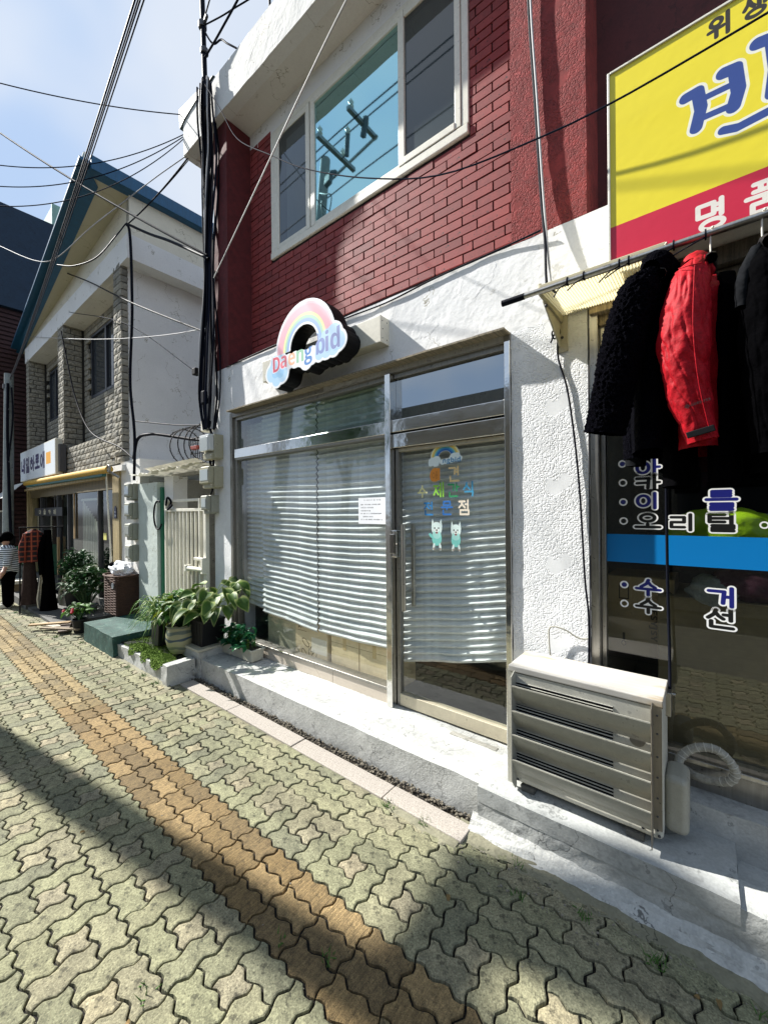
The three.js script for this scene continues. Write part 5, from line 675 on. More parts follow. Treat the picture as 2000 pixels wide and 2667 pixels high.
{ const t = thing('insulated_pipe', 'thick taped white pipe looping from the outdoor unit to the wall', 'pipe', [0, 0.4, 0.06]);
  obj('pipe', [tube([[-0.1, 0.44, 0.12], [-0.112, 0.5, 0.09], [-0.085, 0.545, 0.07], [-0.026, 0.585, 0.065], [0.03, 0.588, 0.06], [0.075, 0.55, 0.06], [0.092, 0.508, 0.055], [0.075, 0.462, 0.05], [0.02, 0.428, 0.03], [-0.05, 0.412, 0.01], [-0.1, 0.41, -0.04]], 0.0185, 70, 12)], mat({ color: col(0.46, 0.44, 0.37), map: T.clothC, bumpMap: T.clothB, bumpScale: 0.01, roughness: 0.8 }), t);
  const c = new THREE.CatmullRomCurve3(pts([[-0.112, 0.5, 0.09], [-0.085, 0.545, 0.07], [-0.026, 0.585, 0.065], [0.03, 0.588, 0.06], [0.075, 0.55, 0.06], [0.092, 0.508, 0.055], [0.075, 0.462, 0.05], [0.02, 0.428, 0.03]]), false, 'centripetal');
  obj('tape_ridge', Array.from({ length: 15 }, (_, i) => { const p = c.getPoint((i + 1) / 16), q = c.getTangent((i + 1) / 16); const h = new THREE.TorusGeometry(0.0182, 0.0022, 5, 18); h.applyQuaternion(new THREE.Quaternion().setFromUnitVectors(V3(0, 0, 1), q)); return h.translate(p.x, p.y, p.z); }), mat({ color: col(0.52, 0.5, 0.43), roughness: 0.8 }), t);
  obj('copper_end', [rod([-0.1, 0.4, 0.12], [-0.1, 0.46, 0.115], 0.012)], M.soot, t); }

// ---------------------------------------------------------------- plants and pots
const stem = (a, b, r = 0.003) => { const m = [(a[0] + b[0]) / 2, (a[1] + b[1]) / 2 + 0.12 * Math.hypot(a[0] - b[0], a[2] - b[2]), (a[2] + b[2]) / 2]; return tube([a, m, b], r, 6, 4); };
{ // striped ceramic pot with a bushy plant
  const st = canvasTex(canvas(128, 256, (x) => { x.fillStyle = 'rgb(150,150,120)'; x.fillRect(0, 0, 128, 256); for (const [y, h, c] of [[20, 12, 'rgb(82,96,96)'], [52, 6, 'rgb(110,118,104)'], [84, 16, 'rgb(70,88,96)'], [112, 8, 'rgb(52,70,84)'], [146, 14, 'rgb(92,104,96)'], [176, 9, 'rgb(48,70,88)'], [204, 8, 'rgb(104,112,98)']]) { x.fillStyle = c; for (let i = 0; i < 128; i++) x.fillRect(i, y + 3 * Math.sin(i * 0.13 + y), 1, h + 2 * Math.sin(i * 0.3)); } }));
  const t = thing('striped_pot', 'round ceramic pot with pale green and blue stripes', 'pot', [-4.47, 0.19, 0.42]);
  const g = lathe([[0.085, 0], [0.1, 0.012], [0.125, 0.06], [0.148, 0.15], [0.146, 0.21], [0.13, 0.265], [0.135, 0.285], [0.142, 0.292], [0.142, 0.302], [0.128, 0.302], [0.122, 0.28], [0.122, 0.26]], -4.47, 0.19, 0.42, 40);
  obj('vessel', [keepUv(g)], mat({ map: st, roughness: 0.45, side: THREE.DoubleSide }), t); obj('soil', [new THREE.CircleGeometry(0.125, 24).rotateX(-Math.PI / 2).translate(-4.47, 0.452, 0.42)], M.soil, t);
  const p = thing('bushy_plant', 'dense dark green leafy plant growing in the striped ceramic pot', 'plant', [-4.47, 0.45, 0.42]);
  const st2 = [], lv = [[], [], []]; for (let i = 0; i < 230; i++) { const a = rr(0, 6.28), r = rr(0.02, 0.32), y = 0.56 + rr(0.0, 0.22) + 0.06 * Math.cos(r * 5), b = [-4.5 + Math.cos(a) * r * 1.1, y, 0.4 + Math.sin(a) * r * 0.75]; if (i % 2) st2.push(stem([-4.47 + Math.cos(a) * 0.05, 0.45, 0.42], b, 0.0025)); for (let k = 0; k < 2; k++) lv[(rnd() * 3) | 0].push(pose(leaf(rr(0.06, 0.13), rr(0.024, 0.045), rr(0.2, 0.7), 0.3), b, a + rr(-0.9, 0.9), rr(-0.5, 0.3))); }
  obj('stem', st2, M.leafDeep, p); [M.leafDeep, M.leafMid, M.leafMid].forEach((m, i) => { const o = obj('foliage', lv[i], m, p); o.userData.kind = 'stuff'; }); }
{ // spider plant
  const t = thing('dark_pot', 'dark square plastic pot on the mossy raised bed', 'pot', [-4.95, 0.19, 0.4]);
  obj('vessel', [prism([[-0.085, 0], [0.085, 0], [0.11, 0.25], [-0.11, 0.25]], 0.2, 0.006).translate(-4.93, 0.19, 0.3)], M.potBlack, t);
  const p = thing('spider_plant', 'spider plant with long arching striped leaves over the dark pot', 'plant', [-4.95, 0.44, 0.4]), A = [], A2 = [], A3 = [];
  for (let i = 0; i < 250; i++) { const a = rr(0, 6.28), L = rr(0.22, 0.48), h = rr(0.08, 0.34), w = rr(0.012, 0.021), dr = rr(0.35, 1.25), b = [-4.93 + rr(-0.07, 0.07), 0.44, 0.4 + rr(-0.06, 0.06)]; const g = grid(2, 9, (u, v) => { const q = (u - 0.5) * w * (1 - Math.pow(v, 3)); return [q, h * Math.sin(v * 2.2) * 1.1 - dr * L * v * v * 0.55 + Math.abs(u - 0.5) * w * 0.4, L * v * (1 - 0.2 * v)]; }); pose(g, b, a, 0); (i % 3 === 0 ? A : i % 3 === 1 ? A2 : A3).push(g); }
  [[A, M.leafSpider], [A2, M.leafMid], [A3, M.leafPale]].forEach(([g, m]) => { const o = obj('foliage', g, m, p); o.userData.kind = 'stuff'; }); }
{ // hosta in a tall black pot
  const t = thing('black_pot', 'tall square black plastic pot standing on the raised end of the step', 'pot', [-4.26, 0.28, 0.25]);
  obj('vessel', [prism([[-0.12, 0], [0.12, 0], [0.15, 0.27], [-0.15, 0.27]], 0.25, 0.008).translate(-4.25, 0.285, 0.115)], M.potBlack, t); obj('rim', [rb(-4.405, -4.095, 0.54, 0.566, 0.105, 0.375, 0.008)], M.potBlack, t); obj('ridge', [-0.06, 0.02, 0.09].map((x) => rb(-4.25 + x, -4.238 + x, 0.3, 0.54, 0.362, 0.37, 0.002, 1)), M.potBlack, t);
  const tr = thing('plant_tray', 'white rectangular tray under the tall black pot', 'tray', [-4.25, 0.265, 0.25]); obj('tray', [rb(-4.44, -4.06, 0.262, 0.29, 0.09, 0.435, 0.008)], M.potWhite, tr);
  const hosta = canvasTex(canvas(128, 256, (x) => { x.fillStyle = 'rgb(196,206,150)'; x.fillRect(0, 0, 128, 256); for (const [k, c] of [[0.92, 'rgb(150,172,108)'], [0.8, 'rgb(98,134,66)'], [0.66, 'rgb(76,116,54)']]) { x.fillStyle = c; x.beginPath(); x.ellipse(64, 128, 64 * k, 128 * k, 0, 0, 7); x.fill(); } x.strokeStyle = 'rgb(132,160,96)'; x.lineWidth = 2; for (let i = -4; i <= 4; i++) { x.beginPath(); x.moveTo(64, 4); x.quadraticCurveTo(64 + i * 15, 128, 64, 252); x.stroke(); } }));
  const hm = [0.5, 0.62, 0.36].map((k) => phys({ map: hosta, color: col(k * 0.92, k, k * 0.66), specularIntensity: 0.35, roughness: 0.5, transmission: 0.4, thickness: 0, side: THREE.DoubleSide })), hy = phys({ color: col(0.42, 0.5, 0.05), roughness: 0.45, transmission: 0.35, thickness: 0, side: THREE.DoubleSide });
  const p = thing('hosta_plant', 'hosta with broad cream edged leaves in the tall black pot', 'plant', [-4.25, 0.56, 0.25]), s = [];
  const at = [[-4.05, 0.78, 0.42, 0.3], [-4.2, 0.74, 0.5, 0], [-4.38, 0.74, 0.5, -0.3], [-4.52, 0.7, 0.46, -0.6], [-4.62, 0.64, 0.5, -0.5, 1], [-4.5, 0.78, 0.42, -0.7, 1], [-3.95, 0.82, 0.3, 0.9], [-3.84, 0.86, 0.2, 1.3], [-4.0, 0.9, 0.12, 1.8], [-4.2, 0.92, 0.1, 2.6], [-4.35, 0.86, 0.15, -2.4], [-4.5, 0.84, 0.24, -1.6], [-4.1, 0.86, 0.3, 0.6], [-4.3, 0.84, 0.36, -0.2], [-3.78, 0.76, 0.28, 1.1], [-3.9, 0.72, 0.4, 0.6], [-4.16, 0.68, 0.52, 0.15], [-4.42, 0.66, 0.52, -0.2], [-3.98, 0.94, 0.05, 1.2], [-3.86, 0.96, 0.1, 1.6], [-4.28, 0.8, 0.44, 0.1], [-3.98, 0.68, 0.46, 0.5], [-3.72, 0.82, 0.18, 1.5], [-3.76, 0.9, 0.12, 1.9], [-4.12, 0.8, 0.46, 0.35], [-3.9, 0.8, 0.38, 0.75], [-4.34, 0.7, 0.56, 0.1], [-4.05, 0.72, 0.52, 0.3], [-4.48, 0.74, 0.5, -0.4], [-4.2, 0.88, 0.26, 0.3], [-4.0, 0.84, 0.24, 0.9], [-4.42, 0.8, 0.34, -0.8], [-3.82, 0.74, 0.34, 0.9], [-4.6, 0.78, 0.4, -0.9], [-4.26, 0.76, 0.5, 0.05], [-4.12, 0.95, 0.06, 2.2], [-3.92, 0.9, 0.2, 1.0], [-4.36, 0.9, 0.2, -1.2]];
  at.forEach(([x, y, z, yaw, yel], i) => { const L = rr(0.16, 0.22), W = rr(0.1, 0.14), g = keepUv(leaf(yel ? 0.2 : L, yel ? 0.08 : W, rr(0.25, 0.7), 0.28, 0.22, 0.02)); pose(g, [x, y, z], yaw + rr(-0.3, 0.3), rr(-0.1, 0.55), rr(-0.4, 0.4)); obj('leaf', [g], yel ? hy : hm[i % 3], p); s.push(stem([-4.25 + rr(-0.06, 0.06), 0.55, 0.25 + rr(-0.05, 0.05)], [x, y, z], 0.004)); });
  obj('stem', s, M.leafPale, p); }
{ // two window boxes with trailing ivy-like leaves
  const boxGeo = (x0, x1, z0, z1) => { const w = (x1 - x0) / 2, d = (z1 - z0) / 2, g = new RoundedBoxGeometry(1, 1, 1, 3, 0.06), p = g.attributes.position; for (let i = 0; i < p.count; i++) { const k = lerp(0.9, 1, p.getY(i) + 0.5); p.setXYZ(i, p.getX(i) * 2 * w * lerp(0.93, 1, p.getY(i) + 0.5), (p.getY(i) + 0.5) * 0.115, p.getZ(i) * 2 * d * k * 0.98); } g.computeVertexNormals(); return g; };
  const mk = (at, w, d, lab, plab, n, m1, m2, off) => {
    const t = thing('window_box', lab, 'planter', at, 'white window boxes on the step'); const c = boxGeo(-w / 2, w / 2, -d / 2, d / 2).translate(...at); obj('trough', [c], M.potWhite, t);
    obj('rim', [rb(at[0] - w / 2 - 0.006, at[0] + w / 2 + 0.006, at[1] + 0.106, at[1] + 0.122, at[2] + d / 2 - 0.012, at[2] + d / 2 + 0.008, 0.004), rb(at[0] - w / 2 - 0.006, at[0] + w / 2 + 0.006, at[1] + 0.106, at[1] + 0.122, at[2] - d / 2 - 0.008, at[2] - d / 2 + 0.012, 0.004), rb(at[0] - w / 2 - 0.006, at[0] - w / 2 + 0.014, at[1] + 0.106, at[1] + 0.122, at[2] - d / 2, at[2] + d / 2, 0.004), rb(at[0] + w / 2 - 0.014, at[0] + w / 2 + 0.006, at[1] + 0.106, at[1] + 0.122, at[2] - d / 2, at[2] + d / 2, 0.004)], M.potWhite, t);
    obj('soil', [rough(at[0] - w / 2 + 0.012, at[0] + w / 2 - 0.012, at[1] + 0.1, at[1] + 0.117, at[2] - d / 2 + 0.01, at[2] + d / 2 - 0.01, 0.006, 0.02, 20)], M.soil, t);
    const p = thing('trailing_plant', plab, 'plant', [at[0], at[1] + 0.11, at[2]]), s = []; for (let i = 0; i < n; i++) { const x = at[0] + off + rr(-0.5, 0.42) * w, z = at[2] + rr(-0.4, 0.55) * d, h = rr(0.03, 0.2), b = [x + rr(-0.05, 0.05), at[1] + 0.11 + h * (z > at[2] + 0.4 * d ? 0.35 : 1), z + rr(-0.02, 0.05)]; s.push(stem([x, at[1] + 0.11, clamp(z, at[2] - d / 2, at[2] + d / 2)], b, 0.002)); obj('leaf', [pose(leaf(rr(0.055, 0.1), rr(0.04, 0.066), rr(0.2, 0.7), 0.3, 0.2), b, rr(-1.9, 1.9), rr(-0.75, 0.5), rr(-0.4, 0.4))], rnd() < 0.55 ? m1 : m2, p); } obj('stem', s, M.leafMid, p); };
  mk([-3.71, 0.206, 0.1], 0.41, 0.15, 'white plastic window box at the near corner of the step', 'glossy bright green trailing plant in the front window box', 78, M.leafPothos, M.leafPothos2, -0.03);
  mk([-3.99, 0.206, 0.1], 0.2, 0.17, 'white window box tucked between the black pot and the front window box', 'dark green trailing plant shaded beside the tall black pot', 46, M.leafPothos2, M.leafDark, 0.02); }
{ // wicker basket with a plastic bag on top
  const t = thing('wicker_basket', 'tall square dark wicker basket on the green platform', 'basket', [-6.72, 0.24, 0.25]), x0 = -6.985, x1 = -6.5, z0 = 0.07, z1 = 0.375, w = [];
  obj('body', [rb(x0 + 0.015, x1 - 0.015, 0.24, 0.79, z0 + 0.015, z1 - 0.015, 0.01)], M.wicker, t); const band = []; for (let j = 0; j < 30; j++) { const y = 0.25 + j * 0.0182; band.push(tube(Array.from({ length: 24 }, (_, i) => { const s = i / 24 * 4, k = s | 0, f = s - k, o = 0.005 * Math.sin(i * 2.1 + j * Math.PI); const c = [[x0, z1], [x1, z1], [x1, z0], [x0, z0]], a = c[k], b = c[(k + 1) % 4]; return [lerp(a[0], b[0], f) + (k === 1 ? o : k === 3 ? -o : 0), y, lerp(a[1], b[1], f) + (k === 0 ? o : k === 2 ? -o : 0)]; }), 0.0085, 48, 5, true)); }
  const sl = obj('woven_band', band, M.wicker, t); sl.userData.kind = 'stuff'; obj('rim', [tube([[x0, 0.8, z0], [x0, 0.8, z1], [x1, 0.8, z1], [x1, 0.8, z0]], 0.014, 60, 7, true)], M.wicker, t); obj('round_tag', [new THREE.CylinderGeometry(0.042, 0.042, 0.006, 28).rotateX(Math.PI / 2).translate(-6.62, 0.665, 0.388)], M.paper, t);
  const bag = new THREE.SphereGeometry(1, 40, 26), p = bag.attributes.position; for (let i = 0; i < p.count; i++) { const a = p.getX(i), b = p.getY(i), c = p.getZ(i), r = 1 + 0.26 * n3(a * 2, b * 2, c * 2) + 0.12 * n3(a * 6, b * 6, c * 6); p.setXYZ(i, -6.77 + a * r * 0.22, 0.87 + b * r * 0.1 + 0.06 * (a < 0 ? -a : 0), 0.22 + c * r * 0.14); } bag.computeVertexNormals();
  tag(obj('plastic_bag', [flat(bag)], M.bagPlastic), 'crumpled translucent white plastic bag lying on the wicker basket', 'bag');
  tag(obj('dark_cloth', [pose(new THREE.SphereGeometry(0.06, 14, 10).scale(1.2, 0.6, 0.9), [-6.86, 0.945, 0.3], 0, 0)], M.blackCloth), 'small black bundle showing inside the white plastic bag', 'bundle'); }

// ---------------------------------------------------------------- gate, alley, canopy, razor wire
{ const t = thing('metal_gate', 'white painted barred metal gate between the two buildings', 'gate', [-5.1, 0, 0.06]);
  obj('rail', [rb(-5.67, -4.72, 1.838, 1.872, 0.035, 0.07, 0.004)], M.pvcWhite, t); obj('rail', [rb(-5.67, -4.6, 1.715, 1.752, 0.035, 0.072, 0.004)], M.pvcWhite, t); obj('rail', [rb(-5.67, -4.6, 0.24, 0.275, 0.035, 0.072, 0.004)], M.pvcWhite, t);
  obj('stile', [rb(-5.672, -5.634, 0.2, 1.87, 0.033, 0.073, 0.004)], M.pvcWhite, t); obj('stile', [rb(-4.755, -4.718, 0.2, 1.87, 0.033, 0.073, 0.004)], M.pvcWhite, t); obj('stile', [rb(-4.635, -4.57, 0.2, 1.75, 0.03, 0.075, 0.004)], M.pvcWhite, t);
  for (let k = 0; k < 9; k++) obj('bar', [rb(-5.565 + k * 0.1, -5.542 + k * 0.1, 0.27, 1.72, 0.04, 0.066, 0.004)], M.pvcWhite, t);
  obj('latch', [rod([-4.99, 1.02, 0.1], [-4.58, 1.03, 0.1], 0.026, 12), rb(-5.0, -4.96, 0.98, 1.06, 0.06, 0.13, 0.006), rb(-4.8, -4.6, 1.13, 1.165, 0.07, 0.11, 0.006), rb(-4.62, -4.57, 0.98, 1.17, 0.07, 0.12, 0.006)], M.pvcWhite, t);
  obj('hose', [new THREE.TorusGeometry(0.19, 0.012, 7, 26, 4.4).rotateZ(1.2).scale(0.7, 1, 1).translate(-5.75, 1.67, 0.12), tube([[-5.6, 1.8, 0.08], [-5.5, 1.9, 0.1], [-5.45, 1.84, 0.08], [-5.52, 1.74, 0.1], [-5.4, 1.8, 0.09]], 0.014, 20, 6)], M.rubber, t);
  const q = thing('gate_pillar', 'white rendered gate pillar left of the barred gate', 'pillar', [-5.62, 0, 0]); obj('shaft', [rough(-5.755, -5.505, -0.03, 2.19, -0.16, 0.03, 0.006, 0.05, 6)], M.white, q);
  const w = thing('wing_wall', 'pale green painted wall column beside the meters', 'wall', [-6.1, 0, 0.05]); obj('wall', [rough(-6.46, -5.83, -0.03, 2.12, -0.2, 0.1, 0.004, 0.06, 5)], mat({ color: col(0.62, 0.70, 0.66), map: T.plasterC, bumpMap: T.plasterB, bumpScale: 0.004 }), w); obj('edge_strip', [rb(-5.828, -5.775, 0, 2.05, -0.15, 0.06, 0.003)], M.greenEdge, w);
  const c = thing('gate_canopy', 'thin white corrugated canopy over the barred gate', 'canopy', [-5.4, 2.2, -0.2]); obj('sheet', [flat(grid(70, 6, (u, v) => [lerp(-6.5, -4.56, u), 2.235 + 0.03 * u + 0.012 * Math.sin(u * 70) + 0.03 * v * n3(u * 7, 1, 3), lerp(-0.75, 0.2 + 0.05 * n3(u * 9, 3, 2), v)])), flat(grid(60, 2, (u, v) => [lerp(-6.0, -4.56, u), 2.275 + 0.03 * v + 0.02 * u, lerp(0.1, 0.2, v) + 0.02 * n3(u * 12, 2, 2)]))], DS(phys({ color: col(0.9, 0.9, 0.89), map: T.plastC, roughness: 0.7, transmission: 0.3, thickness: 0 })), c); obj('support', [rb(-5.75, -4.55, 2.185, 2.23, -0.12, -0.06, 0.004)], M.conc, c);
  const al = thing('alley_wall', 'grey cement wall closing the narrow passage behind the gate', 'wall', [-5.6, 0, -2]); obj('wall', [bx(-7.05, -4.48, -0.05, 2.5, -2.4, -2.2)], M.conc, al); obj('door', [bx(-5.05, -4.6, 0.05, 2.0, -2.2, -2.17)], M.soot, al);
  const lw = thing('boundary_wall', 'low cement wall running back beside the gate', 'wall', [-5.7, 0, -1]); obj('wall', [rough(-5.78, -5.56, -0.05, 2.15, -2.2, -0.17, 0.004, 0.1, 4)], M.conc, lw);
  const rz = thing('razor_wire', 'rusty coiled barbed wire above the gate canopy', 'barbed wire', [-5.3, 2.4, -0.05]), P = []; for (let i = 0; i <= 120; i++) { const q2 = i / 120, a = q2 * 6.28 * 4.2 + 0.6; P.push([-5.5 + q2 * 0.72 + 0.03 * Math.sin(a * 1.7), 2.56 + Math.sin(a) * 0.25, -0.12 + Math.cos(a) * 0.24]); }
  obj('coil', [tube(P, 0.007, 260, 5)], M.rust, rz); obj('barb', P.filter((_, i) => i % 2).flatMap((p) => [bar([p[0] - 0.017, p[1] - 0.014, p[2]], [p[0] + 0.017, p[1] + 0.014, p[2]], 0.007, 0.004), bar([p[0] - 0.012, p[1] + 0.016, p[2]], [p[0] + 0.012, p[1] - 0.016, p[2]], 0.007, 0.004)]), M.rust, rz);
  const ca = thing('rusty_cage', 'small rusty wire cage hanging in front of the passage', 'cage', [-4.9, 2.33, 0]); const cg = []; for (let i = 0; i < 6; i++) cg.push(rod([-5.02 + i * 0.055, 2.36, 0.02], [-5.02 + i * 0.055, 2.62, 0.02], 0.005, 5)); for (let j = 0; j < 5; j++) cg.push(rod([-5.03, 2.36 + j * 0.065, 0.02], [-4.73, 2.36 + j * 0.065, 0.02], 0.005, 5)); obj('mesh_wire', cg, M.rust, ca); obj('red_tray', [rb(-5.0, -4.82, 2.48, 2.52, -0.02, 0.05, 0.004)], mat({ color: col(0.22, 0.03, 0.02), roughness: 0.6 }), ca); }
// ---------------------------------------------------------------- stone faced building at the left
{
  const t = thing('stone_building', 'two storey building with split stone brick front and blue edged roof', 'building', [-10, 0, -1]);
  const PZ = 0.1, WZ = -0.25;
  obj('side_wall', [bx(-7.3, -7.06, 2.3, 6.65, -7, 0.0)], M.white, t);
  obj('upper_core', [bx(-13.6, -7.07, 2.3, 5.6, -7, -0.31)], M.mortar, t);
  obj('lower_side', [rough(-7.2, -6.46, -0.05, 2.5, -3, 0.075, 0.004, 0.08, 5)], M.white, t);
  obj('band', [rough(-13.62, -6.775, 5.55, 5.92, -0.2, PZ, 0.005, 0.1, 4), rough(-7.05, -6.775, 5.55, 5.92, -6, -0.2, 0.005, 0.1, 4), bx(-13.6, -7, 5.545, 5.6, -0.3, 0.0)], M.white, t);
  obj('upper_wall', [bx(-13.6, -6.84, 5.9, 6.15, -6, 0.06), prism([[-13.6, 6.1], [-6.845, 6.1], [-6.845, 6.55], [-13.6, 5.95]], 0.1).translate(0, 0, -0.05), bx(-6.95, -6.843, 5.9, 6.56, -6, 0.05)], M.cream, t);
  // roof: soffit, sheet, blue fascias
  const A = [-6.78, 6.56, 0.56], Bq = [-14.15, 5.96, 0.16], C = [-6.78, 6.66, -6], D = [-14.15, 6.06, -6];
  const quad = (a, b, c, d) => { const g = new THREE.BufferGeometry(); g.setAttribute('position', new THREE.Float32BufferAttribute([...a, ...b, ...c, ...a, ...c, ...d], 3)); g.computeVertexNormals(); return g; };
  const up = (p, h) => [p[0], p[1] + h, p[2]];
  obj('soffit', [quad(A, C, D, Bq)], DS(mat({ color: col(0.62, 0.58, 0.44), map: T.plasterC })), t); obj('roof', [quad(up(A, 0.16), up(C, 0.16), up(D, 0.16), up(Bq, 0.16))], DS(M.roofBlue), t);
  obj('fascia', [bar([A[0] + 0.02, A[1] + 0.09, A[2] + 0.02], [Bq[0], Bq[1] + 0.09, Bq[2] + 0.02], 0.05, 0.22), bar([A[0] + 0.03, A[1] + 0.09, A[2]], [C[0] + 0.03, C[1] + 0.09, C[2]], 0.06, 0.2)].map((g) => g), M.roofBlue, t);
  obj('eave_trim', [quad([A[0] + 0.04, A[1] - 0.02, A[2] + 0.03], [A[0] - 0.22, A[1] - 0.035, A[2] - 0.16], [Bq[0] + 0.0, Bq[1] - 0.02, Bq[2] - 0.1], [Bq[0], Bq[1] - 0.012, Bq[2] + 0.03]), quad([A[0] + 0.05, A[1] - 0.012, A[2] + 0.02], [C[0] + 0.05, C[1] - 0.012, C[2]], [C[0] - 0.1, C[1] - 0.02, C[2]], [A[0] - 0.1, A[1] - 0.022, A[2]])], DS(M.roofBlue), t); obj('drip_edge', [rod([A[0], A[1] + 0.2, A[2] + 0.06], [Bq[0], Bq[1] + 0.2, Bq[2] + 0.06], 0.018, 6)], M.pvcWhite, t);
  // split stone bricks
  const variants = [0, 1, 2, 3, 4].map((k) => { const g = new THREE.BoxGeometry(1, 1, 1, 3, 2, 1), p = g.attributes.position; for (let i = 0; i < p.count; i++) if (p.getZ(i) > 0.4) { const e = Math.abs(p.getX(i)) > 0.49 || Math.abs(p.getY(i)) > 0.49; p.setZ(i, 0.5 + (e ? -0.08 : 0.1 + 0.2 * n3(p.getX(i) * 3 + k * 7, p.getY(i) * 3, k))); } return fin(flat(g)); });
  const list = []; // centre, length, height, facing ('z' front or 'x' side)
  const rows = (x0, x1, y0, y1, z, face, skip) => { const H = 0.108; for (let r = 0; r * H < y1 - y0; r++) { const y = y0 + (r + 0.5) * H; let x = x0 + (r % 2 ? 0 : -0.11) ; while (x < x1) { const l = rr(0.19, 0.29); let a = Math.max(x, x0), b = Math.min(x + l, x1); x += l; if (b - a < 0.04) continue; if (skip && skip((a + b) / 2, y, a, b)) continue; list.push([a, b, y, z, face, H]); } } };
  for (const [a, b] of [[-7.39, -7.06], [-10.62, -10.2], [-13.53, -13.25]]) { rows(a, b, 2.49, 5.53, PZ, 'z'); rows(a === -7.39 ? -0.02 : -0.22, PZ - 0.02, 2.49, 5.53, b, 'x'); obj('pier_core', [bx(a + 0.02, b - 0.02, 2.45, 5.55, -0.3, PZ - 0.03)], M.mortar, t); }
  const win = [[-9.78, -8.5, 4.04, 5.32], [-13.0, -12.15, 4.04, 5.27]], inW = (a, b, y) => win.some((w) => b > w[0] && a < w[1] && y > w[2] - 0.03 && y < w[3] + 0.03);
  rows(-13.25, -10.62, 2.95, 5.53, WZ, 'z', (m, y, a, b) => inW(a, b, y)); rows(-10.2, -7.39, 2.95, 5.53, WZ, 'z', (m, y, a, b) => inW(a, b, y));
  rows(-10.2, -7.39, 2.49, 2.95, PZ - 0.03, 'z'); rows(-13.25, -10.62, 2.49, 2.95, PZ - 0.03, 'z'); obj('spandrel_core', [bx(-13.4, -7.2, 2.42, 2.95, -0.3, PZ - 0.05)], M.mortar, t);
  list.sort((p, q) => (q[1] + (q[4] === 'x' ? q[3] * 0 : 0) - 0) - p[1]); const key = (p) => (p[4] === 'x' ? p[3] : p[1]); list.sort((p, q) => key(q) - key(p));
  const rest = [], o = origin.get(t);
  list.forEach(([a, b, y, z, f, H], k) => { const g = variants[(rnd() * 5) | 0], L = b - a - 0.014, h = H - 0.015, d = 0.045, m4 = new THREE.Matrix4(); if (f === 'z') m4.compose(V3((a + b) / 2, y, z - d / 2), new THREE.Quaternion(), V3(L, h, d)); else m4.compose(V3(z - d / 2, y, (a + b) / 2), new THREE.Quaternion().setFromAxisAngle(V3(0, 1, 0), Math.PI / 2), V3(L, h, d));
    if (k < 300) { const m = new THREE.Mesh(g, M.stone[(rnd() * 4) | 0]); m.name = 'stone_brick'; m.applyMatrix4(m4); m.position.x -= o[0]; m.position.y -= o[1]; m.position.z -= o[2]; m.castShadow = m.receiveShadow = true; t.add(m); } else rest.push(g.clone().applyMatrix4(m4)); });
  const s = obj('stone_field', rest, M.stoneMix, t); s.userData.kind = 'stuff';
  for (const [x0, x1, y0, y1] of win) { const w = holder('window', t); obj('frame', [bx(x0, x0 + 0.05, y0, y1, -0.32, -0.262), bx(x1 - 0.05, x1, y0, y1, -0.32, -0.262), bx(x0, x1, y0, y0 + 0.05, -0.322, -0.263), bx(x0, x1, y1 - 0.05, y1, -0.322, -0.263), bx(lerp(x0, x1, 0.66) - 0.04, lerp(x0, x1, 0.66) + 0.04, y0, y1, -0.318, -0.258)], mat({ color: col(0.02, 0.024, 0.034), roughness: 0.4 }), w); obj('pane', [bx(x0 + 0.04, x1 - 0.04, y0 + 0.04, y1 - 0.04, -0.307, -0.3)], phys({ color: col(0.05, 0.056, 0.06), roughness: 0.06 }), w); }
  obj('base_moulding', [rough(-13.4, -7.0, 2.36, 2.45, -0.1, 0.13, 0.004, 0.1, 5)], M.white, t);
  // cafe front below
  const c = holder('cafe_front', t);
  for (const [a, b, y] of [[-7.47, -7.2, 0.1], [-13.55, -13.42, 0]]) obj('post', [bx(a, b, y, 2.4, -0.1, 0.11)], mat({ color: col(0.66, 0.6, 0.42), map: T.woodC, roughness: 0.6 }), c);
  obj('wood_strip', [bx(-9.83, -9.77, 1.2, 2.12, 0.03, 0.05)], M.woodPale, c);
  obj('head', [bx(-13.4, -7.47, 2.1, 2.37, -0.1, 0.06)], mat({ color: col(0.3, 0.28, 0.22), map: T.woodC, roughness: 0.6 }), c);
  for (const x of [-8.37, -10.98, -10.2, -12.4]) obj('mullion', [bx(x, x + 0.04, 0.2, 2.1, -0.03, 0.06)], M.soot, c);
  obj('pane', [plate(-13.42, -7.47, 0.2, 2.1, 0.02)], phys({ color: col(0.7, 0.76, 0.74), transmission: 1, roughness: 0.015, thickness: 0, ior: 1.5 }), c);
  obj('sill', [bx(-13.42, -7.47, 0.05, 0.22, -0.1, 0.08)], M.darkConc, c); obj('door_handle', [bx(-10.87, -10.82, 0.4, 1.2, 0.05, 0.09)], M.woodPale, c);
  obj('interior', [bx(-13.5, -7.3, 0, 0.06, -2.6, -0.1), bx(-13.5, -7.3, 2.25, 2.3, -2.6, -0.1), bx(-13.5, -7.3, 0, 2.3, -2.7, -2.6), bx(-13.6, -13.5, 0, 2.3, -2.6, -0.1), bx(-7.35, -7.22, 0, 2.3, -2.6, -0.1)], mat({ color: col(0.09, 0.1, 0.095), roughness: 0.9 }), c);
  obj('label_sticker', [plate(-8.2, -8.05, 1.24, 1.36, 0.024)], mat({ color: col(0.7, 0.66, 0.2), roughness: 0.6 }), c);
}
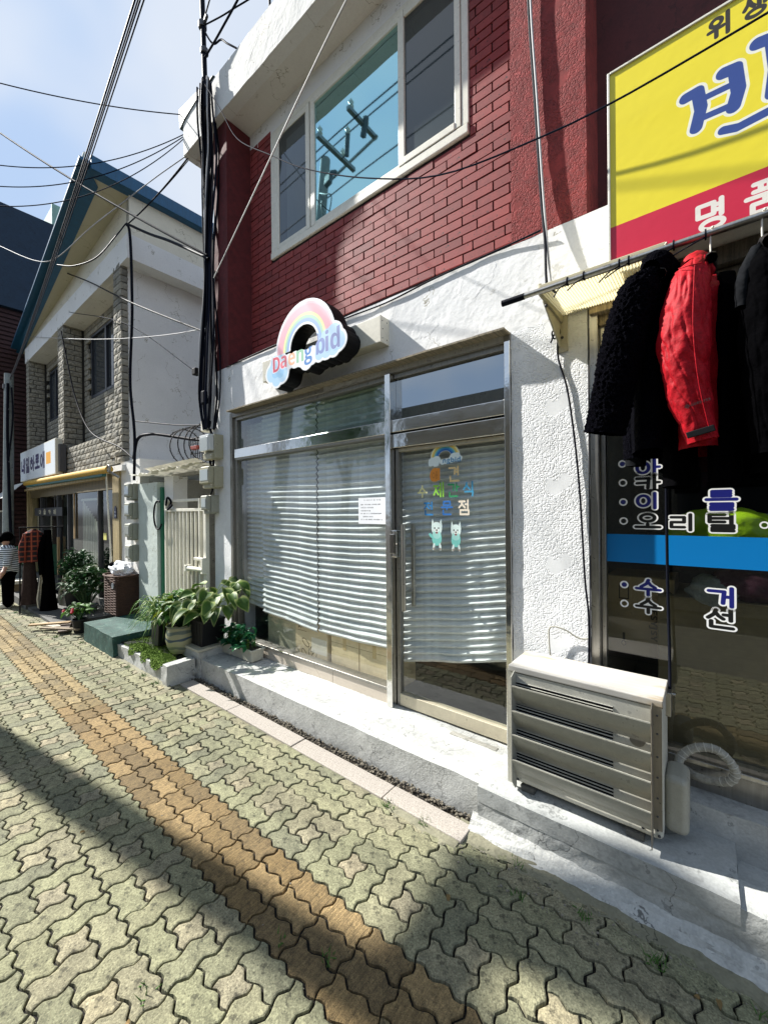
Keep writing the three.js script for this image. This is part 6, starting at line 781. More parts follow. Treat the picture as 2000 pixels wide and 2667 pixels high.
{ const t = thing('slat_curtain', 'white vertical slat curtain inside the cafe window', 'curtain', [-9, 1, -0.4]); for (let i = 0; i < 12; i++) obj('slat', [bx(-9.75 + i * 0.1, -9.70 + i * 0.1, 0.25, 1.95 - 0.05 * i, -0.1, -0.085)], M.pvcWhite, t); obj('track', [bx(-9.8, -8.55, 1.95, 1.99, -0.13, -0.07)], M.pvcWhite, t); }
{ const g = thing('clothes_display', 'row of dark garments hanging inside the cafe window', 'garments', [-8, 0.6, -0.5]); for (let i = 0; i < 4; i++) obj('garment', [torso(-8.35 + i * 0.22, 0.1, 1.9, 0.75, -0.75, -0.35, 30 + i)], i === 2 ? DS(M.creamCloth) : DS(M.blackCloth), g); obj('rail', [rod([-8.6, 1.93, -0.55], [-7.5, 1.93, -0.55], 0.012)], M.brushed, g); }
{ // number plate
  const np = canvasTex(canvas(64, 128, (x) => { x.fillStyle = 'rgb(34,38,70)'; x.fillRect(0, 0, 64, 128); x.fillStyle = 'rgb(230,232,236)'; x.font = 'bold 30px sans-serif'; x.fillText('229', 6, 106); x.beginPath(); x.arc(32, 46, 10, 0, 7); x.fill(); }));
  const t = thing('house_number', 'small dark blue house number plate reading 229', 'number plate', [-7.33, 1.6, 0.12]); obj('plate', [prism([[-7.385, 1.62], [-7.275, 1.62], [-7.275, 1.78], [-7.33, 1.82], [-7.385, 1.78]], 0.008).translate(0, 0, 0.112)], mat({ color: col(0.016, 0.018, 0.06), roughness: 0.4 }), t); obj('print', [plate(-7.38, -7.28, 1.625, 1.775, 0.1215)], mat({ map: np, roughness: 0.4 }), t); }
{ // shop sign of the cafe
  const f = canvasTex(canvas(1024, 256, (x, W, H) => { x.fillStyle = 'rgb(226,232,236)'; x.fillRect(0, 0, W, H); [...'네일하로애'].forEach((c, i) => { const l = hangul(c, 40 + i * 150, 66, 124, 124); strokeLines(x, l, 24, 'rgb(46,34,86)'); }); x.fillStyle = 'rgb(236,168,40)'; x.fillRect(800, 78, 120, 92); }));
  const t = thing('cafe_sign', 'white box sign with dark purple letters above the striped awning', 'sign', [-11.8, 2.5, 0.2]); obj('casing', [rb(-13.42, -10.2, 2.5, 3.225, 0.12, 0.245, 0.01, 1)], M.pvcWhite, t); obj('face', [plate(-13.4, -10.22, 2.52, 3.205, 0.2465)], mat({ map: f, roughness: 0.4 }), t); obj('side_bracket', [bx(-10.2, -10.1, 2.55, 3.1, 0.09, 0.2)], M.soot, t); }
{ const b = thing('hanging_board', 'black hanging board with pale letters inside the cafe glass', 'sign', [-11.9, 1.66, -0.05]); const f = canvasTex(canvas(512, 64, (x) => { x.fillStyle = 'rgb(14,15,20)'; x.fillRect(0, 0, 512, 64); [...'마을카페'].forEach((c, i) => strokeLines(x, hangul(c, 90 + i * 92, 14, 44, 38), 5, 'rgb(196,190,160)')); })); obj('board', [bx(-12.9, -10.5, 1.655, 1.84, 0.06, 0.075)], M.black, b); obj('face', [plate(-12.9, -10.5, 1.656, 1.838, 0.0765)], mat({ map: f, roughness: 0.5 }), b); obj('chain', [rod([-12.3, 1.84, 0.068], [-12.3, 2.1, 0.068], 0.01, 5), rod([-11.1, 1.84, 0.068], [-11.1, 2.1, 0.068], 0.01, 5)], M.soot, b); }
{ const t = thing('awning', 'rolled yellow awning with white front flap over the cafe', 'awning', [-10, 2.3, 0.3]);
  obj('roll', [rod([-12.7, 2.425, 0.27], [-7.02, 2.365, 0.29], 0.055, 14)], M.awnYellow, t); obj('underside', [bar([-12.6, 2.36, 0.26], [-7.3, 2.3, 0.27], 0.05, 0.06)], M.teal, t); obj('roll_beam', [bar([-12.8, 2.27, 0.25], [-7.5, 2.27, 0.22], 0.05, 0.07)], mat({ color: col(0.62, 0.53, 0.36), map: T.woodC }), t);
  obj('flap', [flat(grid(10, 4, (u, v) => [lerp(-18.5, -12.7, u), lerp(2.08, 2.46, v) + 0.02 * n3(u * 5, v, 2), 0.3 + 0.35 * (1 - v) + 0.03 * n3(u * 8, v * 2, 3)]))], DS(M.awnWhite), t);
  obj('end_bracket', [new THREE.TorusGeometry(0.05, 0.014, 6, 16).translate(-6.98, 2.37, 0.31), rod([-7.0, 2.33, 0.3], [-6.9, 2.24, 0.2], 0.02)], M.alum, t); obj('crank_rod', [rod([-7.32, 2.33, 0.24], [-7.27, 0.98, 0.2], 0.012, 8), rod([-7.27, 1.02, 0.2], [-7.25, 0.9, 0.21], 0.018, 8)], M.pvcWhite, t); }
{ // street side of the cafe
  const r = thing('plaid_shirt', 'dark red and black plaid shirt hung out in front of the cafe', 'shirt', [-9.75, 0.8, 0.66]);
  const pl = canvasTex(canvas(128, 128, (x) => { x.fillStyle = 'rgb(30,24,26)'; x.fillRect(0, 0, 128, 128); for (let i = 0; i < 4; i++) { x.fillStyle = 'rgba(120,40,34,.75)'; x.fillRect(i * 32, 0, 12, 128); x.fillRect(0, i * 32, 128, 12); x.fillStyle = 'rgba(170,96,60,.8)'; x.fillRect(i * 32 + 4, 0, 4, 128); x.fillRect(0, i * 32 + 4, 128, 3); } })); pl.wrapS = pl.wrapT = THREE.RepeatWrapping; pl.repeat.set(3, 3);
  const pm = mat({ map: pl, roughness: 0.95, side: THREE.DoubleSide }); obj('body', [torso(-9.05, 0.1, 1.44, 0.88, 0.66, 0.94, 41)], pm, r); obj('sleeve', [sweep([[-9.0, 1.36, 0.9], [-9.0, 1.14, 0.95], [-9.0, 0.88, 0.955]], [[0.05, 0.05], [0.06, 0.06], [0.05, 0.05]], 24, 16, 0.08, 42)], pm, r);
  const cone = (x, z, y0, y1, w0, w1, d0, d1, n, k) => grid(34, 24, (u, v) => { const a = u * 6.283, q = Math.pow(v, 0.7), f = 1 + 0.09 * Math.sin(a * n + v * 2) * (1 - v); return [x + Math.cos(a) * lerp(w0, w1, q) * f + k * 0.04 * (1 - v), lerp(y0, y1, v), z + Math.sin(a) * lerp(d0, d1, q) * f]; });
  const s = thing('brown_skirt', 'long brown skirt hung below the plaid shirt', 'skirt', [-9.05, 0.05, 0.85]); obj('skirt', [cone(-9.08, 0.855, 0.16, 0.9, 0.12, 0.07, 0.135, 0.075, 7, 0)], DS(M.brownCloth), s);
  const d = thing('black_dress', 'long black dress hanging in front of the cafe door', 'dress', [-8.95, 0.02, 0.64]); obj('dress', [cone(-8.92, 0.64, 0.02, 1.42, 0.13, 0.05, 0.13, 0.05, 6, 1)], DS(M.blackCloth), d); obj('sleeve', [sweep([[-8.9, 1.34, 0.68], [-8.88, 1.05, 0.74], [-8.86, 0.66, 0.74]], [[0.04, 0.04], [0.045, 0.045], [0.035, 0.035]], 20, 14, 0.07, 44)], M.blackCloth, d);
  const cl = (name, lab, x, y, z, w, h) => { const c = thing(name, lab, 'cloth', [x, y, z]); obj('panel', [flat(grid(8, 12, (u, v) => [x + 0.025 * Math.sin(u * 9), y + v * h + 0.05 * (u - 0.5) * (1 - v), z + (u - 0.5) * w * (v < 0.25 ? lerp(0.75, 1, v * 4) : lerp(1, 0.08, (v - 0.25) / 0.75))]))], DS(M.creamCloth), c); };
  cl('cream_cloth', 'cream cloth panel hanging between the brown skirt and black dress', -8.88, 0.08, 0.745, 0.13, 0.62); cl('cream_apron', 'pale cream apron hanging right of the black dress', -8.85, 0.08, 0.44, 0.19, 0.56);
  const rl = thing('garment_rail', 'thin black garment rail carrying the shirt and the dress', 'rail', [-9.0, 0, 0.7]); obj('rail_bar', [rod([-9.0, 1.47, 0.4], [-9.0, 1.47, 1.0], 0.012)], M.black, rl); for (const z of [0.42, 0.98]) obj('upright', [rod([-9.12, 0, z], [-9.02, 1.47, z], 0.011)], M.black, rl);
  const st = thing('dark_step', 'dark grey concrete step in front of the cafe door', 'step', [-9.9, 0, 0.7]); obj('block', [rough(-10.9, -9.46, -0.02, 0.13, 0.3, 0.845, 0.006, 0.1, 5)], M.darkConc, st);
  const s2 = thing('cafe_step', 'low grey step slab below the cream apron', 'step', [-8, 0, 0.5]); obj('slab', [rough(-9.4, -7.75, -0.02, 0.045, 0.1, 0.83, 0.006, 0.1, 5), rough(-8.1, -7.2, 0.0, 0.13, 0.1, 0.62, 0.006, 0.1, 5)], M.darkConc, s2);
  [['pale', -7.72, 0.85, 0.3, 0.1, 0.2, M.marble], ['dark', -7.38, 0.76, 0.34, 0.12, -0.3, M.woodDark], ['grey', -7.2, 0.86, 0.32, 0.06, 0.5, M.woodGrey], ['whitish', -7.55, 0.9, 0.26, 0.08, 0.9, M.woodPale]].forEach(([k, x, z, l, w, a, m], i) => { const b = thing('loose_board', k + ' board lying on the ground by the green platform', 'board', [x, 0, z], 'boards lying by the platform'); obj('board', [pose(rb(-l, l, 0, 0.022, -w / 2, w / 2, 0.003, 1), [x, 0.008 + 0.022 * i, z], a, 0, 0.01)], m, b); });
  // plants
  const bush = (name, lab, x, y, z, rx, ry, n, mats, pot) => { const p = thing(name, lab, 'plant', [x, 0, z]), L = mats.map(() => []), s = []; for (let i = 0; i < n; i++) { const a = rr(0, 6.28), e = rr(-0.3, 1.4), r = rr(0.5, 1), b = [x + Math.cos(a) * Math.cos(e) * rx * r, y + ry * 0.5 + Math.sin(e) * ry * 0.5 * r, z + Math.sin(a) * Math.cos(e) * rx * r * 0.8]; if (i % 5 === 0) s.push(stem([x, y - 0.05, z], b, 0.004)); L[(rnd() * mats.length) | 0].push(pose(leaf(rr(0.06, 0.12), rr(0.035, 0.06), 0.4, 0.3), b, rr(0, 6.28), rr(-0.8, 0.6), rr(-0.5, 0.5))); } obj('stem', s, M.leafDeep, p); mats.forEach((m, i) => { const o = obj('foliage', L[i], m, p); o.userData.kind = 'stuff'; }); return p; };
  const pot = (lab, x, z, r, h, m, y = 0) => { const t = thing('flower_pot', lab, 'pot', [x, y, z]); obj('vessel', [lathe([[r * 0.7, 0], [r * 0.74, 0.01], [r, h - 0.03], [r * 1.06, h - 0.028], [r * 1.06, h], [r * 0.92, h], [r * 0.9, h - 0.05]], x, y, z, 26)], DS(m), t); obj('soil', [new THREE.CircleGeometry(r * 0.92, 20).rotateX(-Math.PI / 2).translate(x, y + h - 0.03, z)], M.soil, t); };
  pot('small black flower pot with red geraniums', -7.0, 0.68, 0.09, 0.2, M.potBlack); const ge = bush('geranium', 'small geranium with red flowers beside the green platform', -7.02, 0.2, 0.68, 0.2, 0.2, 150, [M.leafMid, M.leafDusty]); obj('flower', [[-6.93, 0.36, 0.78], [-6.87, 0.34, 0.8], [-7.1, 0.33, 0.84]].flatMap(([x, y, z]) => [ball(x, y, z, 0.02, 0.7), ball(x + 0.02, y - 0.01, z + 0.01, 0.016, 0.7)]), M.petal, ge);
  pot('wide dark pot holding the tall leafy bush', -7.75, 0.42, 0.17, 0.24, M.potGrey); bush('leafy_bush', 'tall loose leafy bush against the cafe window', -7.75, 0.2, 0.4, 0.42, 0.68, 420, [M.leafDark, M.leafDeep, M.leafDusty]);
  bush('fern_plant', 'dark plant in the shade left of the leafy bush', -8.6, 0.35, 0.32, 0.34, 0.75, 260, [M.leafDark, M.leafDeep]); pot('tall black pot in shade by the cafe door', -8.6, 0.32, 0.17, 0.36, M.potBlack);
  pot('wide grey bowl planter on the white stand', -11.5, 0.62, 0.2, 0.26, M.potGrey, 0.35); const bs = thing('white_stand', 'low white bench under the grey bowl planter', 'stand', [-11.5, 0, 0.6]); obj('top', [bx(-12.1, -10.9, 0.28, 0.345, 0.4, 0.82)], M.pvcWhite, bs); for (const x of [-12, -11.1]) obj('leg', [bx(x, x + 0.1, 0, 0.28, 0.42, 0.8)], M.woodGrey, bs);
  const fl = bush('bowl_plant', 'low plant with small pale leaves in the grey bowl', -11.5, 0.6, 0.62, 0.18, 0.1, 60, [M.leafPale, M.leafDeep]);
}
{ // person at the left edge, seen from behind
  const px = -10.0, pz = 1.0, t = thing('person', 'person seen from behind in striped top, black trousers and black cap', 'person', [px, 0, pz]);
  const k = (a) => [px + a[0], a[1], pz + a[2]], C = (a, b, r1, r2) => [k(a), k(b), r1, r2];
  const sk = [C([0, 1.0, 0], [0, 1.14, 0.0], 0.045, 0.042), C([0, 1.2, 0], [0, 1.27, 0.0], 0.078, 0.074), C([0.2, 0.86, 0.02], [0.26, 0.66, 0.1], 0.034, 0.028), C([-0.2, 0.86, 0.02], [-0.26, 0.66, 0.1], 0.034, 0.028), C([0.26, 0.66, 0.1], [0.265, 0.58, 0.13], 0.028, 0.018), C([-0.26, 0.66, 0.1], [-0.265, 0.58, 0.13], 0.028, 0.018), C([0, 0.7, 0], [0, 1.02, 0], 0.1, 0.11), C([0.07, 0.1, 0], [0.07, 0.7, 0], 0.04, 0.06), C([-0.07, 0.1, 0], [-0.07, 0.7, 0], 0.04, 0.06)];
  const F = (list, kk) => (x, y, z) => list.reduce((s, [a, b, r1, r2]) => smin(s, cap(x, y, z, a, b, r1, r2), kk), 9);
  const body = obj('body', [field(F(sk, 0.03), [px - 0.36, -0.02, pz - 0.3], [px + 0.36, 1.42, pz + 0.3], 64)], M.skin, t);
  const stripes = canvasTex(canvas(8, 256, (x) => { x.fillStyle = 'rgb(206,214,216)'; x.fillRect(0, 0, 8, 256); x.fillStyle = 'rgb(36,44,58)'; for (let i = 0; i < 12; i++) x.fillRect(0, i * 21.33, 8, 9); })); stripes.wrapS = stripes.wrapT = THREE.RepeatWrapping; stripes.repeat.set(2, 2.2);
  obj('striped_top', [field(F([C([-0.1, 1.03, 0], [0.1, 1.03, 0], 0.09, 0.09), C([0, 0.72, 0], [0, 1.0, 0], 0.15, 0.145), C([0.14, 1.04, 0], [0.23, 0.8, 0.04], 0.07, 0.055), C([-0.14, 1.04, 0], [-0.23, 0.8, 0.04], 0.07, 0.055), C([0.05, 0.72, 0], [-0.05, 0.72, 0], 0.16, 0.16)], 0.05), [px - 0.36, 0.5, pz - 0.3], [px + 0.36, 1.2, pz + 0.3], 52)], mat({ map: stripes, roughness: 0.95 }), body);
  obj('trousers', [field(F([C([0.05, 0.7, 0], [-0.05, 0.7, 0], 0.15, 0.15), C([0.085, 0.68, 0], [0.09, 0.07, 0.02], 0.105, 0.07), C([-0.085, 0.68, 0], [-0.09, 0.07, -0.03], 0.105, 0.07)], 0.03), [px - 0.3, -0.02, pz - 0.25], [px + 0.3, 0.9, pz + 0.25], 52)], M.blackCloth, body);
  obj('shoe', [field(F([C([0.09, 0.04, 0.0], [0.1, 0.035, 0.12], 0.045, 0.04), C([-0.09, 0.04, -0.05], [-0.1, 0.035, 0.07], 0.045, 0.04)], 0.01), [px - 0.2, -0.02, pz - 0.2], [px + 0.2, 0.12, pz + 0.25], 40)], M.pvcWhite, body);
  obj('cap', [field(F([C([0, 1.27, -0.005], [0, 1.3, 0], 0.1, 0.085), C([0, 1.25, 0.06], [0, 1.23, 0.15], 0.06, 0.05)], 0.02), [px - 0.2, 1.1, pz - 0.2], [px + 0.2, 1.45, pz + 0.25], 40)], M.blackCloth, body);
  obj('hair', [field(F([C([0, 1.18, -0.04], [0, 1.25, -0.03], 0.075, 0.085)], 0.02), [px - 0.16, 1.05, pz - 0.18], [px + 0.16, 1.36, pz + 0.14], 30)], M.black, body);
}
// ---------------------------------------------------------------- beyond the stone building
{ const t = thing('dark_building', 'tall dark navy clad building over ribbed brown brick at the lane end', 'building', [-17, 0, -2]);
  obj('wall', [bx(-24, -14.3, -0.05, 7.1, -6, 0.95)], M.darkRed, t); const rib = []; for (let i = 0; i < 58; i++) rib.push(bx(-14.3, -14.265, 0.3 + i * 0.117, 0.375 + i * 0.117, -3, 0.94)); const rs = obj('brick_course', rib, mat({ color: col(0.1, 0.038, 0.04), map: T.stoneC, roughness: 0.85 }), t); rs.userData.kind = 'stuff';
  obj('cladding', [bx(-24, -14.15, 7.1, 9.75, -8, 1.1)], M.navy, t);
  obj('roof_panel', [bx(-14.5, -14.42, 9.75, 10.5, -2.2, -0.65), bx(-15.6, -14.5, 9.75, 10.5, -0.75, -0.68)], M.greenPanel, t);
  obj('window', [bx(-14.27, -14.24, 0.9, 1.75, 0.3, 0.55)], M.soot, t); obj('window_frame', [bx(-14.275, -14.235, 0.86, 1.8, 0.27, 0.3), bx(-14.275, -14.235, 0.86, 1.8, 0.55, 0.58), bx(-14.276, -14.236, 0.86, 0.9, 0.27, 0.58), bx(-14.276, -14.236, 1.76, 1.8, 0.27, 0.58)], M.pvcWhite, t);
  obj('green_base', [bx(-14.26, -14.23, 0.0, 0.85, 0.1, 0.9)], M.greenEdge, t); }
{ const t = thing('utility_pole', 'grey concrete utility pole beside the cafe sign', 'utility pole', [-12.75, 0, 0.62]); obj('shaft', [rod([-12.75, -0.05, 0.6], [-12.6, 4.95, 0.56], 0.11, 18, 0.085)], mat({ color: col(0.33, 0.37, 0.38), map: T.concC, roughness: 0.85 }), t); obj('cable_run', [tube([[-12.5, 0.3, 0.56], [-12.5, 2.5, 0.6], [-12.46, 3.6, 0.62], [-12.48, 4.7, 0.6]], 0.03, 30, 6), tube([[-12.46, 3.0, 0.6], [-12.3, 3.9, 0.55], [-12.4, 4.6, 0.55]], 0.018, 20, 5)], M.rubber, t); obj('step_bolt', [2.3, 2.9, 3.5, 4.1].map((y, i) => rod([-12.7, y, 0.58], [-12.7 + (i % 2 ? 0.3 : -0.3), y, 0.6], 0.012)), M.soot, t); obj('band', [rod([-12.64, 4.6, 0.57], [-12.637, 4.7, 0.57], 0.1, 16)], M.soot, t); }
// ---------------------------------------------------------------- wires
function wire(label, p, r, m = M.cableGrey, group = 'cables strung over the lane') { const o = obj('overhead_cable', [tube(p, r, 50, 5)], m); return tag(o, label, 'cable', group); }
function hung(label, a, b, sag, r, m, group, ext = 0.25) { const p = []; for (let i = 0; i <= 16; i++) { const t = lerp(-ext, 1, i / 16); p.push([lerp(a[0], b[0], t), lerp(a[1], b[1], t) - sag * 4 * t * (1 - t), lerp(a[2], b[2], t)]); } return wire(label, p, r, m, group); }
hung('thin cable crossing the sky to the tip of the white eave', [-6.0, 6.41, 1.6], [-5.03, 6.66, 0.02], 0.05, 0.006);
hung('thick black cable sloping from the sky down to the cable bundle', [-8.875, 7.864, 1.2], [-4.38, 4.6, 0.13], 0.06, 0.013, M.rubber);
[[-2.314, 4.377, 0], [-2.275, 4.346, 0.03], [-2.246, 4.323, 0.06], [-2.2, 4.287, 0.1]].forEach(([x, y, d], k) => hung(['first', 'second', 'third', 'outermost'][k] + ' of four steep parallel cables running up from the concrete pole', [x, y, 1.6], [-12.5 + d, 4.83 - d * 0.6, 0.56], 0.1, k === 0 ? 0.0055 : 0.004, k === 0 ? M.rubber : M.cableGrey));
hung('upper sagging cable reaching the side of the white eave', [-6.056, 5.545, 1.6], [-5.03, 6.43, 0.03], 0.17, 0.0055);
hung('middle sagging cable reaching the side of the white eave', [-6.07, 5.32, 1.6], [-5.03, 6.41, 0.03], 0.2, 0.0055);
hung('lowest sagging cable reaching the side of the white eave', [-5.367, 4.706, 1.7], [-5.03, 6.39, 0.03], 0.24, 0.005);
hung('doubled black cable from the eave tip to the stone building corner', [-4.98, 6.11, 0.03], [-6.75, 6.02, 0.11], 0.05, 0.009, M.rubber, undefined, 0);
hung('second line beside the doubled cable at the stone building corner', [-4.99, 6.13, 0.0], [-6.76, 6.05, 0.09], 0.04, 0.006, M.rubber, undefined, 0);
wire('white looping cable dipping from the eave across the cream soffit', [[-4.99, 6.1, 0.06], [-5.5, 6.02, 0.2], [-6.067, 5.9, 0.36], [-6.231, 5.438, 0.7], [-6.8, 5.2, 0.9], [-7.125, 5.2, 0.98], [-9.342, 6.259, 1.2], [-11, 7.1, 1.4]], 0.006, M.cableWhite);
wire('heavy black cable from the stone building corner to the cable bundle', [[-6.7, 6.0, 0.13], [-5.9, 5.5, 0.12], [-5.35, 5.18, 0.12], [-4.36, 4.56, 0.12]], 0.018, M.rubber);
wire('black cable drooping in front of the cream soffit', [[-6.72, 6.0, 0.14], [-6.44, 5.6, 0.35], [-6.375, 5.125, 0.62], [-6.75, 5.1, 0.76], [-7.193, 5.241, 0.85]], 0.009, M.rubber);
wire('cable crossing the stone windows down to the cable bundle', [[-10.4, 6.72, 0.16], [-8.4, 5.75, 0.15], [-6.65, 4.83, 0.13], [-4.42, 3.74, 0.12]], 0.011, M.rubber);
wire('pale cable sagging level across the stone front', [[-22, 8.6, 0.14], [-16.9, 7.2, 0.13], [-8.1, 4.67, 0.12], [-5.44, 4.0, 0.12], [-4.42, 3.79, 0.12]], 0.006, M.cableWhite);
wire('thin grey cable sloping over the side wall to a small black splice', [[-9.6, 5.6, 0.14], [-6.7, 4.5, 0.12], [-4.6, 3.3, 0.1]], 0.006);
wire('black cable hanging in a loop along the stone corner pier', [[-6.72, 6.0, 0.13], [-6.62, 5.9, 0.13], [-6.56, 4.72, 0.12], [-6.66, 3.6, 0.12], [-6.52, 2.85, 0.12], [-6.55, 2.18, 0.12]], 0.02, M.rubber);
wire('cable running level from the stone corner to the razor wire', [[-6.56, 2.5, 0.12], [-6.46, 2.78, 0.1], [-6.2, 2.82, 0.05], [-5.24, 2.66, -0.2], [-4.55, 2.6, -0.1]], 0.022, M.rubber);
wire('thin cable swooping diagonally over the stone front to the corner', [[-9.9, 5.3, 0.2], [-9.5, 4.6, 0.2], [-9.0, 3.8, 0.2], [-8.2, 3.1, 0.2], [-7.0, 2.7, 0.14], [-6.55, 2.5, 0.13]], 0.012, M.rubber);
wire('thin cable across the passage above the canopy', [[-6.55, 3.05, 0.12], [-5.4, 2.85, 0], [-4.5, 2.72, 0.02]], 0.008, M.rubber);
wire('white drooping cable strung from the mast past the upstairs window', [[-4.3, 6.44, 0.19], [-3.9, 5.86, 0.22], [-3.56, 5.35, 0.25], [-2.95, 4.81, 0.3], [-2.46, 4.4, 0.35], [-1.75, 3.92, 0.4], [-1.18, 3.63, 0.42], [-0.64, 3.514, 0.43], [-0.33, 3.475, 0.44], [0.6, 3.48, 0.46]], 0.0045, M.cableGrey, 'cables on the shop front');
wire('straight white cable crossing the upstairs window to the bundle', [[-0.9, 4.62, 0.92], [-1.557, 4.558, 0.8], [-2.9, 4.44, 0.46], [-4.25, 4.3, 0.12]], 0.006, M.cableWhite, 'cables on the shop front');
wire('pair of dark cables running down the red rendered pilaster', [[-0.8, 6.0, 0.03], [-0.815, 4.8, 0.025], [-0.78, 4.1, 0.02], [-0.745, 3.5, 0.03], [-0.72, 3.25, 0.05], [-0.7, 2.95, 0.08], [-0.67, 2.8, 0.06]], 0.008, M.rubber, 'cables on the shop front');
wire('white cable beside the dark pair on the red pilaster', [[-0.785, 6.0, 0.03], [-0.8, 4.8, 0.03], [-0.765, 4.1, 0.028], [-0.73, 3.5, 0.035], [-0.705, 3.2, 0.05], [-0.68, 2.9, 0.06]], 0.0065, M.cableWhite, 'cables on the shop front');
wire('thin dark cable laid along the top of the white band', [[-4.2, 3.33, 0.01], [-3.2, 3.34, 0.012], [-2.3, 3.31, 0.012], [-1.9, 3.3, 0.01], [-1.5, 3.325, 0.012], [-1.0, 3.335, 0.012], [-0.75, 3.33, 0.03]], 0.006, M.rubber, 'cables on the shop front');
wire('thin black cable running down the edge of the white pillar', [[-0.66, 2.68, 0.03], [-0.665, 2.58, 0.012], [-0.62, 2.4, 0.01], [-0.58, 2.1, 0.012], [-0.555, 1.8, 0.012], [-0.53, 1.3, 0.014], [-0.512, 1.1, 0.02], [-0.52, 0.6, 0.02]], 0.0055, M.rubber, 'cables on the shop front');
wire('taut black cable hanging before the lettered glass to the outdoor unit', [[-0.15, 2.66, 0.16], [-0.157, 2.0, 0.05], [-0.155, 1.4, 0.04], [-0.145, 0.95, 0.09], [-0.143, 0.845, 0.13]], 0.007, M.rubber, 'cables on the shop front');
wire('pale bent wire looping against the foot of the white pillar', [[-0.69, 0.62, 0.02], [-0.72, 0.95, 0.03], [-0.71, 1.02, 0.035], [-0.64, 1.02, 0.03], [-0.56, 0.98, 0.02], [-0.515, 0.985, 0.015]], 0.0045, mat({ color: col(0.3, 0.29, 0.24), roughness: 0.6 }), 'cables on the shop front');
wire('upper thin cable tied to the mast above the eave', [[-4.36, 7.15, 0.16], [-3.6, 7.35, 0.3], [-2.6, 7.9, 0.5]], 0.008, M.rubber, 'cables tied to the mast');
wire('middle thin cable tied to the mast above the eave', [[-4.36, 7.13, 0.16], [-3.9, 7.0, 0.1], [-3.3, 6.95, 0.0], [-2.6, 7.2, 0]], 0.008, M.rubber, 'cables tied to the mast');
wire('tangled cable dropping from the mast to the eave edge', [[-4.36, 7.1, 0.16], [-4.2, 6.85, 0.12], [-4.1, 6.84, 0.1], [-3.98, 6.72, 0.09], [-3.85, 6.6, 0.06]], 0.01, M.rubber, 'cables tied to the mast');
wire('steep cable from the mast foot up across the eave', [[-4.33, 6.75, 0.16], [-4.0, 6.85, 0.14], [-3.5, 7.1, 0.1], [-2.9, 7.7, 0.1]], 0.011, M.rubber, 'cables tied to the mast');
{ const t = thing('roof_bracket', 'thin black wire post standing on the eave edge', 'post', [-3.3, 6.56, 0.02]); obj('post', [rod([-3.31, 6.5, 0.03], [-3.33, 7.3, 0.03], 0.012)], M.rubber, t); }
{ tag(obj('cable_splice', [rb(-4.76, -4.68, 3.33, 3.41, 0.06, 0.13, 0.01)], M.black), 'small black splice box hanging on a thin cable', 'splice box'); }

// ---------------------------------------------------------------- the other side of the lane, met only in the glass and in the shadows
{ const t = thing('crossarm_pole', 'concrete power pole with crossarms across the lane', 'utility pole', [-6.95, 0, 2.45]);
  obj('shaft', [rod([-6.95, -0.05, 2.42], [-6.9, 9.9, 3.5], 0.145, 18, 0.11)], M.conc, t); for (const [x, y, a] of [[-6.0, 9.14, 2.42], [-5.38, 9.48, 2.66]]) obj('crossarm', [bx(x - 0.04, x + 0.04, y, y + 0.075, a, 3.5)], M.alum, t); obj('stringer', [bar([-7.0, 9.2, 3.42], [-5.3, 9.5, 3.46], 0.045, 0.045)], M.alum, t);
  obj('insulator', [[-6.0, 9.24, 2.5], [-6.0, 9.24, 3.15], [-5.38, 9.58, 2.75], [-5.38, 9.58, 3.2], [-5.62, 9.3, 2.9]].map(([x, y, z]) => lathe([[0, 0], [0.055, 0.02], [0.03, 0.06], [0.055, 0.1], [0.03, 0.14], [0, 0.2]], x, y, z, 12)), M.pvcWhite, t);
  obj('cutout_switch', [bar([-5.42, 9.3, 3.14], [-5.3, 9.62, 3.1], 0.1, 0.09), bar([-6.2, 8.6, 2.9], [-6.32, 8.95, 3.05], 0.16, 0.1), bar([-6.05, 8.85, 3.0], [-6.2, 8.9, 2.98], 0.06, 0.06), rod([-5.62, 9.3, 2.9], [-5.7, 8.95, 2.95], 0.05, 8)], M.potGrey, t);
  obj('jumper_wire', [tube([[-6.9, 9.0, 3.3], [-6.4, 8.55, 3.0], [-6.1, 8.3, 2.9], [-6.3, 8.05, 3.0], [-6.9, 8.3, 3.3]], 0.012, 30, 5), tube([[-5.7, 8.95, 2.95], [-5.72, 9.05, 3.0], [-6.0, 9.15, 3.1]], 0.01, 16, 5), tube([[-6.9, 8.7, 3.3], [-6.5, 8.45, 3.0], [-6.2, 8.0, 2.7], [-6.0, 7.6, 2.6]], 0.01, 24, 5)], M.rubber, t);
  obj('transformer', [lathe([[0, 0], [0.24, 0.02], [0.26, 0.08], [0.26, 0.72], [0.2, 0.8], [0, 0.82]], -6.9, 5.85, 2.5, 24), bx(-7.05, -6.75, 5.7, 5.8, 2.3, 3.0)], M.potGrey, t); }
[['lower', 9.36, 2.78], ['upper', 9.72, 3.2], ['inner', 9.05, 3.5]].forEach(([k, y, z]) => wire(k + ' power line carried on the crossarm pole', [[-22, y - 0.6, z + 0.3], [-6.0, y - 0.02, z], [-5.38, y, z], [8, y + 0.2, z + 0.2]], 0.014, M.rubber, 'power lines on the crossarm pole'));
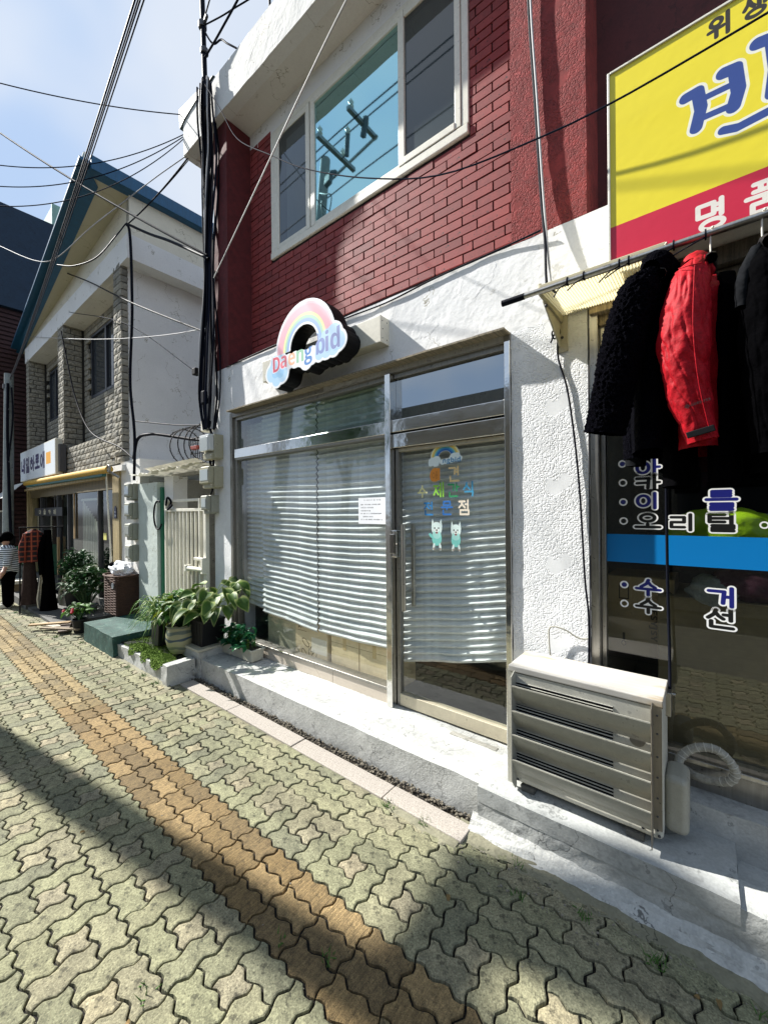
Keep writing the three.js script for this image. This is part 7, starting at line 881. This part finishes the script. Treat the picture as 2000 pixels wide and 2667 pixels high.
{ const t = thing('opposite_house', 'grey brick house with flat parapet across the lane', 'building', [-3, 0, 7]);
  obj('wall', [bx(-6.2, 3.5, -0.05, 3.6, 6.0, 10)], M.stoneMix, t); obj('parapet', [bx(-6.3, 3.6, 3.6, 4.35, 5.9, 10.1)], M.conc, t); obj('roof', [prism([[-6.2, 4.3], [3.5, 4.3], [-1.2, 5.0]], 0.3).translate(0, 0, 7)], M.darkConc, t);
  for (const x of [-5.2, -2.8, -0.4]) { const w = holder('window', t); obj('frame', [bx(x, x + 1.3, 1.2, 2.6, 5.95, 6.02)], M.soot, w); obj('pane', [bx(x + 0.06, x + 1.24, 1.26, 2.54, 5.94, 5.96)], phys({ color: col(0.03, 0.035, 0.04), roughness: 0.08 }), w); } }
{ const t = thing('street_tree', 'leafy green tree growing across the lane', 'tree', [-7.6, 0, 5.2]), A = [[], []];
  obj('trunk', [tube([[-7.6, 0, 5.2], [-7.62, 1.2, 5.2], [-7.5, 2.6, 5.25], [-7.55, 4.2, 5.2]], 0.12, 20, 9), tube([[-7.55, 2.3, 5.22], [-7.0, 3.3, 5.0], [-6.7, 4.2, 4.9]], 0.06, 14, 7), tube([[-7.55, 2.5, 5.22], [-8.1, 3.4, 5.4], [-8.4, 4.2, 5.5]], 0.06, 14, 7)], M.woodDark, t);
  for (let i = 0; i < 5200; i++) { const c = [[-7.6, 4.4, 5.2, 1.0], [-6.8, 4.2, 4.9, 0.85], [-8.4, 4.2, 5.5, 0.85], [-7.2, 5.1, 5.2, 0.8], [-7.9, 3.6, 5.0, 0.7], [-6.7, 3.4, 5.0, 0.6]][(rnd() * 6) | 0], a = rr(0, 6.28), e = Math.asin(rr(-1, 1)), r = c[3] * Math.cbrt(rnd()); A[i & 1].push(pose(leaf(rr(0.09, 0.15), rr(0.05, 0.08), 0.3, 0.2).toNonIndexed(), [c[0] + Math.cos(a) * Math.cos(e) * r, c[1] + Math.sin(e) * r * 0.9, c[2] + Math.sin(a) * Math.cos(e) * r], rr(0, 6.28), rr(-1, 1), rr(-1, 1))); }
  const cr = obj('crown', [...A[0]], M.leafDeep, t); const c2 = obj('crown', [...A[1]], M.leafMid, t); cr.userData.kind = c2.userData.kind = 'stuff'; }
renderer.render(scene, camera);
